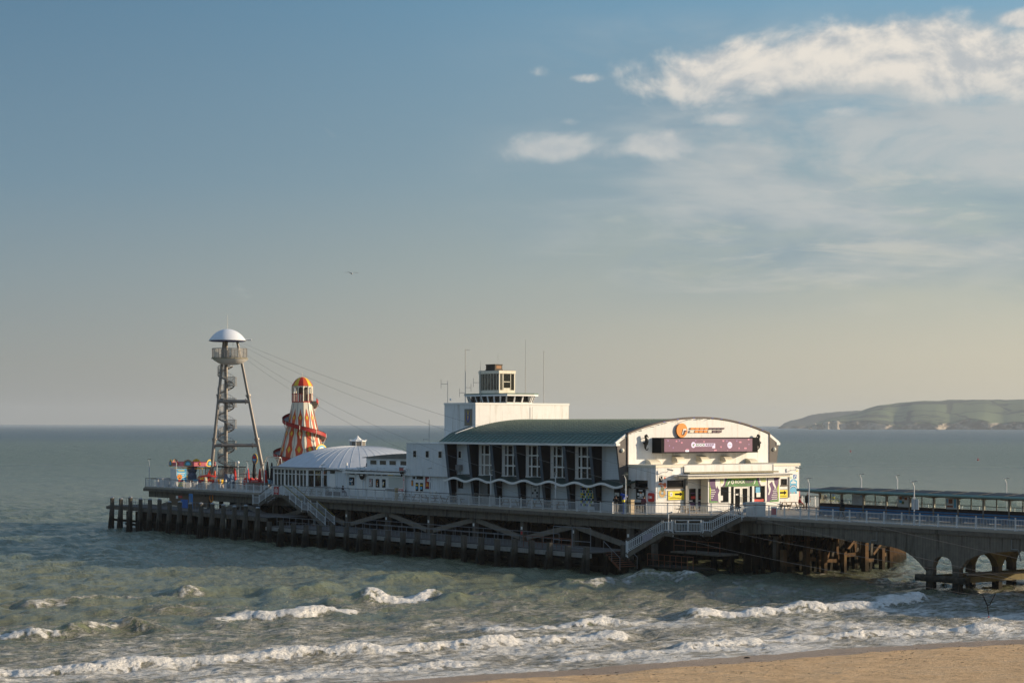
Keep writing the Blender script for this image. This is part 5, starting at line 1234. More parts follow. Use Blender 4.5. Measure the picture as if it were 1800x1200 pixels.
# ---------------------------------------------------------------- lookout block, annexe, cafe, rides
def build_lookout():
    t = thing('lookout_block', 'tall white block behind the green roof with a glazed lookout cabin on top', 'building', (-36.5, 13, 9))
    u0 = -33.5
    b = MB(); b.box(u0-6.1, u0, 6.19, 19.4, 9.0, 16.22); b.box(-44.0, u0-6.101, 9.5, 19.4, 9.0, 16.1); part('wall', b, m_white, t)
    b = MB(); b.box(u0-6.16, u0+.06, 6.13, 19.46, 16.221, 16.42); b.box(-44.05, u0-6.161, 9.44, 19.46, 16.101, 16.3); part('coping', b, m_wood_w, t)
    # cabin with outward leaning windows
    P = [(-34.5, 11.2), (-34.5, 14.6), (-35.6, 15.9), (-42.0, 15.9), (-43.0, 14.6), (-43.0, 11.9), (-41.6, 11.2)]
    c = (-38.7, 13.4)
    def sc_(p, k): return (c[0]+(p[0]-c[0])*k, c[1]+(p[1]-c[1])*k)
    def off(p, d): 
        dx, dy = p[0]-c[0], p[1]-c[1]; L = math.hypot(dx, dy); return (p[0]+dx/L*d, p[1]+dy/L*d)
    core = MB(); core.pz([off(p, -.35) for p in P], 16.3, 17.25); part('cabin_wall', core, m_dglass, t)
    for i in range(len(P)):
        a, d = P[i], P[(i+1) % len(P)]
        L = math.dist(a, d); n = 3 if L > 3 else 3 if i == 0 else 2 if L < 2 else 3
        if i == 6: n = 4
        fr = MB()
        A0, D0 = off(a, -.22), off(d, -.22)
        if L > 6: n = 6
        for k in range(n+1):
            s = k/n; p0 = (A0[0]+(D0[0]-A0[0])*s, A0[1]+(D0[1]-A0[1])*s); p1 = (a[0]+(d[0]-a[0])*s, a[1]+(d[1]-a[1])*s)
            fr.bar((*p0, 16.35), (*off(p1, .12), 17.22), .16, .10)
        fr.bar((*off(A0, .02), 16.42), (*off(D0, .02), 16.42), .12, .18)
        part('cabin_frame', fr, m_wood_w, t)
    r = MB(); r.pz([off(p, .55) for p in P], 17.23, 17.42); part('cabin_roof', r, m_wood_w, t)
    r = MB(); r.pz([off(p, .58) for p in P], 17.421, 17.55); part('cabin_roof_edge', r, m_copper, t)
    # upper glazed cabin
    ua, ub, va, vb = -39.4, -35.5, 10.9, 13.15
    b = MB(); b.box(ua, ub, va, vb, 17.551, 17.9); part('upper_sill', b, m_cream, t)
    b = MB(); b.box(ua-.06, ub+.06, va-.06, vb+.06, 19.78, 20.12); part('upper_roof', b, m_cream, t)
    b = MB(); b.box(ua-.03, ub+.03, va-.03, vb+.03, 20.121, 20.16); part('upper_roof_edge', b, m_felt, t)
    b = MB(); n = 7
    for x in [ua+.06, ub-.06]: 
        for v in [va+.06, vb-.06]: b.cb(x, v, 18.84, .14, .14, 1.88)
    for k in range(1, n): b.cb(ua+(ub-ua)*k/n, va+.05, 18.84, .05, .05, 1.88)
    for v in (va+.45, va+.62, vb-.60): b.cb(ub-.05, v, 18.84, .06, .06, 1.88)
    b.cb(ub-.04, va+1.08, 18.0, .05, .9, .3); b.cb(ub-.04, va+1.08, 18.85, .05, .9, .07)
    part('upper_frame', b, m_cream, t, stuff=True)
    b = MB(); b.box(ua+.05, ub-.05, va+.04, va+.06, 17.9, 19.78); b.box(ub-.06, ub-.045, va+.1, vb-.1, 17.9, 19.78); b.box(ua+.04, ua+.06, va+.1, vb-.1, 17.9, 19.78); b.box(ua+.05, ub-.05, vb-.06, vb-.04, 17.9, 19.78); part('upper_pane', b, m_gtint, t)
    b = MB(); b.box(-38.6, -37.2, 11.6, 12.5, 17.56, 18.8); b.box(-37.0, -36.4, 12.4, 12.9, 17.56, 18.4); part('desk', b, m_dark, t)
    b = MB(); 
    for k in range(4): b.box(ua+.3+k*.85, ua+.72+k*.85, va+.14, va+.16, 17.95, 19.75)
    part('blind', b, M('pale_green_blind', (.25, .30, .27), .6, var=.05), t)
    b = MB(); b.box(-38.6, -36.75, 11.2, 12.35, 20.17, 20.30); b.box(-38.55, -36.8, 11.25, 12.30, 20.301, 20.8); b.box(-38.6, -36.75, 11.2, 12.35, 20.801, 20.88); part('roof_unit', b, m_brownledge, t)
    b = MB(); b.box(-36.799, -36.785, 11.45, 12.15, 20.38, 20.72); part('roof_unit_grille', b, M('orange_brown_grille', (.35, .17, .07), .6, var=.1), t)
    # heraldic plaque -> plain shield board
    q = thing('shield_plaque', 'tall grey plaque with blue and gold shield emblem on the side of the lookout block', 'plaque', (-34.9, 6.19, 14.8))
    b = MB(); b.box(-35.55, -34.15, 6.12, 6.188, 13.85, 15.72); part('board', b, M('grey_brown_plaque', (.24, .215, .18), .7, var=.08), q)
    b = MB(); g = random.Random(2)
    b.pv([(-35.15, 15.0), (-34.55, 15.0), (-34.55, 14.5), (-34.85, 14.2), (-35.15, 14.5)], 6.10, 6.119, 0)
    b.pv([(-35.0, 14.95), (-34.7, 14.95), (-34.85, 14.3)], 6.09, 6.099, 1)
    for sx in (-1, 1):
        b.pv([(-34.85+sx*.35, 14.2), (-34.85+sx*.55, 14.5), (-34.85+sx*.50, 15.1), (-34.85+sx*.38, 14.9)], 6.10, 6.119, 2); b.pv([(-34.85+sx*.2, 15.05), (-34.85+sx*.32, 15.3), (-34.85+sx*.1, 15.25)], 6.10, 6.119, 0)
    b.pv([(-35.0, 15.1), (-34.7, 15.1), (-34.85, 15.55)], 6.10, 6.119, 1); b.pv([(-35.2, 14.1), (-34.85, 13.98), (-34.5, 14.1), (-34.85, 14.07)], 6.10, 6.119, 2)
    part('emblem', b, [m_royal, m_hyel, M('dull_gold', (.30, .22, .08), .5, var=.1)], q)
    # aerials
    def mast(label, u, v, z0, z1, r=.045, arms=(), whip=0):
        a = thing('aerial_mast', label, 'aerial', (u, v, z0), group='aerials round the lookout')
        b = MB(); b.tube((u, v, z0), (u, v, z1-whip), r, 6, r*.8)
        if whip: b.tube((u, v, z1-whip), (u, v, z1), r*.5, 5, r*.3)
        part('pole', b, M('pale_mast_paint', (.42, .42, .40), .5, var=.1), a)
        for (du, dv, za, h) in arms:
            b = MB(); b.tube((u, v, za), (u+du, v+dv, za), .022, 4); b.tube((u+du, v+dv, za-h), (u+du, v+dv, za+h), .022, 4); part('antenna_arm', b, m_grey, a)
    mast('tall thin mast with short top arm left of the lookout cabin', -38.9, 8.6, 16.3, 22.6, .05, [(0, .55, 22.5, .05), (0, .8, 18.2, .45), (-.5, -.45, 17.6, .5)])
    mast('second mast with side antenna close to the cabin roof', -39.0, 10.8, 16.4, 21.3, .045, [(-.7, -.5, 18.8, .5)], 1.2)
    mast('short mast with hooked antenna at the far left corner of the lookout block', -39.4, 6.5, 14.0, 19.0, .035, [(-.9, -.3, 18.6, .5)])
    mast('tallest white whip aerial right of the glazed cabin', -38.5, 16.9, 16.4, 23.9, .05, (), 3.2)
    mast('whip aerial with blob on its tip over the right end of the lookout block', -38.0, 19.2, 16.3, 22.6, .045, [(0, .08, 22.5, .06)])
    mast('faint slim whip behind the glazed cabin', -42, 15.5, 17.5, 22.3, .02)
    mast('thin pole on the roof of the annexe', -42.4, 6.0, 11.9, 14.5, .04, [(-1.2, 0, 12.25, .12)])
    mast('drainpipe like pole with dish on the front of the lookout block', -33.35, 14.0, 13.6, 16.0, .03, [(.0, -.4, 14.1, .06)])
    b = MB(); b.sphere((0, 0, 0), .15, .08, .15, 10, 6)
    solo('satellite_dish', b, m_wood_w, 'small round white dish at the left corner of the lookout block', 'dish', (-39.0, 6.6, 16.8))
build_lookout()

def build_annexe():
    t = thing('annexe', 'white boarded two storey annexe with small square windows between pavilion and cafe', 'building', (-39.5, 8, DK))
    b = MB(); b.box(-43.44, U1-.01, 3.55, 12, 8.15, 11.80); part('upper_wall', b, m_white2, t)
    b = MB(); b.box(-43.5, U1-.005, 3.50, 12, 11.801, 11.90); part('coping', b, m_wood_w, t)
    b = MB(); b.box(-43.3, U1-.02, 3.95, 12, DK, 8.149); part('lower_wall', b, m_white2, t)
    b = MB(); k = -43.35
    while k < -34: b.box(k, k+.03, 3.535, 3.549, 8.2, 11.78); k += .31
    part('board_joint', b, m_wood_w, t, stuff=True)
    for x in (-41.95, -39.41, -36.86):
        f = MB(); f.box(x-.1, x+.72, 3.50, 3.549, 10.15, 11.1); f = part('window', f, m_wood_w, t)
        g = MB(); g.box(x+.02, x+.60, 3.48, 3.499, 10.27, 10.98); part('pane', g, m_dglass, f)
    for x0, x1 in ((-42.2, -41.35), (-41.3, -40.4)):
        d = MB(); d.box(x0, x1, 3.90, 3.949, DK, 7.6); d = part('door', d, m_wood_w, t)
        g = MB(); g.box(x0+.18, x1-.12, 3.885, 3.899, 6.4, 7.35, 0); g.box(x0+.25, x1-.3, 3.875, 3.884, 6.6, 6.9, 1); g.box(x0+.2, x1-.2, 3.875, 3.884, 7.0, 7.15, 2); part('glazing', g, [m_dglass, m_sky, m_hyel], d)
    g = MB(); g.box(-42.7, -42.2, 3.92, 3.949, 7.75, 8.05); g.box(-41.9, -40.6, 3.92, 3.949, 7.75, 8.10); part('fanlight', g, m_dglass, t)
    p = thing('pizza_poster', 'tall red poster with pizza slice beside the annexe doors', 'poster', (-39.6, 3.9, 7.4))
    b = MB(); b.box(-40.1, -39.1, 3.90, 3.945, 6.7, 8.05); part('board', b, m_dbrown, p)
    b = MB(); b.box(-40.05, -39.15, 3.885, 3.899, 6.76, 8.0, 0); b.pv([(-39.95, 6.95), (-39.3, 7.0), (-39.7, 7.45)], 3.87, 3.884, 1); b.box(-39.7, -39.25, 3.87, 3.884, 7.55, 7.7, 2); b.box(-39.6, -39.25, 3.87, 3.884, 7.75, 7.85, 2)
    part('print', b, [M('deep_red_print', (.30, .02, .02), .5, var=.1), m_orange, m_wood_w], p)
    b = MB(); b.box(-42.95, -42.6, 3.91, 3.947, 6.95, 7.6); b.m = 1; b.box(-42.9, -42.65, 3.90, 3.909, 7.0, 7.5)
    solo('small_poster', b, [m_dbrown, m_orange], 'small brown and orange poster left of the annexe doors', 'poster', (-42.8, 3.95, 7.2), local=False)
    b = MB(); b.tube((-43.1, 3.5, 8.9), (-43.1, 3.3, 8.95), .05, 6); b.lathe((-43.1, 3.15, 8.95), [(0, .1), (.15, .08), (.2, -.15), (.0, -.15)], 12)
    solo('wall_lamp', b, m_wood_w, 'round white lamp at the left end of the annexe wall', 'lamp', (-43.1, 3.5, 8.9), local=False)
    b = MB(); b.box(-38.3, -37.85, 3.8, 3.949, 6.1, 6.5); b.box(-39.0, -38.8, 3.88, 3.949, 6.05, 6.2); b.box(-39.0, -38.8, 3.88, 3.949, 6.3, 6.42); part('meter_box', b, m_wood_w, t)
build_annexe()

CV = 4.6     # cafe front wall
def build_cafe():
    t = thing('cafe', 'low white cafe and kiosk building with a large pale dome and glazed end', 'building', (-60, 14, DK))
    zt = 8.42
    b = MB(); b.box(-62.6, -43.5, CV, 24, DK, zt-.02); part('wall', b, m_white2, t)
    b = MB(); b.box(-62.6, -43.52, CV-.25, 24, zt-.018, zt+.18); b.box(-58.2, -43.5, CV-.5, CV-.251, zt-.30, zt-.06); part('roof_edge', b, m_wood_w, t)
    b = MB(); b.box(-62.5, -43.55, CV-.1, 23.9, zt+.181, zt+.24); part('flat_roof', b, m_leadroof, t)
    # octagonal glazed hall under the dome
    C = (-71.6, 14.7); ap = 10.0; R8 = ap/math.cos(PI/8)
    def oc(r, k): a = PI/8+k*PI/4; return (C[0]+r*math.cos(a), C[1]+r*math.sin(a))
    sill = MB(); sill.pz([oc(R8-.25, k) for k in range(8)], DK, DK+.75); part('dado_wall', sill, m_white2, t)
    # glazing bars and panes on the faces that show
    for k in range(8):
        a, d = oc(R8, k), oc(R8, (k+1) % 8); L = math.dist(a, d); n = 9
        fr = MB()
        for i in range(n+1):
            s = i/n; p = (a[0]+(d[0]-a[0])*s, a[1]+(d[1]-a[1])*s); w = .30 if i % 3 == 0 else .13
            e = ((d[0]-a[0])/L*w/2, (d[1]-a[1])/L*w/2)
            fr.bar((p[0]-e[0], p[1]-e[1], (DK+zt)/2+.0), (p[0]+e[0], p[1]+e[1], (DK+zt)/2), .12, zt-DK-.02)
        for z, h in ((DK+.80, .10), (7.72, .09), (zt-.10, .16)): fr.bar((*a, z), (*d, z), .12, h)
        part('glazing_bar', fr, m_wood_w, t)
        g = MB(); aa, dd = oc(R8-.1, k), oc(R8-.1, (k+1) % 8); g.bar((*aa, (DK+.8+zt)/2), (*dd, (DK+.8+zt)/2), .015, zt-DK-.85); part('pane', g, m_gtint, t)
    fl = MB(); fl.box(C[0]-4, C[0]+4, C[1]-2, C[1]+2, DK, 8.3); fl.box(C[0]-1, C[0]+.6, C[1]-8, C[1]-7, DK, 7.9); part('inner_wall', fl, m_dark, t)
    g = random.Random(5)
    fu = MB()
    for k in range(22):
        x, y = C[0]+g.uniform(-6, 6), C[1]+g.uniform(-8.5, -3); fu.cb(x, y, DK+1.1, .5, .5, .8, g.choice([0, 1, 2])); fu.cb(x, y, DK+1.8, .25, .2, .6, g.choice([0, 2, 3]))
    part('furniture', fu, [m_dark, m_dbrown, m_redfab, m_orange], t, stuff=True)
    cs = MB(); cs.pz([oc(R8+.42, k) for k in range(8)], zt-.02, zt+.06); part('cornice', cs, m_wood_w, t)
    gt = MB(); gt.pz([oc(R8+.50, k) for k in range(8)], zt+.061, zt+.17); part('gutter', gt, m_grey, t)
    # shallow dome with seams
    N = 48; prof = [(9.9*math.cos(a), 2.56*math.sin(a)) for a in [PI/2*i/16 for i in range(17)]]
    prof = [(10.25*(1-(i/16)), 2.62*(1-(1-i/16)**2.5)) for i in range(17)]
    b = MB(); b.lathe((C[0], C[1], zt+.18), prof, N); dome = part('dome', b, m_leadroof, t, smooth=True)
    b = MB()
    for i in range(0, N):
        a = 2*PI*i/N
        for p, q in zip(prof[:-2], prof[1:-1]):
            b.bar((C[0]+p[0]*math.cos(a), C[1]+p[0]*math.sin(a), zt+.185+p[1]), (C[0]+q[0]*math.cos(a), C[1]+q[0]*math.sin(a), zt+.185+q[1]), .05, .03)
    part('dome_seam', b, M('pale_dome_seam', (.56, .58, .60), .5, var=.1), dome, stuff=True)
    # lantern on top
    b = MB(); z = zt+.18+2.55; b.lathe((C[0], C[1], z), [(1.0, 0), (1.0, .62)], 8, cap=True); ln = part('lantern', b, m_felt, t)
    b = MB()
    for k in range(8): a = PI/8*2*k; b.tube((C[0]+1.0*math.cos(a), C[1]+1.0*math.sin(a), z), (C[0]+1.0*math.cos(a), C[1]+1.0*math.sin(a), z+.7), .05, 5); b.sphere((C[0]+1.12*math.cos(a), C[1]+1.12*math.sin(a), z+.80), .09, n=6, k=4)
    b.lathe((C[0], C[1], z+.62), [(1.12, 0), (1.12, .1), (.55, .25), (.2, .55), (.05, .75), (0, .8)], 8); part('lantern_roof', b, m_wood_w, ln)
    # curved clerestory box on the flat roof
    b = MB(); b.box(-57.4, -43.5, 7.0, 13, zt+.2, 9.92); part('clerestory_wall', b, m_wood_w, t)
    b = MB(); n = 16; pts = [(-57.9, 9.921), (-57.9, 9.98)]+[(-57.9+14.35*i/n, 9.98+.62*math.sin(PI*min(.5+.0*i, i/n*1.0)*.999) if False else 9.98+.60*math.sin(min(1, i/n*1.25)*PI/2)) for i in range(1, n+1)]+[(-43.55, 9.921)]
    b.pv(pts, 6.7, 13.3); part('clerestory_roof', b, m_felt, t)
    for i in range(6):
        x = -56.4+i*2.12+(.25 if i > 2 else 0)
        f = MB(); f.box(x-.12, x+1.5, 6.95, 6.999, 9.08, 9.75); f = part('window', f, m_wood_w, t)
        g = MB(); g.box(x, x+1.35, 6.93, 6.949, 9.17, 9.66); part('pane', g, M('brownish_glass', (.05, .042, .032), .15, var=.05), f)
    b = MB(); b.box(-47.6, -44.3, 5.6, 6.9, zt+.25, 9.15); part('roof_box', b, m_wood_w, t)
    b = MB(); b.box(-51.5, -45.2, 4.5, 5.4, zt+.25, 8.95); b.box(-56.0, -51.8, 4.7, 5.4, zt+.25, 8.85); part('awning_box', b, m_white2, t)
    b = MB(); b.tube((-60.3, 6, zt+.2), (-60.3, 6, 9.3), .12, 8); part('flue', b, m_wood_w, t)
    b = MB(); b.path([(-57.3, 6.95, 9.3), (-57.3, 6.9, 8.9), (-55.0, 4.6, 8.7), (-54.3, 4.4, 8.3)], .04, 5); b.box(-63.5, -59.2, CV-.32, CV-.25, 8.35, 8.45); b.box(-57.5, -44.5, CV-.58, CV-.50, 8.42, 8.50); part('cable_run', b, m_black, t)
    # string of little lamps
    for i in range(8):
        b = MB(); x = -60.0+i*1.35; b.sphere((x, CV-.45, zt+.20), .10, .1, .08, 6, 4); part('bulb', b, m_alu, t)
    # shutter, doors, boards along the front
    def panel(name, x0, x1, z0, z1, m, d=.05, par=t, lift=0.0): 
        b = MB(); b.box(x0, x1, CV-d-lift, CV-.002-lift, z0, z1); return part(name, b, m, par)
    panel('shutter_frame', -48.9, -45.2, 6.45, 7.95, m_wood_w, .06); panel('shutter', -48.6, -45.5, 6.62, 7.80, M('roller_shutter', (.52, .53, .48), .5, var=.03, ribs=((0, 0, 1), 9, .2)), .05, lift=.065); panel('counter', -49.1, -45.1, 6.38, 6.46, m_grey, .25)
    for x0, x1 in ((-57.45, -56.1), (-55.7, -54.4), (-53.2, -51.7), (-51.6, -50.3), (-50.2, -49.0), (-61.9, -60.6)):
        d = panel('door', x0, x1, DK, 7.9, m_wood_w, .06)
        panel('fanlight', x0+.15, x1-.15, 7.98, 8.32, m_dglass, .06)
    for i in range(5): panel('lap_board', -60.4, -57.6, DK+.1+i*.5, DK+.56+i*.5, m_white2, .03)
    for x in (-53.55, -53.9, -49.0, -58.0): 
        b = MB(); b.box(x, x+.10, CV-.09, CV-.001, DK, 8.3); part('pilaster', b, m_wood_w, t)
    def board(label, x0, x1, z0, z1, m1, m2, n, seed):
        s = thing('notice_board', label, 'notice board', ((x0+x1)/2, CV, z0), group='notice boards on the cafe front')
        b = MB(); b.box(x0, x1, CV-.14, CV-.065, z0, z1); part('frame', b, m_dbrown, s)
        g = random.Random(seed); b = MB(); b.box(x0+.06, x1-.06, CV-.152, CV-.141, z0+.06, z1-.06, 0)
        for i in range(n):
            x = g.uniform(x0+.1, x1-.3); z = g.uniform(z0+.1, z1-.25); b.box(x, x+g.uniform(.08, .25), CV-.160, CV-.153, z, z+g.uniform(.05, .2), 1+i % 2)
        part('print', b, [m1, m2, m_wood_w], s)
    board('dark blue chalk board beside the cafe door', -57.25, -56.2, 6.68, 7.62, m_navy, m_sky, 14, 1)
    board('pale menu board with red squares', -52.85, -52.1, 6.60, 7.55, M('pale_menu_print', (.45, .42, .40), .5, var=.05), m_redfab, 9, 2)
    board('blue and orange poster on a cafe door', -51.35, -50.65, 6.58, 7.55, m_navy, m_orange, 6, 3)
    board('black and yellow poster on a cafe door', -49.95, -49.3, 6.58, 7.55, m_black, m_hyel, 6, 4)
    b = MB(); b.lathe((0, 0, 0), [(0, 0), (.55, 0), (.55, .07), (0, .071)], 22); b.xf(lambda p: Vector((-54.0+p.x, CV-.35-p.z, 7.95+p.y))); b.m = 1
    b.box(-54.3, -53.7, CV-.435, CV-.43, 7.88, 8.02)
    solo('round_sign', b, [m_black, m_alu], 'round black hanging sign on the cafe front', 'sign', (-54, CV, 7.9), local=False)
    for i, (x0, x1, m) in enumerate(((-48.7, -47.6, m_hyel), (-47.3, -46.1, M('teal_strip_print', (.05, .25, .22), .5, var=.1)), (-45.9, -45.2, M('dull_red_strip_print', (.30, .05, .04), .5, var=.1)))):
        b = MB(); b.box(x0, x1, CV-.12, CV-.065, 8.0, 8.28); solo('strip_sign', b, m, ['small yellow strip sign over the kiosk shutter', 'small teal strip sign over the kiosk shutter', 'small red strip sign over the kiosk shutter'][i], 'sign', ((x0+x1)/2, CV, 8), local=False)
    # KIOSK and BAR lettering
    s = thing('kiosk_sign', 'white board with red KIOSK lettering under the kiosk counter', 'sign', (-45.8, CV, 6.2))
    b = MB(); b.box(-46.6, -44.9, CV-.30, CV-.25, 5.5, 6.62); b.box(-45.15, -44.85, CV-.36, CV-.301, 6.62, 8.1); part('board', b, m_wood_w, s)
    b = MB(); text(b, 'KIOSK', 'N', CV-.304, -46.52, -44.98, 6.22, 6.56, bold=.04)
    for i, ch in enumerate('KIOSK'): text(b, ch, 'N', CV-.364, -45.09, -44.91, 7.75-i*.28, 7.97-i*.28, bold=.02)
    part('lettering', b, m_red, s)
    s = thing('bar_sign', 'small red BAR lettering on the roof corner of the kiosk', 'sign', (-45, CV, 8.8))
    b = MB(); b.box(-45.6, -44.4, CV-.62, CV-.58, 8.55, 9.05); part('board', b, m_grey, s)
    b = MB(); text(b, 'BAR', 'N', CV-.625, -45.5, -44.5, 8.64, 8.98, bold=.03); part('lettering', b, m_red, s)
    b = MB(); b.cb(0, 0, 0, .3, .3, .25); b.cb(.1, -.1, -.3, .12, .12, .3)
    solo('security_camera', b, m_black, 'black camera box under the BAR lettering', 'camera', (-44.9, CV-.7, 8.4))
build_cafe()

# ---------------------------------------------------------------- helter skelter
def build_helter():
    C = (-94.6, 20.0); t = thing('helter_skelter', 'orange and white striped helter skelter tower with red spiral slide', 'helter skelter', (C[0], C[1], DK))
    N = 12
    Zs = [DK, 6.8, 8.2, 9.75, 11.5, 12.6, 13.86, 14.75, 16.0, 16.9]; Rs = [4.25, 3.80, 3.43, 3.06, 2.58, 2.30, 1.98, 1.77, 1.50, 1.34]
    def rad(z): return float(np.interp(z, Zs, Rs))
    OFF = math.radians(6)
    def vert(k, r): a = OFF+2*PI*k/N; return (C[0]+r*math.cos(a), C[1]+r*math.sin(a))
    b = MB()
    for k in range(N):
        b = MB()
        for z0, z1 in zip(Zs, Zs[1:]):
            a, c = vert(k, rad(z0)), vert(k+1, rad(z0)); d, e = vert(k+1, rad(z1)), vert(k, rad(z1))
            b.add([(*a, z0), (*c, z0), (*d, z1), (*e, z1)], [(0, 1, 2, 3)])
        part('body_panel', b, m_cream, t)
        # seam batten
        b = MB(); pts = [(*vert(k, rad(z)+.02), z) for z in Zs]; b.path(pts, .03, 4); part('seam', b, m_grey, t)
    # flame shaped stripes, one per panel, with yellow diamonds
    zd = [14.75, 12.6, 10.4, 8.2]
    prof = [(16.05, .0), (15.4, .13), (14.75, .34), (14.1, .24), (13.6, .20), (13.1, .24), (12.6, .36), (12.0, .25), (11.4, .21), (10.9, .26), (10.4, .37), (9.8, .27), (9.2, .23), (8.7, .27), (8.2, .38), (7.4, .25), (6.4, .2), (DK, .2)]
    def fpt(k, z, s, d=.03):
        r = rad(z)+d; a, c = vert(k, r), vert(k+1, r); m = ((a[0]+c[0])/2, (a[1]+c[1])/2); h = ((c[0]-a[0])/2, (c[1]-a[1])/2); return (m[0]+h[0]*s*2, m[1]+h[1]*s*2, z)
    for k in range(N):
        b = MB()
        for (z0, w0), (z1, w1) in zip(prof, prof[1:]):
            b.add([fpt(k, z1, -w1), fpt(k, z1, w1), fpt(k, z0, w0), fpt(k, z0, -w0)], [(0, 1, 2, 3)])
        part('flame_stripe', b, m_horange, t)
        for z in zd:
            b = MB(); h = .36+(14.75-z)*.03; w = .17; b.add([fpt(k, z-h, 0, .05), fpt(k, z, w, .05), fpt(k, z+h, 0, .05), fpt(k, z, -w, .05)], [(0, 1, 2, 3)]); part('diamond', b, m_hyel, t)
    # top cabin
    b = MB()
    b.lathe((C[0], C[1], 16.9), [(1.0, -.02), (1.42, 0), (1.42, .10), (0, .11)], N, a0=OFF); part('cabin_floor', b, m_red, t)
    for k in range(N):
        a, c = vert(k, 1.38), vert(k+1, 1.38)
        if k not in (11, 0):
            b = MB()
            for i in range(5):
                s = (i+.5)/5; p = (a[0]+(c[0]-a[0])*s, a[1]+(c[1]-a[1])*s); b.cb(p[0], p[1], 17.5, .075, .075, 1.0, i % 2)
            b.bar((*a, 18.03), (*c, 18.03), .09, .1, m=1); part('balustrade', b, [m_cream, m_redfab], t)
        b = MB(); p = a; b.cb(p[0], p[1], 18.05, .11, .11, 2.1)
        # pointed arch head
        m = ((a[0]+c[0])/2, (a[1]+c[1])/2)
        for s0, s1, q0, q1 in ((0, .5, 18.75, 19.0), (.5, 1, 19.0, 18.75)):
            A = (a[0]+(c[0]-a[0])*s0, a[1]+(c[1]-a[1])*s0); D = (a[0]+(c[0]-a[0])*s1, a[1]+(c[1]-a[1])*s1)
            b.add([(*A, q0), (*D, q1), (*D, 19.14), (*A, 19.14)], [(0, 1, 2, 3)])
        part('arch_panel', b, m_cream, t)
        # dome gore
        g = MB(); pr = [(1.46, 19.12), (1.28, 19.45), (1.02, 19.85), (.70, 20.15), (.30, 20.34), (.0, 20.38)]
        for (r0, z0), (r1, z1) in zip(pr, pr[1:]): g.add([(*vert(k, r0), z0), (*vert(k+1, r0), z0), (*vert(k+1, r1), z1), (*vert(k, r1), z1)], [(0, 1, 2, 3)])
        part('dome_gore', g, [m_hyel, m_redfab, m_horange][k % 3] if k % 3 else m_hyel, t)
    b = MB(); b.lathe((C[0], C[1], 17.0), [(.75, 0), (.75, 2.1)], 8); part('cabin_core', b, m_dbrown, t)
    b = MB(); b.tube((C[0], C[1], 20.3), (C[0], C[1], 21.0), .05, 6, .03); part('finial', b, m_alu, t)
    # spiral slide: two and a bit turns, anticlockwise going down (east, north, west, south)
    # world east is +X; convert to pier angle
    def ang(wdeg): return math.radians(wdeg)-PH
    n = 150; outer = []; inner = []
    for i in range(n+1):
        s = i/n; wd = -20+s*(720+90+25); z = 17.0-s*(17.0-6.2)
        a = ang(wd); r = rad(z)+.04; ro = r+.72
        inner.append((C[0]+r*math.cos(a), C[1]+r*math.sin(a), z)); outer.append((C[0]+ro*math.cos(a), C[1]+ro*math.sin(a), z))
    tr = MB(); wl = MB(); tp = MB(); un = MB()
    for i in range(n):
        a, c, d, e = inner[i], inner[i+1], outer[i+1], outer[i]
        tr.hexa([a, c, d, e, (a[0], a[1], a[2]+.05), (c[0], c[1], c[2]+.05), (d[0], d[1], d[2]+.05), (e[0], e[1], e[2]+.05)])
        def o(p, dz, k): v = Vector((p[0]-C[0], p[1]-C[1], 0)).normalized()*k; return (p[0]+v.x, p[1]+v.y, p[2]+dz)
        wl.hexa([o(e, -.10, .0), o(d, -.10, .0), o(d, -.10, .05), o(e, -.10, .05), o(e, .40, .0), o(d, .40, .0), o(d, .40, .05), o(e, .40, .05)])
        tp.hexa([o(e, .40, -.02), o(d, .40, -.02), o(d, .40, .06), o(e, .40, .06), o(e, .45, -.02), o(d, .45, -.02), o(d, .45, .06), o(e, .45, .06)])
    part('slide_trough', tr, m_grey, t); part('slide_wall', wl, M('dark_red_slide_paint', (.36, .022, .020), .5, var=.12), t); part('slide_lip', tp, m_black, t)
    for i in range(4, n, 8):
        p = outer[i]; v = Vector((p[0]-C[0], p[1]-C[1], 0)).normalized()
        b = MB(); b.bar((p[0]+v.x*.07, p[1]+v.y*.07, p[2]-.12), (p[0]+v.x*.07, p[1]+v.y*.07, p[2]+.44), .05, .05); 
        zz = p[2]-1.3; r = rad(zz)
        if zz > DK+.4: b.tube((p[0], p[1], p[2]-.1), (C[0]+v.x*r, C[1]+v.y*r, zz), .045, 5)
        part('slide_bracket', b, m_cream, t)
    # entrance pediment on the shore side, right
    a = ang(-38); v = Vector((math.cos(a), math.sin(a), 0)); w = Vector((-v.y, v.x, 0))
    def Q(x, y, z): p = Vector((C[0], C[1], 0))+v*(3.1+y)+w*x; return (p.x, p.y, z)
    def board(mb, pts, y0, y1, m):
        vs = [Q(x, y0, z) for x, z in pts]+[Q(x, y1, z) for x, z in pts]; k = len(pts)
        mb.add(vs, [tuple(range(k-1, -1, -1)), tuple(range(k, 2*k))]+[(i, (i+1) % k, k+(i+1) % k, k+i) for i in range(k)], m)
    b = MB(); arc = [(1.05*math.cos(PI*i/14), 10.3+.85*math.sin(PI*i/14)) for i in range(15)]
    board(b, arc, .35, .5, 0); board(b, [(x*.8, 10.3+(z-10.3)*.8) for x, z in arc], .501, .53, 1); board(b, [(x*.55, 10.3+(z-10.3)*.55) for x, z in arc], .531, .55, 2); board(b, [(x*.3, 10.3+(z-10.3)*.35) for x, z in arc], .551, .57, 3)
    board(b, [(-1.7, 9.35), (1.7, 9.35), (1.75, 9.9), (1.1, 10.3), (-1.1, 10.3), (-1.75, 9.9)], .36, .55, 4)
    for i in range(11): board(b, [(-1.5+i*.28, 9.45), (-1.36+i*.28, 9.75), (-1.45+i*.28, 10.05), (-1.58+i*.28, 9.75)], .551, .57, 3 if i % 2 else 0)
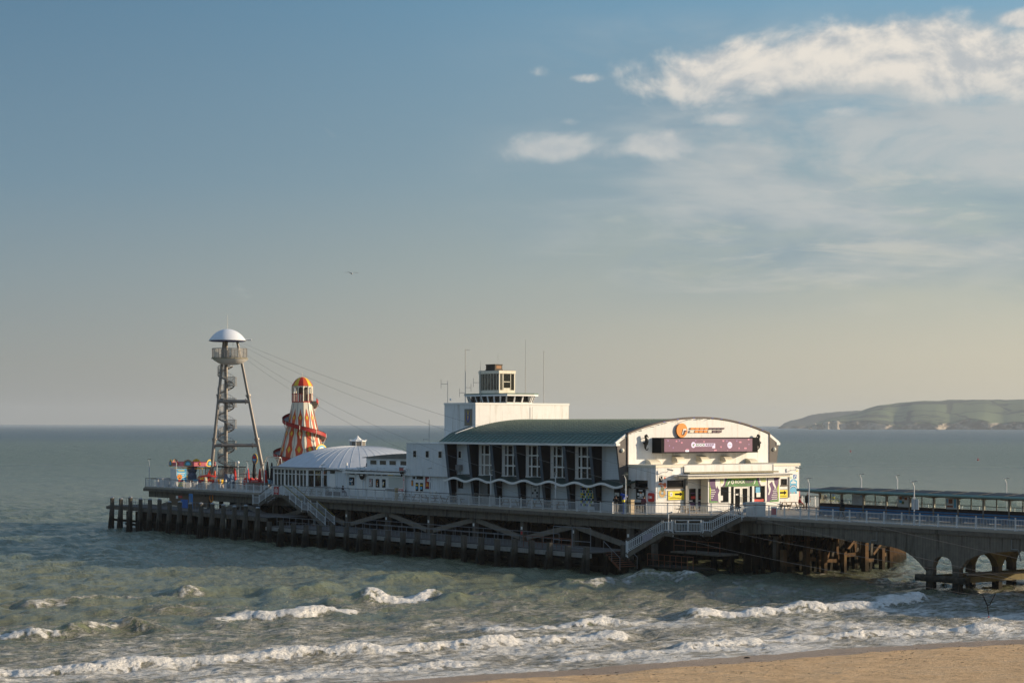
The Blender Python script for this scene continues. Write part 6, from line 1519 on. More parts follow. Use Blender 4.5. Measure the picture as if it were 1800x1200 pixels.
    part('pediment', b, [m_hyel, m_sky, m_wood_w, m_horange, M('dull_gilt_board', (.30, .20, .12), .5, var=.3, scale=6)], t)
    b = MB(); board(b, [(-1.6, DK), (-1.1, DK), (-1.1, 9.3), (-1.6, 9.3)], .3, .5, 0); board(b, [(1.1, DK), (1.6, DK), (1.6, 9.3), (1.1, 9.3)], .3, .5, 0); board(b, [(-1.1, 8.7), (1.1, 8.7), (1.1, 9.3), (-1.1, 9.3)], .3, .5, 1); part('entrance_surround', b, [m_hyel, m_horange], t)
    b = MB(); ar = [(.95*math.cos(PI*i/10), 8.0+.7*math.sin(PI*i/10)) for i in range(11)]; board(b, [(.95, DK)]+ar+[(-.95, DK)], .15, .29, 0); part('entrance_door', b, m_cream, t)
    t.scale = (1.036, 1.036, 1.016)
build_helter()

# ---------------------------------------------------------------- zip wire tower
TC = (-95.4, 8.9)
def world_off(dx, dy): return (dx*SX+dy*SY, dx*BX+dy*BY)      # world metres to pier axes
def build_tower():
    t = thing('zip_wire_tower', 'tall steel zip wire tower with spiral stair, round platform and white dome canopy', 'tower', (TC[0], TC[1], DK))
    def Pt(dx, dy, z): a = world_off(dx, dy); return (TC[0]+a[0], TC[1]+a[1], z)
    # camera sees world x directly: tower axis at x=0 (px 404); legs splay left and right
    top = 25.9
    Lf = [(-2.55, -.5, DK), (-1.0, 0, 22.3), (-.72, 0, top)]; Rg = [(5.05, .4, DK), (1.75, 0, 22.3), (.95, 0, top)]
    for name, pts in (('leg', Lf), ('leg', Rg)):
        b = MB(); P = [Pt(*p) for p in pts]; b.tube(P[0], P[1], .26, 12, .19); b.tube(P[1], P[2], .19, 12, .17); part(name, b, m_tower, t, smooth=True)
    b = MB(); b.tube(Pt(-.55, .8, DK), Pt(-.55, .8, top), .25, 12); part('centre_column', b, m_tower, t, smooth=True)
    def at(pts, z):
        for p, q in zip(pts, pts[1:]):
            if p[2] <= z <= q[2]:
                s = (z-p[2])/(q[2]-p[2]); return tuple(p[i]+(q[i]-p[i])*s for i in range(3))
    for z in (11.1, 17.1):
        a, c = at(Lf, z), at(Rg, z); b = MB(); b.tube(Pt(*a), Pt(*c), .24, 12); part('cross_tube', b, m_tower, t, smooth=True)
        for s in (.16, .86):
            b = MB(); m0 = [a[i]+(c[i]-a[i])*s for i in range(3)]; m1 = [a[i]+(c[i]-a[i])*(s+.03) for i in range(3)]; b.tube(Pt(*m0), Pt(*m1), .36, 12); part('flange', b, m_tower, t)
        for L_ in (Lf, Rg):
            p0, p1 = at(L_, z+.75), at(L_, z+.95); b = MB(); b.tube(Pt(*p0), Pt(*p1), .38, 12); b.tube(Pt(*at(L_, z+.45)), Pt(*at(L_, z+.95)), .30, 10); part('flange', b, m_tower, t)
    # spiral stair round the centre column
    cx, cy = -.55, .8; pitch = 2.92; nst = 15; z = DK; k = 0
    st = MB(); st.box(.2, 1.15, -.16, .16, -.03, .03); stm = mesh_of(st, 'stair_step', m_steel)
    w0 = world_off(cx, cy); base = (w0[0], w0[1])
    turns = (22.0-DK)/pitch
    rl = MB(); rt = MB()
    prev = None
    for i in range(int(turns*nst)):
        zz = DK+.2+pitch*i/nst; wa = math.radians(-100-360*i/nst) ; a = wa-PH
        inst(stm, 'stair_step', t, (base[0], base[1], zz-DK), a)
        p = (TC[0]+base[0]+1.15*math.cos(a), TC[1]+base[1]+1.15*math.sin(a), zz)
        rl.tube(p, (p[0], p[1], zz+1.05), .018, 4)
        if prev: rl.tube((prev[0], prev[1], prev[2]+1.05), (p[0], p[1], zz+1.05), .025, 4); rt.bar(prev, p, .03, .2)
        a2 = a+PI/nst; 
        for q in (.25, .5, .75):
            am = a-2*PI/nst*q if False else a
        prev = p
    part('stair_rail', rl, m_steel, t); part('stair_stringer', rt, m_steel, t)
    m_mesh = mesh_screen()
    for i in range(6):
        z0 = DK+2.2+pitch*i
        b = MB(); b.cb(TC[0]+w0[0]+world_off(.75, 0)[0], TC[1]+w0[1]+world_off(.75, 0)[1], z0, 1.2, 1.2, .06); part('landing', b, m_steel, t)
        b = MB(); c0 = (cx+.25, cy-.65); pts = [(cx+.2, cy-.6), (cx+1.35, cy-.6), (cx+1.35, cy+.6)]
        for p, q in zip(pts, pts[1:]):
            A, D = Pt(p[0], p[1], z0), Pt(q[0], q[1], z0)
            b.add([A, D, (D[0], D[1], z0+1.15), (A[0], A[1], z0+1.15)], [(0, 1, 2, 3)])
        part('mesh_screen', b, m_mesh, t)
        b = MB()
        for p, q in zip(pts, pts[1:]): A, D = Pt(p[0], p[1], z0+1.17), Pt(q[0], q[1], z0+1.17); b.tube(A, D, .03, 4)
        for p in pts: b.tube(Pt(p[0], p[1], z0), Pt(p[0], p[1], z0+1.17), .03, 4)
        part('landing_rail', b, m_steel, t)
    # landing half screens on the far side of the stair
    b = MB()
    for i in range(int(turns*nst)-1):
        zz = DK+.2+pitch*i/nst; a = math.radians(-100-360*i/nst)-PH; a2 = math.radians(-100-360*(i+1)/nst)-PH
        if math.cos(a+PH) < .25:
            A = (TC[0]+base[0]+1.16*math.cos(a), TC[1]+base[1]+1.16*math.sin(a), zz); D = (TC[0]+base[0]+1.16*math.cos(a2), TC[1]+base[1]+1.16*math.sin(a2), zz+pitch/nst)
            b.add([A, D, (D[0], D[1], D[2]+1.0), (A[0], A[1], A[2]+1.0)], [(0, 1, 2, 3)])
    part('mesh_screen', b, m_mesh, t)
    # platform, bowl, mesh cage, dome
    pc = Pt(.05, 0, 0)
    b = MB(); b.lathe((pc[0], pc[1], 22.9), [(2.35, 0), (2.52, .03), (2.52, .12), (0, .13)], 30); part('platform_rim', b, m_moss, t)
    pw = world_off(.12, 0)
    b = MB(); b.lathe((pc[0]+pw[0], pc[1]+pw[1], 22.89), [(2.45, 0), (2.2, -.22), (1.6, -.58), (.9, -.76), (0, -.82)], 30); part('bowl', b, M('white_bowl_paint', (.74, .71, .66), .5, var=.04), t, smooth=True)
    n = 16
    for k in range(n):
        a, c = 2*PI*k/n, 2*PI*(k+1)/n; r = 2.38
        A = (pc[0]+r*math.cos(a), pc[1]+r*math.sin(a)); D = (pc[0]+r*math.cos(c), pc[1]+r*math.sin(c))
        b = MB(); b.add([(*A, 23.05), (*D, 23.05), (*D, 24.32), (*A, 24.32)], [(0, 1, 2, 3)]); part('cage_panel', b, m_mesh, t)
        b = MB(); b.tube((*A, 23.05), (*A, 24.34), .035, 5); b.tube((*A, 24.34), (*D, 24.34), .03, 5); b.tube((*A, 23.1), (*D, 23.1), .03, 5); part('cage_post', b, m_steel, t)
    b = MB(); b.box(pc[0]-1.6, pc[0]-1.2, pc[1]-.4, pc[1]+.6, 23.03, 24.2); b.box(pc[0]+.6, pc[0]+1.4, pc[1]-1.2, pc[1]-.9, 23.03, 24.1); part('equipment_box', b, m_steel, t)
    dz = 25.45; dc = Pt(-.25, 0, 0)
    pr = [(2.52, 0), (2.46, .12), (2.26, .38), (2.02, .66), (1.72, .94), (1.38, 1.18), (1.02, 1.36), (.62, 1.49), (.3, 1.55), (0, 1.58)]
    b = MB(); b.lathe((dc[0], dc[1], dz), pr, 40); part('dome_canopy', b, m_canvas, t, smooth=True)
    b = MB(); b.lathe((dc[0], dc[1], dz-.10), [(2.50, 0), (2.56, .02), (2.56, .09), (2.50, .10), (2.3, .04), (2.50, 0)], 40); part('dome_rim', b, m_grey, t)
    b = MB(); b.lathe((dc[0], dc[1], dz-.16), [(2.2, 0), (2.30, .0), (2.30, .05)], 40); part('rim_light', b, M('blue_rim_light', (.10, .08, .55), .5, var=0), t)
    for k in range(4):
        a = PI/4*k; b = MB(); b.bar((dc[0]-2.4*math.cos(a), dc[1]-2.4*math.sin(a), dz+.02), (dc[0]+2.4*math.cos(a), dc[1]+2.4*math.sin(a), dz+.02), .12, .12); part('canopy_beam', b, m_steel, t)
    b = MB(); e0, e1 = Pt(2.2, 0, dz+.1), Pt(3.05, 0, dz+.08); b.tube(e0, e1, .11, 10); part('launch_beam', b, m_wood_w, t)
    b = MB(); b.tube(Pt(-.25, 0, dz+1.5), Pt(-.25, 0, dz+3.5), .045, 6, .02); part('flagpole', b, m_alu, t)
    b = MB(); b.tube(Pt(.55, -.3, dz-.1), Pt(.55, -.3, dz-.75), .02, 4); part('hanging_strap', b, m_black, t)
    b = MB(); b.box(TC[0]-3.4, TC[0]+3.3, TC[1]-2.0, TC[1]+.8, 8.10, 8.22); part('shelter_roof', b, m_black, t)
    for dx, dy in ((-3.3, -1.9), (3.2, -1.9), (-3.3, .7), (3.2, .7)):
        b = MB(); b.tube((TC[0]+dx, TC[1]+dy, DK), (TC[0]+dx, TC[1]+dy, 8.1), .05, 5); part('shelter_post', b, m_steel, t)
    b = MB()
    for dy in (-1.9, .7):
        b.add([(TC[0]-3.3, TC[1]+dy, DK+.1), (TC[0]+3.2, TC[1]+dy, DK+.1), (TC[0]+3.2, TC[1]+dy, 8.0), (TC[0]-3.3, TC[1]+dy, 8.0)], [(0, 1, 2, 3)])
    part('shelter_screen', b, m_mesh, t)
_ms = []
def mesh_screen():
    if _ms: return _ms[0]
    mt = bpy.data.materials.new('perforated_steel_screen'); mt.use_nodes = True; t = NT(mt.node_tree); b = t.n['Principled BSDF']
    b.inputs['Base Color'].default_value = (.30, .28, .25, 1); b.inputs['Roughness'].default_value = .5; b.inputs['Alpha'].default_value = .45
    _ms.append(mt); return mt
build_tower()

# four wires running from the tower down to the beach
def build_wires():
    m = M('steel_wire', (.15, .15, .145), .5, var=0)
    labs = ['upper zip wire of the near pair', 'lower zip wire of the near pair', 'upper zip wire of the far pair', 'lower zip wire of the far pair']
    top = W(TC[0], TC[1]); 
    for i, (sx, sz, ex, ey, ez, sag) in enumerate(WIRES):
        p0 = Vector((top.x+sx, top.y-.5, sz)); p1 = Vector((ex, ey, ez)); n = 40; b = MB(); pts = []
        for k in range(n+1):
            s = k/n; p = p0.lerp(p1, s); p.z -= sag*4*s*(1-s); pts.append(p-p0)
        b.path(pts, .011, 5)
        o = bpy.data.objects.new('zip_wire', mesh_of(b, 'zip_wire', m)); link(o); o.location = p0
        tag(o, labs[i]+' running down to the beach', 'wire', 'zip wires')
WIRES = [(1.4, 25.3, 36, 62, 5.6, 2.2), (1.4, 24.9, 36, 60, 5, 3), (1.4, 24.2, 35, 80, 5.9, 5.3), (1.4, 23.6, 36, 80, 5, 6)]
build_wires()
# ---------------------------------------------------------------- steps down from the deck
def stair_flight(t, p0, p1, w, side, mat=None, edge=None, rail=True, yellow=False):
    """flight from p0 (top) to p1 (bottom), width w towards +side in v"""
    p0 = Vector(p0); p1 = Vector(p1); n = max(3, int(abs(p0.z-p1.z)/.19)); d = (p1-p0)/n
    st = MB()
    for i in range(n):
        p = p0+d*i; st.box(p.x, p.x+d.x*1.02, p.y, p.y+w*side, p.z+d.z, p.z+d.z+.05)
    part('tread', st, m_conc, t, stuff=True)
    for k in (0, 1):
        a = p0+Vector((0, w*side*k, -.12)); b_ = p1+Vector((0, w*side*k, -.12)); s = MB(); s.bar(a, b_, .10, .42); part('stringer', s, m_conc, t)
        if rail:
            nn = max(2, round((p1-p0).length/1.7))
            for i in range(nn+1):
                q = a.lerp(b_, i/nn)+Vector((0, 0, .12)); s = MB(); s.box(q.x-.05, q.x+.05, q.y-.05, q.y+.05, q.z-.2, q.z+1.15); part('post', s, m_rail, t)
            s = MB(); up = Vector((0, 0, 1))
            for zz in (.22, .98): s.bar(a+up*(zz+.12), b_+up*(zz+.12), .04, .05)
            part('rail', s, m_rail, t)
            s = MB(); s.bar(a+up*1.32, b_+up*1.32, .08, .06); part('handrail', s, m_timber if not (yellow) else M('yellow_edged_handrail', (.22, .17, .03), .5, var=.1), t)
            s = MB(); m = max(4, round((p1-p0).length/.17))
            for i in range(1, m):
                q = a.lerp(b_, i/m)+up*.12; s.box(q.x-.012, q.x+.012, q.y-.012, q.y+.012, q.z+.22, q.z+.98)
            part('baluster', s, m_rail, t, stuff=True)
def level_rail(t, p0, p1, h=1.05):
    a, b_ = Vector(p0), Vector(p1); up = Vector((0, 0, 1)); nn = max(1, round((b_-a).length/1.7))
    for i in range(nn+1):
        q = a.lerp(b_, i/nn); s = MB(); s.box(q.x-.045, q.x+.045, q.y-.045, q.y+.045, q.z-.1, q.z+h+.1); part('post', s, m_rail, t)
    s = MB(); s.bar(a+up*.12, b_+up*.12, .04, .05); s.bar(a+up*.9, b_+up*.9, .04, .05); part('rail', s, m_rail, t)
    s = MB(); m = max(3, round((b_-a).length/.17))
    for i in range(1, m): q = a.lerp(b_, i/m); s.box(q.x-.012, q.x+.012, q.y-.012, q.y+.012, q.z+.12, q.z+.9)
    part('baluster', s, m_rail, t, stuff=True)
def build_steps():
    # steps at the shore shoulder, running down left to the gangway
    t = thing('deck_steps', 'white railed steps from the pier shoulder down past a gated landing', 'steps', (9, 2, DK))
    zl = 4.05
    V = 3.6
    stair_flight(t, (10.7, 5.3, DK), (8.1, 3.2, zl+.02), 1.2, -1) if False else None
    # sloping run along the chamfer direction is broken in two flights with a landing
    def P(s, z, o=0.0): # s metres along from the top; direction down-left in the picture = towards -u,-v
        d = Vector((-.57, -.82, 0)); n = Vector((.82, -.57, 0)); q = Vector((10.8, 5.3, 0))+d*s+n*o; return (q.x, q.y, z)
    def flight(s0, z0, s1, z1):
        n = max(3, int(abs(z0-z1)/.19)); st = MB()
        for i in range(n):
            a, c = s0+(s1-s0)*i/n, s0+(s1-s0)*(i+1)/n; z = z0+(z1-z0)*(i+1)/n
            st.hexa([P(a, z), P(c, z), P(c, z, 1.3), P(a, z, 1.3), P(a, z+.05), P(c, z+.05), P(c, z+.05, 1.3), P(a, z+.05, 1.3)])
        part('tread', st, m_conc, t, stuff=True)
        for o in (0, 1.3):
            s = MB(); s.bar(P(s0, z0-.15, o), P(s1, z1-.15, o), .1, .36); part('stringer', s, m_conc, t)
            s = MB()
            for zz in (.20, .95): s.bar(P(s0, z0+zz, o), P(s1, z1+zz, o), .045, .05)
            part('rail', s, m_rail, t)
            s = MB(); s.bar(P(s0, z0+1.22, o), P(s1, z1+1.22, o), .08, .06); part('handrail', s, m_timber, t)
            nn = max(1, round(abs(s1-s0)/2.4))
            for i in range(nn+1):
                f = i/nn; a = s0+(s1-s0)*f; z = z0+(z1-z0)*f; s = MB(); q = P(a, z, o); s.box(q[0]-.04, q[0]+.04, q[1]-.04, q[1]+.04, z-.35, z+1.15); part('post', s, m_rail, t)
            s = MB(); m = round(abs(s1-s0)/.19)
            for i in range(1, m):
                f = i/m; q = P(s0+(s1-s0)*f, z0+(z1-z0)*f, o); s.box(q[0]-.016, q[0]+.016, q[1]-.016, q[1]+.016, q[2]+.20, q[2]+.95)
            part('baluster', s, m_rail, t, stuff=True)
    ZL = 4.0
    flight(.4, DK, 3.2, ZL)
    flight(3.2, ZL, 4.0, ZL)
    b = MB(); b.hexa([P(3.2, ZL-.2), P(8.0, ZL-.2), P(8.0, ZL-.2, 1.4), P(3.2, ZL-.2, 1.4), P(3.2, ZL-.05), P(8.0, ZL-.05), P(8.0, ZL-.05, 1.4), P(3.2, ZL-.05, 1.4)]); part('landing', b, m_conc, t)
    for s0, s1 in ((4.2, 5.35), (5.45, 6.6)):       # pair of gates
        b = MB(); o = 1.35
        for z in (ZL+.12, ZL+.85, ZL+1.15): b.bar(P(s0, z, o), P(s1, z, o), .05, .06)
        for s in (s0, s1): b.bar(P(s, ZL+.1, o), P(s, ZL+1.17, o), .06, .06)
        k = 8
        for i in range(1, k): q = P(s0+(s1-s0)*i/k, ZL+.12, o); b.box(q[0]-.016, q[0]+.016, q[1]-.016, q[1]+.016, ZL+.12, ZL+.85)
        part('gate', b, m_rail, t)
    flight(6.8, ZL, 7.7, ZL)
    flight(7.7, ZL, 11.0, 2.05)
    b = MB(); q0, q1 = P(8.7, 3.5, 1.42), P(9.6, 3.05, 1.42); b.hexa([q0, q1, (q1[0], q1[1], q1[2]), q0, (q0[0], q0[1], q0[2]+.55), (q1[0], q1[1], q1[2]+.75), (q1[0]+.02, q1[1]-.02, q1[2]+.75), (q0[0]+.02, q0[1]-.02, q0[2]+.55)]); part('sign_panel', b, M('worn_sign_panel', (.30, .29, .34), .6, var=.3, scale=12), t)
    # near platform rail around the shoulder top with its lamp bracket
    b = MB(); q = P(7.2, 0, 1.2); b.tube((q[0], q[1], ZL), (q[0], q[1], ZL+1.85), .05, 6); b.tube((q[0], q[1], ZL+1.8), (q[0]+.5, q[1]+.1, ZL+1.95), .06, 6); part('lamp_bracket', b, m_rail, t)
    # balcony at the shoulder projecting to the near side of the neck
    t2 = railing('railing', 'short white balustrade with brown handrail at the shoulder where the neck joins the head', [(8.3, 5.9, DK), (11.0, 5.0, DK), (11.4, 6.3, DK)], 1.9)
    b = MB(); b.pz([(8.2, 6.2), (8.6, 4.9), (11.1, 4.8), (11.6, 6.25)], DK-.35, DK-.01); part('balcony_slab', b, m_conc, t)
    # twin flights by the landing stage, left
    t = thing('deck_steps', 'concrete steps with yellow edged handrails down to the landing stage', 'steps', (-74, -1, DK))
    b = MB(); b.box(-77.2, -73.3, -1.5, -.05, DK-.25, DK-.005); part('top_landing', b, m_conc, t)
    stair_flight(t, (-77.4, -1.4, DK), (-80.6, -1.4, 4.15), 1.25, 1)
    b = MB(); b.box(-82.2, -80.6, -1.4, -.15, 3.95, 4.12); part('half_landing', b, m_conc, t); level_rail(t, (-82.2, -1.4, 4.12), (-80.6, -1.4, 4.12))
    stair_flight(t, (-74.6, -1.4, DK), (-70.4, -1.4, 3.75), 1.25, 1, yellow=True)
    b = MB(); b.box(-70.4, -68.9, -1.4, -.15, 3.55, 3.72); part('half_landing', b, m_conc, t); level_rail(t, (-70.4, -1.4, 3.72), (-68.9, -1.4, 3.72)); level_rail(t, (-70.4, -.15, 3.72), (-68.9, -.15, 3.72))
    stair_flight(t, (-68.9, -1.4, 3.72), (-65.0, -1.4, 2.08), 1.25, 1, yellow=True)
    level_rail(t, (-77.2, -1.45, DK), (-74.7, -1.45, DK))
    t.location = W(-74+11.9, -1, DK)
    s = thing('warning_sign', 'red warning sign with white lines on the railing between the two flights of steps', 'sign', (-76, -1.6, 5.8))
    b = MB(); b.box(-76.75, -75.6, -1.56, -1.53, DK+.05, DK+1.0, 0)
    for i, z in enumerate((.85, .66, .52, .38, .15)): b.box(-76.6+(.3 if i in (0, 4) else 0), -75.75-(.3 if i in (0, 4) else 0), -1.57, -1.561, DK+z-.04, DK+z+.03, 1)
    part('board', b, [M('red_sign_face', (.42, .03, .03), .5, var=.05), m_wood_w], s); s.location = W(-76+11.9, -1.6, 5.8)
    b = MB(); b.lathe((0, 0, 0), [(.33, 0), (.42, .09), (.51, 0), (.42, -.09), (.33, 0)], 20); b.xf(lambda p: Vector((p.x, -p.z*.9, p.y*1.25)))
    solo('life_ring', b, m_orange, 'orange life ring hanging on the beam above the landing stage', 'life ring', (-84.5, .38, 4.4), smooth=True)
    b = MB(); b.lathe((0, 0, 0), [(.30, 0), (.35, .06), (.41, 0), (.35, -.06), (.30, 0)], 22); b.xf(lambda p: Vector((p.x, -p.z, p.y)))
    solo('life_ring', b, m_black, 'black ring hanging on the railing in front of the pale box', 'life ring', (10.75, 4.85, 6.0), 0, smooth=True)
    # kayaks and a blue board store under the head
    for i, (lab, x, m, l) in enumerate((('tall blue water sports sign leaning under the pier head', -91.3, M('bright_blue_sign', (.03, .20, .50), .5, var=.1), 1.9), ('wide blue hoarding sign under the pier head', -93.6, M('deep_blue_sign', (.02, .12, .42), .5, var=.1), 1.1))):
        x += 5.5; b = MB(); b.box(x, x+(1.0 if i == 0 else 1.9), -2.2, -2.14, 3.05, 3.05+l); b.m = 1; b.box(x+.15, x+.5, -2.22, -2.201, 3.3, 3.05+l-.3)
        solo('painted_sign', b, [m, m_lblue], lab, 'sign', (x, -2.2, 3.05), local=False)
build_steps()

# ---------------------------------------------------------------- lamps
def build_lamps():
    def make(label, at, rz):
        t = thing('lamp_post', label, 'lamp post', at, rz, 'slim pale lamp posts on the pier')
        b = MB(); b.tube((0, 0, 0), (0, 0, 3.35), .062, 8, .05); b.tube((0, 0, 0), (0, 0, .9), .085, 8); part('pole', b, m_rail, t, local=True, smooth=True)
        b = MB(); b.tube((0, 0, 3.33), (-.16, 0, 3.74), .03, 6); part('arm', b, m_rail, t, local=True)
        b = MB(); b.hexa([(-.30, -.10, 3.72), (.22, -.10, 3.76), (.22, .10, 3.76), (-.30, .10, 3.72), (-.30, -.13, 3.76), (.24, -.13, 3.84), (.24, .13, 3.84), (-.30, .13, 3.76)]); part('lamp_head', b, m_alu, t, local=True)
        b = MB(); b.cb(.0, .0, 2.35, .16, .14, .2); part('control_box', b, m_rail, t, local=True)
        return t
    S = [((-33.9, .3), 'lamp post on the near railing in front of the left end of the pavilion'), ((-22.5, .3), 'lamp post on the near railing in front of the third tall window'),
         ((-11.4, .3), 'lamp post on the near railing in front of the last tall window'), ((-.4, .3), 'lamp post on the near railing at the dark corner of the pavilion'),
         ((-56.4, .3), 'lamp post on the near railing in front of the glazed cafe end'), ((17.96, 6.6), 'lamp post on the near side of the neck beside the man in the black coat'),
         ((30.55, 6.6), 'lamp post on the near side of the neck in front of the shelter'), ((10.5, 21.3), 'lamp post rising behind the left part of the shelter roof'),
         ((15.2, 21.3), 'lamp post with small box rising behind the middle of the shelter roof'), ((28.4, 21.3), 'lamp post behind the right part of the shelter near the photo edge'),
         ((-102.7, .5), 'lamp post at the seaward corner of the pier head'), ((-94.4, .4), 'lamp post directly in front of the pale booth'),
         ((-83.2, .5), 'lamp post in front of the foot of the zip wire tower'), ((-83.2, 5), 'lamp post between the red parasols and the tower'), ((-74.5, 2.6), 'lamp post beside the black closed parasols'),
         ((43.0, 6.6), 'lamp post on the near side of the neck beyond the right photo edge')]
    t0 = make(S[0][1], (*S[0][0], DK), PI-PH*0)
    t0.rotation_euler = (0, 0, math.radians(10))
    for (u, v), lab in S[1:]:
        o = dup(t0, (u, v, DK), 0, lab); o.rotation_euler = (0, 0, math.radians(10) if not (v > 20) else math.radians(5))
build_lamps()

# ---------------------------------------------------------------- shelter on the neck
def build_shelter():
    V = 13.6; u0 = 12.45; sp = 2.83; n = 14
    t = thing('shelter', 'long back to back shelter with blue seats, glazed screen and green edged roof', 'shelter', (u0, V, DK))
    ue = u0+sp*n
    for i in range(n+1):
        u = u0+sp*i
        b = MB(); b.box(u-.09, u+.09, V-.09, V+.09, DK, 7.62); part('post', b, m_tower, t)
        b = MB(); b.hexa([(u-.05, V-2.3, 7.70), (u+.05, V-2.3, 7.70), (u+.05, V-.09, 7.45), (u-.05, V-.09, 7.45), (u-.05, V-2.3, 7.76), (u+.05, V-2.3, 7.76), (u+.05, V-.09, 7.76), (u-.05, V-.09, 7.76)])
        b.hexa([(u-.05, V+.09, 7.45), (u+.05, V+.09, 7.45), (u+.05, V+2.3, 7.70), (u-.05, V+2.3, 7.70), (u-.05, V+.09, 7.76), (u+.05, V+.09, 7.76), (u+.05, V+2.3, 7.76), (u-.05, V+2.3, 7.76)]); part('roof_bracket', b, m_tower, t)
    for i in range(n):
        u = u0+sp*i
        b = MB(); b.box(u+.09, u+sp-.09, V-.04, V+.04, 6.55, 6.60); b.box(u+.09, u+sp-.09, V-.04, V+.04, 7.54, 7.60); b.box(u+sp/2-.035, u+sp/2+.035, V-.04, V+.04, 6.60, 7.54); w = part('window', b, m_dbrown, t)
        for x0, x1 in ((u+.09, u+sp/2-.036), (u+sp/2+.036, u+sp-.09)):
            g = MB(); g.box(x0, x1, V-.006, V+.006, 6.60, 7.54); part('pane', g, m_glass, w)
        b = MB(); b.box(u+.091, u+sp-.091, V-.08, V+.08, 6.28, 6.549); part('sill_board', b, m_dbrown, t)
        b = MB(); b.box(u+.091, u+sp-.091, V-.06, V+.06, DK+.05, 6.279); part('back_panel', b, m_blue, t)
        b = MB(); b.box(u+.25, u+sp-.25, V-.62, V-.07, DK+.40, DK+.46); b.box(u+.35, u+.45, V-.55, V-.12, DK, DK+.40); b.box(u+sp-.45, u+sp-.35, V-.55, V-.12, DK, DK+.40); part('bench', b, m_lblue, t)
        b = MB(); b.box(u+.25, u+sp-.25, V+.07, V+.62, DK+.40, DK+.46); b.box(u+.3, u+.5, V+.12, V+.55, DK, DK+.40); b.box(u+sp-.5, u+sp-.3, V+.12, V+.55, DK, DK+.40); part('bench', b, m_lblue, t)
    b = MB(); b.pu([(V-2.55, 7.86), (V-2.45, 7.78), (V+2.45, 7.78), (V+2.55, 7.86), (V+1.0, 8.00), (V-1.0, 8.00)], u0-.35, ue+.3); part('roof', b, m_grey, t)
    b = MB(); b.tube((u0-.45, V-2.55, 7.86), (ue, V-2.55, 7.86), .13, 10); b.tube((u0-.45, V+2.55, 7.86), (ue, V+2.55, 7.86), .13, 10); b.tube((u0-.42, V-2.55, 7.86), (u0-.42, V+2.55, 7.86), .12, 10); part('roof_edge', b, m_lightgreen, t, smooth=True)
    b = MB(); b.box(u0-.2, ue, V-2.35, V+2.35, 7.70, 7.775); part('ceiling', b, M('pale_green_ceiling', (.26, .27, .20), .7, var=.06), t)
    for i in range(n):
        u = u0+1.6+sp*i
        b = MB(); b.hexa([(u, V-2.1, 7.94), (u+2.4, V-2.1, 7.94), (u+2.4, V-.2, 8.12), (u, V-.2, 8.12), (u, V-2.1, 7.99), (u+2.4, V-2.1, 7.99), (u+2.4, V-.2, 8.17), (u, V-.2, 8.17)]); part('solar_panel', b, M('matt_dark_panel', (.016, .017, .02), .55, var=.1, spec=.2), t)
    def poster(k, half, label, seed, base):
        u = u0+sp*k+(sp/2+.04 if half else .1); w = sp/2-.15
        p = thing('shelter_poster', label, 'poster', (u, V-.05, 6.6), group='posters in the shelter windows')
        b = MB(); b.box(u, u+w, V-.075, V-.05, 6.56, 7.56); part('board', b, base, p)
        g = random.Random(seed); b = MB()
        if seed == 1:
            for i in range(9): b.box(u+.1, u+.1+g.uniform(.3, .9), V-.081, V-.076, 7.35-i*.08, 7.37-i*.08, 0)
            b.box(u+w-.25, u+w-.1, V-.081, V-.076, 7.3, 7.5, 3)
        elif seed == 2:
            for x, z, m in ((.15, .65, 1), (.45, .72, 0), (.78, .62, 1), (.15, .35, 3), (.42, .25, 2)): b.box(u+x, u+x+.32, V-.081, V-.076, 6.58+z, 6.58+z+.25, m)
        else:
            b.box(u+.3, u+.75, V-.081, V-.076, 7.05, 7.45, 1); b.box(u+.1, u+.8, V-.081, V-.076, 6.72, 6.88, 1); b.box(u+.92, u+1.15, V-.081, V-.076, 6.7, 7.5, 3); b.box(u+.1, u+.2, V-.081, V-.076, 7.1, 7.45, 3)
        part('print', b, [m_grey, M('sunset_print', (.30, .10, .04), .5, var=.3, scale=6), M('olive_print', (.12, .15, .06), .5, var=.2), m_sky], p)
    pale = M('pale_poster_paper', (.50, .54, .57), .5, var=.04)
    poster(1, 1, 'pale text poster in the second bay of the shelter', 1, pale); poster(3, 1, 'white poster with scattered small pictures in the fourth bay of the shelter', 2, M('white_poster_paper', (.66, .67, .66), .5, var=.03)); poster(5, 1, 'white poster with sunset picture and blue stripe in the sixth bay of the shelter', 3, M('white_poster_paper', (.66, .67, .66), .5))
    b = MB(); b.box(-.4, .4, -.03, 0, 1.35, 2.25)
    solo('lamp_sign', b, pale, 'pale square sign on the lamp post in front of the shelter', 'sign', (30.6, 6.7, DK))
build_shelter()

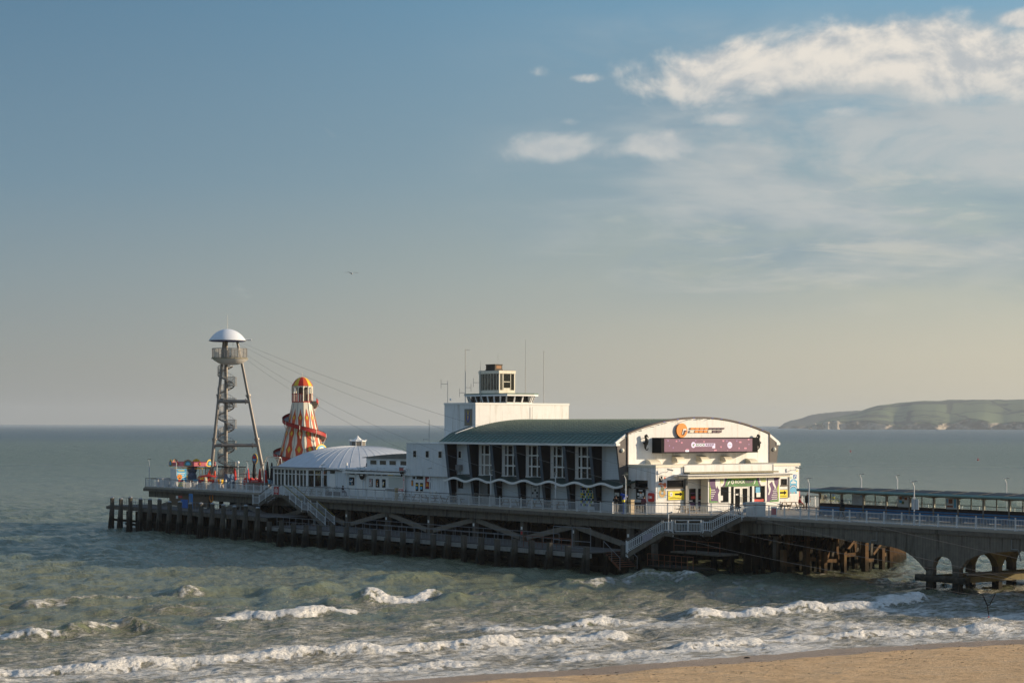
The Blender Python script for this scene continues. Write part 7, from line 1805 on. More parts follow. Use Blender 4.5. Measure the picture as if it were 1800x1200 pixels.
# ---------------------------------------------------------------- people
def person(label, at, rz, joints, radii, edges, colors, hair=None, head=None, extras=None, dup_group=None, face=True):
    """one continuous skinned body; colours chosen by nearest named bone"""
    names = list(joints); me = bpy.data.meshes.new('person_cage'); me.from_pydata([joints[k] for k in names], [(names.index(a), names.index(b)) for a, b in edges], [])
    ob = bpy.data.objects.new('person_cage', me); sc.collection.objects.link(ob)
    md = ob.modifiers.new('skin', 'SKIN'); md.branch_smoothing = .4; ob.modifiers.new('ss', 'SUBSURF').levels = 2
    for i, k in enumerate(names):
        r = radii[k]; sv = me.skin_vertices[0].data[i]; sv.radius = r if isinstance(r, tuple) else (r, r); sv.use_root = (k == 'pelvis')
    bpy.context.view_layer.update()
    ev = ob.evaluated_get(bpy.context.evaluated_depsgraph_get()); m2 = bpy.data.meshes.new_from_object(ev); m2.name = 'person'
    bpy.data.objects.remove(ob)
    mats = []; 
    for m in colors.values():
        if m not in mats: mats.append(m)
    m2.materials.clear()
    for m in mats: m2.materials.append(m)
    segs = [(Vector(joints[a]), Vector(joints[b]), colors.get(a+'-'+b, colors['default'])) for a, b in edges]
    for p in m2.polygons:
        c = p.center; best = None
        for a, b, m in segs:
            d = b-a; s = max(0, min(1, (c-a).dot(d)/d.length_squared)); q = (c-(a+d*s)).length
            if best is None or q < best[0]: best = (q, m)
        p.material_index = mats.index(best[1]); p.use_smooth = True
    o = bpy.data.objects.new('person', m2); link(o); o.location = W(*at); o.rotation_euler = (0, 0, rz); tag(o, label, 'person')
    hp = Vector(joints['head'])
    f = Vector((0, 1, 0)) if head is None else Vector(head)
    b = MB(); 
    # face: brow, nose, mouth, ears
    f.normalize(); s = Vector((f.y, -f.x, 0)).normalized() if abs(f.z) < .9 else Vector((1, 0, 0)); u = s.cross(f)
    if face:
        b = MB(); b.sphere(tuple(hp+f*.105), .018, n=6, k=4, m=0); b.sphere(tuple(hp+f*.092+s*.032+u*.03), .011, n=6, k=4, m=1); b.sphere(tuple(hp+f*.092-s*.032+u*.03), .011, n=6, k=4, m=1)
        b.sphere(tuple(hp+s*.088), .02, .012, .03, 6, 4, 0); b.sphere(tuple(hp-s*.088), .02, .012, .03, 6, 4, 0); b.cb(*(hp+f*.092-u*.045), .04, .02, .012, 2)
        q = bpy.data.objects.new('face', mesh_of(b, 'face', [m_skin, m_black, m_redfab], smooth=True)); link(q, o)
    if hair:
        b = MB(); b.sphere(tuple(hp-f*.022+u*.030), .108, .108, .118, 10, 8)
        b.v = [tuple(Vector(v)-f*.0) for v in b.v]
        # open the front of the hair cap
        keep = [fc for fc in b.f if not any((Vector(b.v[i])-hp).dot(f) > .05 and (Vector(b.v[i])-hp).dot(u) < .055 for i in fc)]
        b.f = keep; b.mi = [0]*len(keep)
        q = bpy.data.objects.new('hair', mesh_of(b, 'hair', hair, smooth=True)); link(q, o)
    for nm, mb, mt in (extras or []):
        q = bpy.data.objects.new(nm, mesh_of(mb, nm, mt, smooth=True)); link(q, o)
    return o
EDG = [('pelvis', 'waist'), ('waist', 'chest'), ('chest', 'neck'), ('neck', 'head'), ('head', 'crown'), ('chest', 'shl'), ('shl', 'ell'), ('ell', 'wrl'), ('wrl', 'hal'), ('hal', 'fil'), ('chest', 'shr'), ('shr', 'elr'), ('elr', 'wrr'), ('wrr', 'har'), ('har', 'fir'),
       ('pelvis', 'hil'), ('hil', 'knl'), ('knl', 'anl'), ('anl', 'tol'), ('pelvis', 'hir'), ('hir', 'knr'), ('knr', 'anr'), ('anr', 'tor')]
RAD = dict(pelvis=(.19, .14), waist=(.185, .14), chest=(.20, .145), neck=.062, head=(.095, .105), crown=(.066, .074), shl=.092, ell=.070, wrl=.046, hal=.040, fil=.02, shr=.092, elr=.070, wrr=.046, har=.040, fir=.02,
           hil=.108, knl=.076, anl=.055, tol=.045, hir=.108, knr=.076, anr=.055, tor=.045)
def stand(step=.12, arms=None, bulk=1.0, h=1.75):
    """local: y forward, x right"""
    k = h/1.75
    J = dict(pelvis=(0, 0, .94), waist=(0, -.005, 1.10), chest=(0, 0, 1.33), neck=(0, .01, 1.50), head=(0, .035, 1.62), crown=(0, .02, 1.70),
             shl=(-.19, 0, 1.41), ell=(-.24, -.03, 1.14), wrl=(-.23, .05, .90), hal=(-.225, .07, .83), fil=(-.22, .08, .76), shr=(.19, 0, 1.41), elr=(.24, -.05, 1.14), wrr=(.23, .02, .90), har=(.225, .05, .83), fir=(.22, .07, .76),
             hil=(-.095, 0, .90), knl=(-.10, step*.8, .50), anl=(-.10, step, .08), tol=(-.11, step+.16, .035), hir=(.095, 0, .90), knr=(.10, -step*.2, .49), anr=(.10, -step, .09), tor=(.11, -step+.16, .035))
    if arms: J.update(arms)
    return {a: (x*k, y*k, z*k) for a, (x, y, z) in J.items()}
def clothes(top, legs, shoes, hands=None):
    d = {'default': top}
    for e in ('hil-knl', 'knl-anl', 'hir-knr', 'knr-anr', 'pelvis-hil', 'pelvis-hir'): d[e] = legs
    d['anl-tol'] = d['anr-tor'] = shoes
    for e in ('wrl-hal', 'hal-fil', 'wrr-har', 'har-fir', 'neck-head', 'head-crown'): d[e] = m_skin
    return d
def fingers(J):
    mb = MB()
    for s in ('l', 'r'):
        h = Vector(J['ha'+s]); f = Vector(J['fi'+s]); d = (f-h); L = d.length; d.normalize(); side = Vector((0, 1, 0)) if abs(d.y) < .8 else Vector((1, 0, 0)); side = (side-d*side.dot(d)).normalized()
        for k, ln in enumerate((.075, .085, .08, .06)):
            p = h+d*.02+side*(-.024+.016*k); m = p+d*ln*.6; mb.tube(p, m, .009, 5); mb.tube(m, m+d*ln*.4+Vector((0, 0, -.01)), .0085, 5, .006)
        mb.tube(h-d*.01+side*-.02, h+d*.03+side*-.055, .010, 5)
    return mb
def build_people():
    black = M('black_coat_cloth', (.014, .014, .016), .85, var=.15); navy = M('dark_navy_hoodie', (.035, .050, .075), .85, var=.1); jean = M('dark_jeans', (.03, .035, .05), .85, var=.1)
    brownt = M('rust_brown_trousers', (.16, .06, .035), .85, var=.1); mar = M('maroon_shirt', (.30, .025, .035), .85, var=.1); tan = M('tan_trousers', (.42, .33, .24), .85, var=.1); white = M('white_hair', (.7, .68, .62), .8, var=.05)
    blond = M('blond_hair', (.62, .52, .34), .7, var=.1); dark = M('dark_hair', (.02, .015, .012), .7, var=.1); shoe = m_black
    def go(label, at, rz, J, col, hair, **k):
        ex = k.pop('extras', [])
        return person(label, at, rz, J, k.pop('rad', RAD), EDG, col, hair, extras=ex+[('fingers', fingers(J), m_skin)], **k)
    # older man in a black coat walking towards the shore beside the lamp post: skirt of the coat added
    J = stand(.16, dict(wrl=(-.22, .10, .92), hal=(-.22, .13, .86), fil=(-.21, .16, .80)))
    def coat(z0, z1, r0, r1): mb = MB(); mb.lathe((0, 0, 0), [(r0, z0), (r0*.98, (z0+z1)/2), (r1, z1)], 14); mb.v = [(x, y*.72, z) for x, y, z in mb.v]; return mb
    go('older white haired person in a black coat and rust trousers walking beside the lamp post', (2.54, 21.9, DK), PH-PI/2+math.radians(-25), J, clothes(black, brownt, shoe), white, extras=[('coat_hem', coat(.70, 1.12, .29, .24), black)])
    J = stand(.24, dict(wrl=(-.24, .0, .95), elr=(.25, -.10, 1.15), wrr=(.24, -.12, .95), har=(.24, -.14, .88), fir=(.235, -.13, .82)), h=1.8)
    go('person in a black hooded coat walking along the neck in front of the shelter', (18.9, 9.9, DK), PH+PI/2+math.radians(20), J, clothes(black, black, shoe), black, extras=[('coat_hem', coat(.66, 1.15, .31, .26), black), ('hood', (lambda mb: mb.sphere((0, -.02, 1.66), .13, .13, .15, 10, 8))(MB()), black)], face=False)
    J = stand(.02, dict(ell=(-.26, .06, 1.15), wrl=(-.12, .24, 1.18), hal=(-.07, .28, 1.20), fil=(-.02, .30, 1.21), elr=(.26, .06, 1.15), wrr=(.12, .24, 1.18), har=(.07, .28, 1.20), fir=(.02, .30, 1.21)), h=1.68)
    def cap(z): mb = MB(); mb.sphere((0, .0, z), .125, .135, .13, 10, 8); return mb
    go('blond person in a navy hoodie with a round print seen through the shelter glass', (6.14, 20.78, DK), PH+PI+.3, J, clothes(navy, jean, shoe), blond, extras=[('long_hair', (lambda mb: mb.sphere((0, -.045, 1.50), .11, .07, .20, 10, 8))(MB()), blond), ('round_print', (lambda mb: (mb.lathe((0, 0, 0), [(.06, 0), (.11, .0), (.11, .012), (.06, .012)], 16), mb.xf(lambda p: Vector((p.x, -.130-p.z, 1.22+p.y))))[1])(MB()), m_grey)])
    # photographer at the near railing, arms raised with a phone
    J = stand(.05, dict(ell=(-.27, .16, 1.22), wrl=(-.12, .34, 1.42), hal=(-.08, .37, 1.46), fil=(-.05, .40, 1.50), elr=(.27, .16, 1.22), wrr=(.12, .34, 1.42), har=(.08, .37, 1.46), fir=(.05, .40, 1.50)))
    mb = MB(); mb.cb(0, .39, 1.50, .16, .015, .08)
    go('person in a black jacket and tan trousers holding up a phone at the railing', (-2.2, .62, DK), PH+PI+math.radians(35), J, clothes(black, tan, shoe), dark, extras=[('phone', mb, m_black)])
    # person behind the beige pillar
    J = stand(.0, h=1.72)
    go('person in a dark top partly hidden behind the beige pillar', (.3, 2.0, DK), PH+.5, J, clothes(M('plum_top', (.10, .03, .05), .8, var=.1), black, shoe), dark)
    # seated: maroon shirt on the picnic bench, facing right
    sit = dict(pelvis=(0, 0, .50), waist=(0, -.02, .66), chest=(0, .02, .90), neck=(0, .07, 1.06), head=(0, .11, 1.18), crown=(0, .09, 1.26), shl=(-.18, .02, .97), ell=(-.22, .12, .73), wrl=(-.12, .34, .62), hal=(-.09, .40, .60), fil=(-.05, .44, .58), shr=(.18, .02, .97), elr=(.22, .12, .73), wrr=(.12, .34, .62), har=(.09, .40, .60), fir=(.05, .44, .58),
               hil=(-.10, .03, .49), knl=(-.13, .46, .52), anl=(-.12, .44, .09), tol=(-.12, .60, .035), hir=(.10, .03, .49), knr=(.13, .46, .52), anr=(.12, .50, .09), tor=(.12, .66, .035))
    go('seated person in a maroon shirt on the picnic bench by the yellow sign', (1.35, 21.9, DK), PH-math.radians(35), dict(sit), clothes(mar, tan, m_wood_w), dark)
    go('seated person in a black jacket with their back turned at a cafe table', (-55.3, 2.3, DK), PH, dict(sit), clothes(M('black_red_jacket', (.03, .012, .016), .85, var=.2), jean, shoe), dark)
    for i, (u, v, c, l, lab) in enumerate([(-79.6, 6.2, M('pale_blue_top', (.15, .42, .60), .8, var=.1), tan, 'tiny far person in a light blue top among the rides'), (-80.3, 6.5, M('white_top', (.65, .62, .58), .8, var=.1), tan, 'tiny far person in a white top among the rides'), (-78.9, 5.4, M('orange_top', (.6, .22, .06), .8, var=.1), jean, 'tiny far person in an orange top near the black parasols')]):
        go(lab, (u, v, DK), PH+i, stand(.1, h=1.6), clothes(c, l, shoe), dark)
build_people()

# ---------------------------------------------------------------- furniture and odds and ends on the deck
def build_furniture():
    def picnic(label, at, rz):
        t = thing('picnic_table', label, 'picnic table', at, rz, 'picnic tables on the pier')
        wd = M('weathered_table_timber', (.24, .185, .125), .8, var=.15)
        for k in range(5): b = MB(); b.box(-.9, .9, -.36+.145*k, -.36+.145*k+.13, .72, .76); part('table_plank', b, wd, t, local=True)
        for s in (-1, 1):
            b = MB(); b.box(-.9, .9, s*.75-.13, s*.75+.13, .43, .47); part('bench_plank', b, wd, t, local=True)
        for x in (-.65, .65):
            b = MB(); b.bar((x, -.62, 0), (x, -.25, .72), .05, .1, up=(1, 0, 0)); b.bar((x, .62, 0), (x, .25, .72), .05, .1, up=(1, 0, 0)); b.box(x-.03, x+.03, -.85, .85, .38, .43); part('trestle', b, wd, t, local=True)
        return t
    S = [((1.4, 20.4), 'picnic table in front of the small yellow arrow sign', 1.57), ((2.2, 5.9), 'picnic table under the large yellow arrow sign', 1.57), ((-13.2, 1.9), 'picnic table in front of the mosaic mural', 0), ((-17.0, 1.9), 'picnic table under the picture board', 0), ((-21.3, 1.9), 'picnic table beside the fourth fin from the right', 0),
         ((-31.6, 1.9), 'picnic table near the left end of the pavilion', 0), ((-35.2, 1.9), 'picnic table in front of the red pizza poster', 0), ((-38.2, 2.0), 'picnic table in front of the annexe doors', 0), ((-41.5, 2.0), 'picnic table at the left end of the annexe', 0),
         ((-58.8, 2.4), 'picnic table left of the seated cafe guest', 0), ((-62.6, 2.4), 'picnic table under the lamp post by the cafe', 0)]
    t0 = None
    for (u, v), lab, rz in S:
        if t0 is None: t0 = picnic(lab, (u, v, DK), rz)
        else: dup(t0, (u, v, DK), rz, lab)
    # crowd barriers
    def barrier(label, at, rz):
        t = thing('crowd_barrier', label, 'barrier', at, rz, 'white crowd barriers')
        b = MB(); b.path([(-1.1, 0, .15), (-1.1, 0, 1.1), (1.1, 0, 1.1), (1.1, 0, .15), (-1.1, 0, .15)], .022, 5); part('frame', b, m_alu, t, local=True)
        b = MB()
        for k in range(1, 14): b.tube((-1.1+k*.157, 0, .15), (-1.1+k*.157, 0, 1.1), .009, 4)
        part('bars', b, m_alu, t, local=True, stuff=True)
        b = MB(); b.box(-.95, -.9, -.28, .28, 0, .04); b.box(.9, .95, -.28, .28, 0, .04); part('foot', b, m_alu, t, local=True)
        return t
    B = [((-28.8, 2.9), 'crowd barrier in front of the grey pavilion door', 0), ((-26.4, 2.9), 'crowd barrier right of the grey pavilion door', 0), ((-31.2, 2.7), 'crowd barrier left of the grey pavilion door', 0)]
    for k in range(7): B.append(((-99+k*2.5, 6.5+.1*k), ['crowd barrier by the seaward corner railing', 'crowd barrier left of the pale booth', 'crowd barrier behind the pale booth', 'crowd barrier in front of the small fair ride', 'crowd barrier right of the small fair ride', 'crowd barrier near the foot of the tower', 'crowd barrier by the tower stair'][k], .1*k))
    t0 = None
    for (u, v), lab, rz in B:
        if t0 is None: t0 = barrier(lab, (u, v, DK), rz)
        else: dup(t0, (u, v, DK), rz, lab)
    # parasols, closed
    def parasol(label, at, mat, h, group):
        t = thing('closed_parasol', label, 'parasol', at, 0, group)
        b = MB(); b.tube((0, 0, 0), (0, 0, h), .035, 6); part('pole', b, m_alu, t, local=True)
        b = MB(); b.lathe((0, 0, 0), [(.10, h*.36), (.26, h*.42), (.22, h*.6), (.17, h*.8), (.08, h*.97), (0, h)], 10); b.v = [(x*(1+.18*math.sin(5*math.atan2(y, x))), y*(1+.18*math.sin(5*math.atan2(y, x))), z) for x, y, z in b.v]; part('canopy', b, mat, t, local=True, smooth=True)
        b = MB(); b.lathe((0, 0, 0), [(.3, 0), (.3, .08), (0, .09)], 10); part('base', b, m_grey, t, local=True)
        return t
    a = parasol('leftmost closed red parasol by the tower stair', (-90.3, 7.0, DK), m_redfab, 2.75, 'closed red parasols')
    dup(a, (-86.7, 7.0, DK), 0, 'closed red parasol left of the round ride sign'); dup(a, (-83.5, 7.0, DK), 0, 'closed red parasol right of the white ride frame'); dup(a, (-77.4, 4.4, DK), 0, 'closed red parasol against the glazed cafe corner')
    c = parasol('tall closed black parasol under the round ride sign', (-87.0, 8.1, DK), m_blackfab, 3.7, 'closed black parasols'); dup(c, (-83.6, 8.2, DK), 0, 'closed black parasol at the foot of the right tower leg'); dup(c, (-78.6, 6.0, DK), 0, 'closed black parasol in front of the striped tower')
    # pale bin box with green top, pillar, telescope
    b = MB(); b.box(-.75, .75, -.55, .55, 0, 1.25); b.box(-.8, .8, -.6, .6, 1.251, 1.32)
    solo('storage_box', b, M('pale_grey_box_paint', (.58, .60, .58), .5, var=.05), 'large pale box behind the railing where the neck begins', 'box', (10.2, 7.4, DK))
    b = MB(); b.box(-.22, .22, -.22, .22, 0, 1.32); b.box(-.25, .25, -.25, .25, 1.321, 1.38)
    solo('beige_pillar', b, M('beige_stone', (.46, .36, .22), .7, var=.08), 'beige square pillar at the near railing beside the lamp post', 'pillar', (-.1, .75, DK))
    b = MB(); b.box(-.14, .14, -.14, .14, 0, 1.35); b.box(-.18, .18, -.18, .18, 1.351, 1.42)
    solo('beige_pillar', b, M('beige_stone', (.46, .36, .22), .7), 'beige square pillar at the near railing in front of the kiosk', 'pillar', (-41.0, .6, DK))
    def telescope(label, at, rz):
        t = thing('telescope', label, 'telescope', at, rz, 'blue coin telescopes')
        b = MB(); b.tube((0, 0, 0), (0, 0, 1.15), .10, 10); b.lathe((0, 0, 0), [(.24, 0), (.24, .05), (.1, .08)], 12); part('pedestal', b, m_royal, t, local=True)
        b = MB(); b.cb(0, 0, 1.22, .26, .22, .22); part('coin_box', b, m_yellow, t, local=True)
        b = MB(); b.cb(0, 0, 1.52, .16, .24, .36); b.bar((-.35, 0, 1.85), (.38, 0, 1.66), .22, .20); part('telescope_body', b, m_royal, t, local=True)
        b = MB(); b.tube((.38, 0, 1.66), (.46, 0, 1.64), .07, 8); part('lens', b, m_alu, t, local=True)
        return t
    s = telescope('blue telescope with yellow box at the railing near the pavilion corner', (-1.15, .7, DK), .2); dup(s, (3.9, 24.2, DK), .6, 'blue telescope with yellow box seen through the shelter glass')
    # yellow barrier and grey bench beyond the shelter
    b = MB(); b.path([(-.7, 0, 0), (-.7, 0, .95), (.7, 0, .95), (.7, 0, 0)], .05, 6); b.box(-.65, -.1, -.02, .02, .55, .9)
    solo('yellow_barrier', b, m_yellow, 'yellow barrier frame seen through the shelter glass', 'barrier', (4.6, 23.6, DK))
    b = MB(); b.box(-1.1, 1.1, -.25, .25, .42, .5); b.box(-1.1, 1.1, .2, .27, .5, .9); b.box(-.9, -.8, -.2, .2, 0, .42); b.box(.8, .9, -.2, .2, 0, .42)
    solo('grey_bench', b, m_grey, 'dark grey bench near the far railing behind the shelter', 'bench', (5.6, 22.8, DK), .6)
    # entrance clutter
    b = MB(); b.box(-.9, .9, -.4, .4, 0, .95); solo('pale_counter', b, m_lblue, 'pale blue grey box in front of the shop doors', 'box', (3.6, 13.2, DK), 1.57)
    b = MB(); b.box(-.3, .3, -.03, .03, 0, .95); b.m = 1; b.box(-.25, .25, -.04, -.031, .2, .85)
    solo('a_board', b, [m_wood_w, m_redfab], 'white and red board standing near the shoulder railing', 'sign board', (12.2, 7.8, DK), .3)
    b = MB(); b.tube((0, 0, 0), (0, 0, 3.6), .09, 8); b.cb(0, 0, 3.75, .28, .28, .4)
    solo('camera_pole', b, M('olive_grey_pole', (.20, .18, .12), .7, var=.1), 'thick pole with camera box in front of the shaded side wall', 'pole', (-2.55, 2.2, DK))
    # plants by the cafe
    g = random.Random(8)
    for i, (u, v, lab) in enumerate(((-59.6, 2.9, 'bushy dark plant in a trough left of the cafe guest'), (-57.4, 2.9, 'bushy dark plant in a trough next to the cafe guest'))):
        t = thing('trough_plant', lab, 'plant', (u, v, DK), 0, 'plants in troughs at the cafe')
        b = MB(); b.box(-.7, .7, -.22, .22, 0, .5); part('trough', b, m_dbrown, t, local=True)
        b = MB()
        for k in range(420):
            a = g.uniform(0, 2*PI); r = g.random()**.5; c = (r*.75*math.cos(a), r*.3*math.sin(a), .55+g.random()*.75*(1-.4*r)); d = Vector((g.gauss(0, 1), g.gauss(0, 1), g.gauss(0, .7))).normalized(); e = d.cross(Vector((0, 0, 1))).normalized()*.03; q = Vector(c)
            b.add([q-e, q+d*.06, q+e, q+d*.13], [(0, 1, 3, 2)] if False else [(0, 1, 2)])
        part('foliage', b, M('dark_green_leaves', (.035, .06, .022), .7, var=.3, scale=9), t, local=True, stuff=True)
    # balls of things near the tower: blue and red ride cars, planter boxes
    for i, (u, v, w, h, m, lab) in enumerate([(-90, 6.0, 1.1, 1.9, M('dusty_blue_box', (.08, .14, .22), .6, var=.1), 'dusty blue and red kiosk box behind the red parasols'), (-88.5, 8.4, 2.2, 1.4, m_redfab, 'red low ride car between the red parasols'), (-85.6, 7.6, 2.0, 1.2, m_redfab, 'red low ride car under the white frame'), (-84.5, 9.4, 2.2, 1.3, M('dusty_blue_box', (.08, .14, .22), .6), 'blue low ride car under the white frame')]):
        b = MB(); b.pv([(-w/2, .25), (w/2, .25), (w/2, h*.7), (w*.32, h), (-w*.3, h), (-w/2, h*.62)], -.5, .5, 0); b.box(-w*.42, w*.42, -.51, .51, h*.45, h*.52, 1)
        for x in (-w*.3, w*.3): b.tube((x, -.52, .2), (x, .52, .2), .2, 10, m=2)
        solo('ride_car', b, [m, m_wood_w, m_black], lab, 'ride', (u, v, DK), .2*i)
    b = MB(); 
    for k in range(6): b.box(-2.6, 2.6, -.06, 0, .1+k*.17, .23+k*.17)
    solo('timber_screen', b, M('grey_brown_timber_screen', (.14, .115, .085), .85, var=.15), 'low brown timber screen left of the glazed cafe', 'fence', (-78.6, 3.9, DK), kind=None)
    # round sign and white A frame ride
    t = thing('swing_ride', 'small ride with white A frame and round blue and red sign', 'ride', (-79.0, 12.6, DK))
    b = MB()
    for x in (-1.4, 1.4): b.bar((-79+x, 12.0, 7.0), (-79+x*.1, 12.6, 9.6), .11, .11); b.bar((-76.6+x, 13.0, 6.6), (-76.6+x*.15, 13.2, 9.55), .11, .11)
    b.bar((-79, 12.6, 9.6), (-76.6, 13.2, 9.55), .13, .13); part('frame', b, m_alu, t)
    b = MB(); b.lathe((0, 0, 0), [(0, 0), (.75, 0), (.75, .08), (0, .081)], 24, m=0); b.lathe((0, 0, .082), [(0, 0), (.66, 0), (.66, .01), (0, .011)], 24, m=1); b.pz([(-.45, .05), (.45, .05), (.35, .4), (-.3, .45)], .1, .11, 2); b.pz([(-.5, -.2), (.5, -.2), (.4, -.05), (-.4, -.02)], .1, .11, 3)
    b.xf(lambda p: Vector((-80.4+p.x, 11.5-p.z, 9.3+p.y))); part('round_sign', b, [m_hyel, M('deep_blue_print', (.03, .10, .25), .5, var=.1), m_redfab, m_sky], t)
    b = MB(); b.tube((-80.4, 11.6, DK), (-80.4, 11.6, 9.3), .06, 6); b.tube((-78.2, 12.2, DK), (-78.2, 12.2, 8.3), .05, 6); part('post', b, m_grey, t)
    b = MB()
    for x in (-81.8, -79.6, -78.4): b.tube((x, 10.6, DK), (x, 10.6, 7.6), .05, 6)
    b.box(-83.0, -77.8, 10.5, 10.6, 7.2, 7.32); part('guard_frame', b, m_grey, t)
    t.location = W(-79.0-8.5, 12.6-2.2, DK)
    # bollard posts along the inner walkway
    bl = MB(); bl.box(-.07, .07, -.07, .07, 0, 1.15); bl.sphere((0, 0, 1.2), .09, n=8, k=6)
    first = None
    L = ['white post nearest the tower', 'second white post from the tower', 'white post in front of the leftmost red parasol', 'white post between the red parasols', 'white post left of the tall black parasol', 'white post right of the tall black parasol', 'white post by the timber screen']
    for i in range(7):
        u = -90.6+i*1.5
        if first is None: first = solo('white_post', bl, m_wood_w, L[0]+' in the row along the inner walkway', 'post', (u, 4.2, DK), group='white posts along the inner walkway')
        else:
            o = first.copy(); sc.collection.objects.link(o); o.location = W(u, 4.2, DK); o['label'] = L[i]+' in the row along the inner walkway'
    # white tables with chairs, sketched by their frames, along the near railing at the seaward end
    ch = MB(); 
    for x in (-.2, .2):
        for y in (-.2, .2): ch.tube((x, y, 0), (x, y, .45), .015, 4)
    ch.box(-.22, .22, -.22, .22, .45, .48); ch.path([(-.2, .2, .45), (-.22, .25, .9), (.22, .25, .9), (.2, .2, .45)], .018, 4); ch.box(-.2, .2, .235, .25, .6, .85)
    tb = MB(); tb.box(-.4, .4, -.4, .4, .70, .73); tb.tube((0, 0, 0), (0, 0, .7), .04, 6); tb.box(-.3, .3, -.05, .05, 0, .04); tb.box(-.05, .05, -.3, .3, 0, .04)
    fc = ft = None; g = random.Random(3)
    for i in range(12):
        u = -98+i*2.1 if i < 6 else -72+ (i-6)*2.2
        v = 2.3+g.uniform(-.4, .5)
        where = ['at the seaward corner', 'behind the booth', 'right of the booth', 'in front of the fair ride', 'near the tower foot', 'left of the steps', 'right of the steps', 'under the glazed cafe', 'before the cafe corner pillar', 'before the second cafe window', 'before the third cafe window', 'left of the cafe lamp'][i]
        if ft is None: ft = solo('cafe_table', tb, m_alu, 'small white cafe table '+where, 'table', (u, v, DK), group='small white cafe tables')
        else: o = ft.copy(); sc.collection.objects.link(o); o.location = W(u, v, DK); o['label'] = 'small white cafe table '+where
        for k, s in enumerate((-1, 1)):
            lab = ('left' if s < 0 else 'right')+' white chair at the small table '+where
            if fc is None: fc = solo('cafe_chair', ch, m_alu, lab, 'chair', (u+s*.65, v, DK), -s*PI/2, group='white cafe chairs')
            else: o = fc.copy(); sc.collection.objects.link(o); o.location = W(u+s*.65, v, DK); o.rotation_euler = (0, 0, PH-s*PI/2); o['label'] = lab
build_furniture()

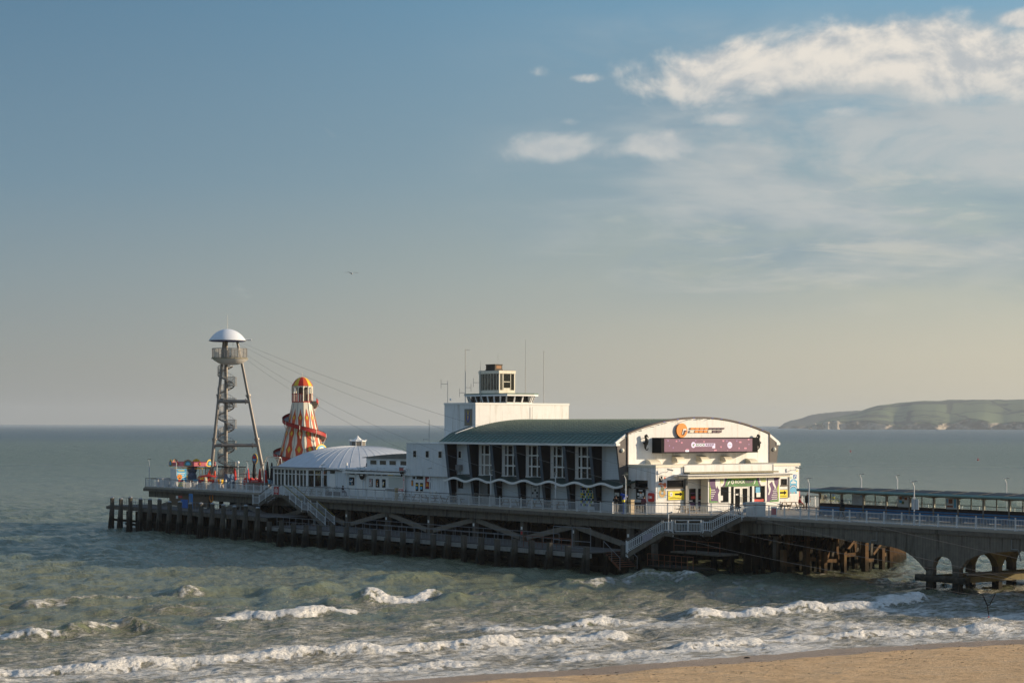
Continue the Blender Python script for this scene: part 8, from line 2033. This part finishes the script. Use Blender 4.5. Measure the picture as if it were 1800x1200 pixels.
def build_fair():
    # booth
    t = thing('token_booth', 'pale booth with blue front reading TOKENS beside the small fair ride', 'booth', (-96, 1.6, DK))
    u0, u1, v0, v1 = -97.2, -95.5, .95, 2.45; z1 = DK+2.55
    b = MB(); b.box(u0, u1, v0, v1, DK+.05, z1); part('cabin', b, m_wood_w, t)
    b = MB(); b.box(u1+.001, u1+.03, v0+.02, v1-.02, DK+.06, z1+.02); part('front_board', b, m_sky, t)
    b = MB(); e = u1+.031
    b.box(e, e+.004, v0+.04, v1-.04, z1-.42, z1-.02, 1); k = len(b.v)
    b.lathe((0, 0, 0), [(0, 0), (.38, 0), (.38, .01), (0, .011)], 20, m=2); b.v[k:] = [(e+.004+p[2], v0+.48+p[0], DK+1.45+p[1]) for p in b.v[k:]]
    b.box(e+.016, e+.02, v0+.33, v0+.39, DK+1.52, DK+1.64, 4); b.box(e+.016, e+.02, v0+.56, v0+.62, DK+1.52, DK+1.64, 4); b.pu([(v0+.28, DK+1.38), (v0+.68, DK+1.38), (v0+.58, DK+1.22), (v0+.38, DK+1.22)], e+.016, e+.02, 4)
    b.box(e, e+.004, v0+.25, v1-.25, DK+.85, DK+1.0, 3); b.box(e, e+.004, v0+.1, v1-.1, DK+.12, DK+.75, 5)
    for i in range(5): b.box(e+.005, e+.008, v0+.15+i*.26, v0+.3+i*.26, DK+.2+.1*(i % 3), DK+.4+.1*(i % 3), (3, 1, 0, 2, 3)[i])
    text(b, 'TOKENS', 'F', e+.006, v0+.2, v1-.3, z1-.34, z1-.12, 5, .03)
    for z, x0, x1 in ((1.88, .15, 1.35), (1.66, .85, 1.25), (1.35, .9, 1.4)):
        for q in range(int((x1-x0)/.14)): b.box(e+.002, e+.005, v0+x0+q*.14, v0+x0+q*.14+.10, DK+z, DK+z+.12, 0)
    part('print', b, [m_wood_w, M('deep_sky_print', (.03, .25, .50), .5, var=0), m_orange, m_red, m_dbrown, m_yellow], t)
    # red and white kiosk box at the corner
    b = MB(); b.box(-101.6, -99.9, 1.0, 2.2, DK, DK+1.15, 0); b.box(-101.0, -100.7, .97, .999, DK+.2, DK+1.0, 1); b.box(-99.899, -99.88, 1.2, 2.0, DK+.1, DK+1.0, 0)
    solo('rescue_box', b, [m_wood_w, m_red], 'white box with red stripe in the seaward corner', 'box', (-100.8, 1.5, DK), local=False)
    for i, (u, v, lab) in enumerate(((-97.2, 2.0, 'beige post left of the booth'), (-91.0, 3.0, 'beige post right of the booth'))):
        b = MB(); b.box(-.17, .17, -.17, .17, 0, 1.5); solo('beige_post', b, M('beige_post_paint', (.62, .52, .36), .6, var=.05), lab, 'post', (u, v, DK), group='beige posts on the deck')
    # miniature carousel with painted fascia ring
    C = (-99.1, 5.2); t = thing('fair_ride', 'small childrens carousel with pink and gold painted top ring', 'fairground ride', (C[0], C[1], DK))
    fas = [M('pink_fairground_paint', (.55, .10, .16), .5, var=.25, scale=5), M('rose_fairground_paint', (.62, .18, .20), .5, var=.25, scale=5)]
    b = MB(); b.lathe((C[0], C[1], 0), [(3.3, DK+.02), (3.3, DK+.3), (0, DK+.31)], 24); part('platform', b, m_grey, t)
    b = MB(); b.lathe((C[0], C[1], 0), [(.62, DK+.3), (.62, DK+1.6), (.5, DK+1.9), (.66, DK+2.2), (.66, DK+2.7)], 12); part('centre_drum', b, M('slate_blue_drum', (.06, .10, .18), .5, var=.3, scale=5), t)
    b = MB(); b.lathe((C[0], C[1], 0), [(.9, DK+2.7), (.9, DK+2.85), (0, DK+2.9)], 12); part('drum_cap', b, m_navy, t)
    n = 12
    for k in range(n):
        a, c = 2*PI*k/n+.12, 2*PI*(k+1)/n+.12; r = 3.15
        A, D = (C[0]+r*math.cos(a), C[1]+r*math.sin(a)), (C[0]+r*math.cos(c), C[1]+r*math.sin(c))
        b = MB(); b.bar((*A, DK+3.12), (*D, DK+3.12), .07, .55); part('fascia_panel', b, fas[k % 2], t)
        m = ((A[0]+D[0])/2, (A[1]+D[1])/2)
        vv = Vector((m[0]-C[0], m[1]-C[1], 0)).normalized(); w = Vector((-vv.y, vv.x, 0))
        def Q(x, y, z): p = Vector((m[0], m[1], 0))+w*x+vv*y; return (p.x, p.y, z)
        big = (k % 2 == 0)
        s = 1.0 if big else .6
        out = [(0, .62), (.22, .52), (.42, .42), (.50, .12), (.62, -.1), (.5, -.34), (0, -.40), (-.5, -.34), (-.62, -.1), (-.50, .12), (-.42, .42), (-.22, .52)] if big else [(0, .70), (.15, .35), (.42, .15), (.3, -.1), (.12, -.3), (0, -.55), (-.12, -.3), (-.3, -.1), (-.42, .15), (-.15, .35)]
        for lay, (kk, mm, dd) in enumerate(((1.0, 0, .05), (.72, 1, .09), (.42, 2, .12))):
            vs = [Q(x*kk*s*1.1, dd-.03, DK+3.17+z*kk*s) for x, z in out]+[Q(x*kk*s*1.1, dd, DK+3.17+z*kk*s) for x, z in out]; q = len(out)
            b = MB(); b.add(vs, [tuple(range(q-1, -1, -1)), tuple(range(q, 2*q))]+[(i, (i+1) % q, q+(i+1) % q, q+i) for i in range(q)])
            part('medallion', b, [[M('gilt_brown_paint', (.30, .15, .06), .5, var=.3, scale=6), m_hyel, fas[0]][0 if k % 3 else 1] if big else fas[0], M('dark_teal_paint', (.05, .16, .22), .5, var=.3, scale=6) if big else m_redfab, m_hyel if not big else m_sky][mm] if False else (m_hyel if (lay == 0 and k % 4 == 0) else [M('gilt_brown_paint', (.30, .15, .06), .5, var=.3, scale=6), M('dark_teal_paint', (.05, .16, .22), .5, var=.3, scale=6), m_sky][lay] if big else [fas[0], m_redfab, m_hyel][lay]), t)
        b = MB(); b.tube((C[0], C[1], DK+2.8), (*A, DK+3.0), .04, 5); part('roof_spoke', b, m_steel, t)
        if k % 2 == 0:
            r2 = 2.4; p = (C[0]+r2*math.cos(a), C[1]+r2*math.sin(a)); b = MB(); b.bar((C[0], C[1], DK+2.45), (p[0], p[1], DK+2.55), .16, .12); part('lift_arm', b, m_hyel, t)
            # ride seat: little animal shapes
            b = MB(); col = (k//2) % 4
            q = Vector((p[0], p[1], DK+1.0)); b.sphere(tuple(q), .55, .32, .34, 10, 8, 0); b.sphere(tuple(q+Vector((.5, 0, .42))), .24, .2, .26, 8, 6, 1); b.tube(tuple(q+Vector((.3, 0, .1))), tuple(q+Vector((.5, 0, .4))), .14, 8, m=0)
            for dx in (-.35, .35):
                for dy in (-.15, .15): b.tube(tuple(q+Vector((dx, dy, -.2))), tuple(q+Vector((dx*1.1, dy, -.65))), .08, 6, m=0)
            b.sphere(tuple(q+Vector((-.05, 0, .28))), .22, .25, .12, 8, 6, 2)
            part('ride_animal', b, [[m_hyel, m_royal, m_orange, M('pink_animal_paint', (.65, .2, .25), .5, var=.1)][col], [m_orange, m_hyel, m_wood_w, m_wood_w][col], m_red], t, smooth=True)
            b = MB(); b.tube((p[0], p[1], DK+1.2), (p[0], p[1], DK+2.55), .035, 5); part('pole', b, m_hyel, t)
    b = MB()
    for k in range(16):
        a = 2*PI*k/16; c = 2*PI*(k+1)/16; r = 3.45; A = (C[0]+r*math.cos(a), C[1]+r*math.sin(a)); D = (C[0]+r*math.cos(c), C[1]+r*math.sin(c)); b.tube((*A, DK), (*A, DK+1.0), .03, 5); b.tube((*A, DK+1.0), (*D, DK+1.0), .025, 4); b.tube((*A, DK+.5), (*D, DK+.5), .02, 4)
    part('ride_fence', b, m_alu, t)
    # second ride: low bumper boats pool of colours
    C2 = (-93.5, 4.7); t = thing('teacup_ride', 'low colourful cup ride right of the small carousel', 'fairground ride', (C2[0], C2[1], DK))
    b = MB(); b.lathe((C2[0], C2[1], 0), [(2.3, DK+.02), (2.3, DK+.45), (0, DK+.5)], 20); part('platform', b, M('pale_ride_base', (.5, .42, .36), .6, var=.2, scale=4), t)
    for k in range(6):
        a = PI/3*k; p = (C2[0]+1.5*math.cos(a), C2[1]+1.5*math.sin(a)); b = MB(); b.lathe((*p, DK+.5), [(.3, 0), (.5, .2), (.55, .6), (.48, .6), (.4, .25), (0, .1)], 12); part('cup', b, [m_red, m_hyel, M('leaf_green_paint', (.1, .4, .12), .5, var=.1), m_orange, m_sky, m_redfab][k], t, smooth=True)
    b = MB(); b.tube((C2[0], C2[1], DK+.5), (C2[0], C2[1], DK+2.0), .08, 8); b.lathe((C2[0], C2[1], DK+1.5), [(1.3, 0), (1.2, .08), (0, .3)], 10); part('centre_post', b, m_redfab, t)
    for i, dx in enumerate((-.6, .9)):
        b = MB(); b.sphere((C2[0]+dx, C2[1]+.5, DK+1.95), .16, .16, .42, 8, 6); b.tube((C2[0]+dx, C2[1]+.5, DK+.5), (C2[0]+dx, C2[1]+.5, DK+1.7), .08, 6); part('gold_figure', b, m_horange, t, smooth=True)
    b = MB(); 
    for k in range(5):
        x = -97.6+k*1.1; b.box(x, x+.9, 3.6, 3.64, DK+.1, DK+.85)
    solo('dark_red_fence', b, M('dull_red_board', (.20, .05, .06), .7, var=.1), 'dull red boarding behind the beige post', 'fence', (-96, 3.6, DK), local=False)
    # globe lamp
    b = MB(); b.tube((0, 0, 0), (0, 0, 3.3), .05, 6); b.sphere((0, 0, 3.45), .2, n=10, k=8)
    solo('globe_lamp', b, m_wood_w, 'post with white globe between the leftmost red parasols', 'lamp post', (-89.4, 7.0, DK), smooth=True)
build_fair()

# ---------------------------------------------------------------- far and floating things
def build_far():
    # gull in flight
    t = bpy.data.objects.new('seagull', None); link(t); t.location = (-12.1, 150, 25.3); t.rotation_euler = (0, 0, math.radians(20)); tag(t, 'gull gliding with spread wings in the open sky', 'bird')
    b = MB(); P = [(-.22, 0, 0), (-.15, 0, 0), (-.02, 0, .0), (.12, 0, .01), (.20, 0, .02)]
    for (x0, r0, x1, r1) in ((0, .02, .12, .06), (.12, .06, .28, .065), (.28, .065, .38, .04), (.38, .04, .44, .015)): b.tube((0, x0-.2, 0), (0, x1-.2, 0), r0, 8, r1)
    b.sphere((0, .18, .02), .045, .05, .045, 8, 6)
    o = bpy.data.objects.new('body', mesh_of(b, 'body', M('white_feathers', (.75, .72, .68), .7, var=.05), smooth=True)); link(o, t)
    for s in (-1, 1):
        b = MB(); pts = [(0, .09, .03), (s*.26, .10, .11), (s*.56, .05, .05)]; q = [(0, -.07, .03), (s*.26, -.03, .11), (s*.56, .02, .05)]
        for k in range(2): b.add([pts[k], pts[k+1], q[k+1], q[k], tuple(v-(.012 if i == 2 else 0) for i, v in enumerate(pts[k])), tuple(v-(.012 if i == 2 else 0) for i, v in enumerate(pts[k+1])), tuple(v-(.012 if i == 2 else 0) for i, v in enumerate(q[k+1])), tuple(v-(.012 if i == 2 else 0) for i, v in enumerate(q[k]))], [(0, 1, 2, 3), (7, 6, 5, 4), (0, 4, 5, 1), (3, 2, 6, 7)])
        o = bpy.data.objects.new('wing', mesh_of(b, 'wing', M('grey_feathers', (.14, .145, .15), .7, var=.05))); link(o, t)
    for i, (x, y, lab) in enumerate(((181.1, 1065, 'tiny red buoy on the open sea behind the right end of the pavilion'), (189.0, 807.5, 'tiny red buoy on the open sea near the right edge of the photo'))):
        b = MB(); b.sphere((0, 0, .1), .45, n=10, k=8); b.tube((0, 0, .6), (0, 0, 1.1), .1, 6)
        o = bpy.data.objects.new('buoy', mesh_of(b, 'buoy', M('faded_red_buoy', (.62, .10, .09), .5, var=.05), smooth=True)); link(o); o.location = (x, y, 0); tag(o, lab, 'buoy', 'red buoys')
    # forked stick hanging from the wires over the water on the right
    t = bpy.data.objects.new('trolley_strop', None); link(t); t.location = (32.6, 136, 1.9); tag(t, 'dark forked strop hanging over the water near the right edge', 'strop')
    b = MB(); b.tube((-.45, 0, .55), (-.12, 0, -.2), .04, 6); b.tube((.45, 0, .6), (.05, 0, -.2), .04, 6); b.tube((-.12, 0, -.2), (0, 0, -.9), .035, 6); b.tube((-.12, 0, -.2), (.05, 0, -.2), .04, 6)
    o = bpy.data.objects.new('fork', mesh_of(b, 'fork', m_black)); link(o, t)
    b = MB(); b.sphere((-.02, 0, -1.0), .05, n=8, k=6); o = bpy.data.objects.new('red_weight', mesh_of(b, 'red_weight', m_redfab, smooth=True)); link(o, t)
    b = MB(); b.sphere((0, 0, 0), .22, .12, .10, 8, 6)
    for i, (x, y, lab) in enumerate(((28.6, 124.5, 'dark stone at the waterline on the right'), (14.0, 118.4, 'small dark stone on the wet sand'))):
        o = bpy.data.objects.new('beach_stone', mesh_of(b, 'beach_stone', m_black, smooth=True)); link(o); o.location = (x, y, .08); tag(o, lab, 'stone', 'stones at the waterline')
build_far()
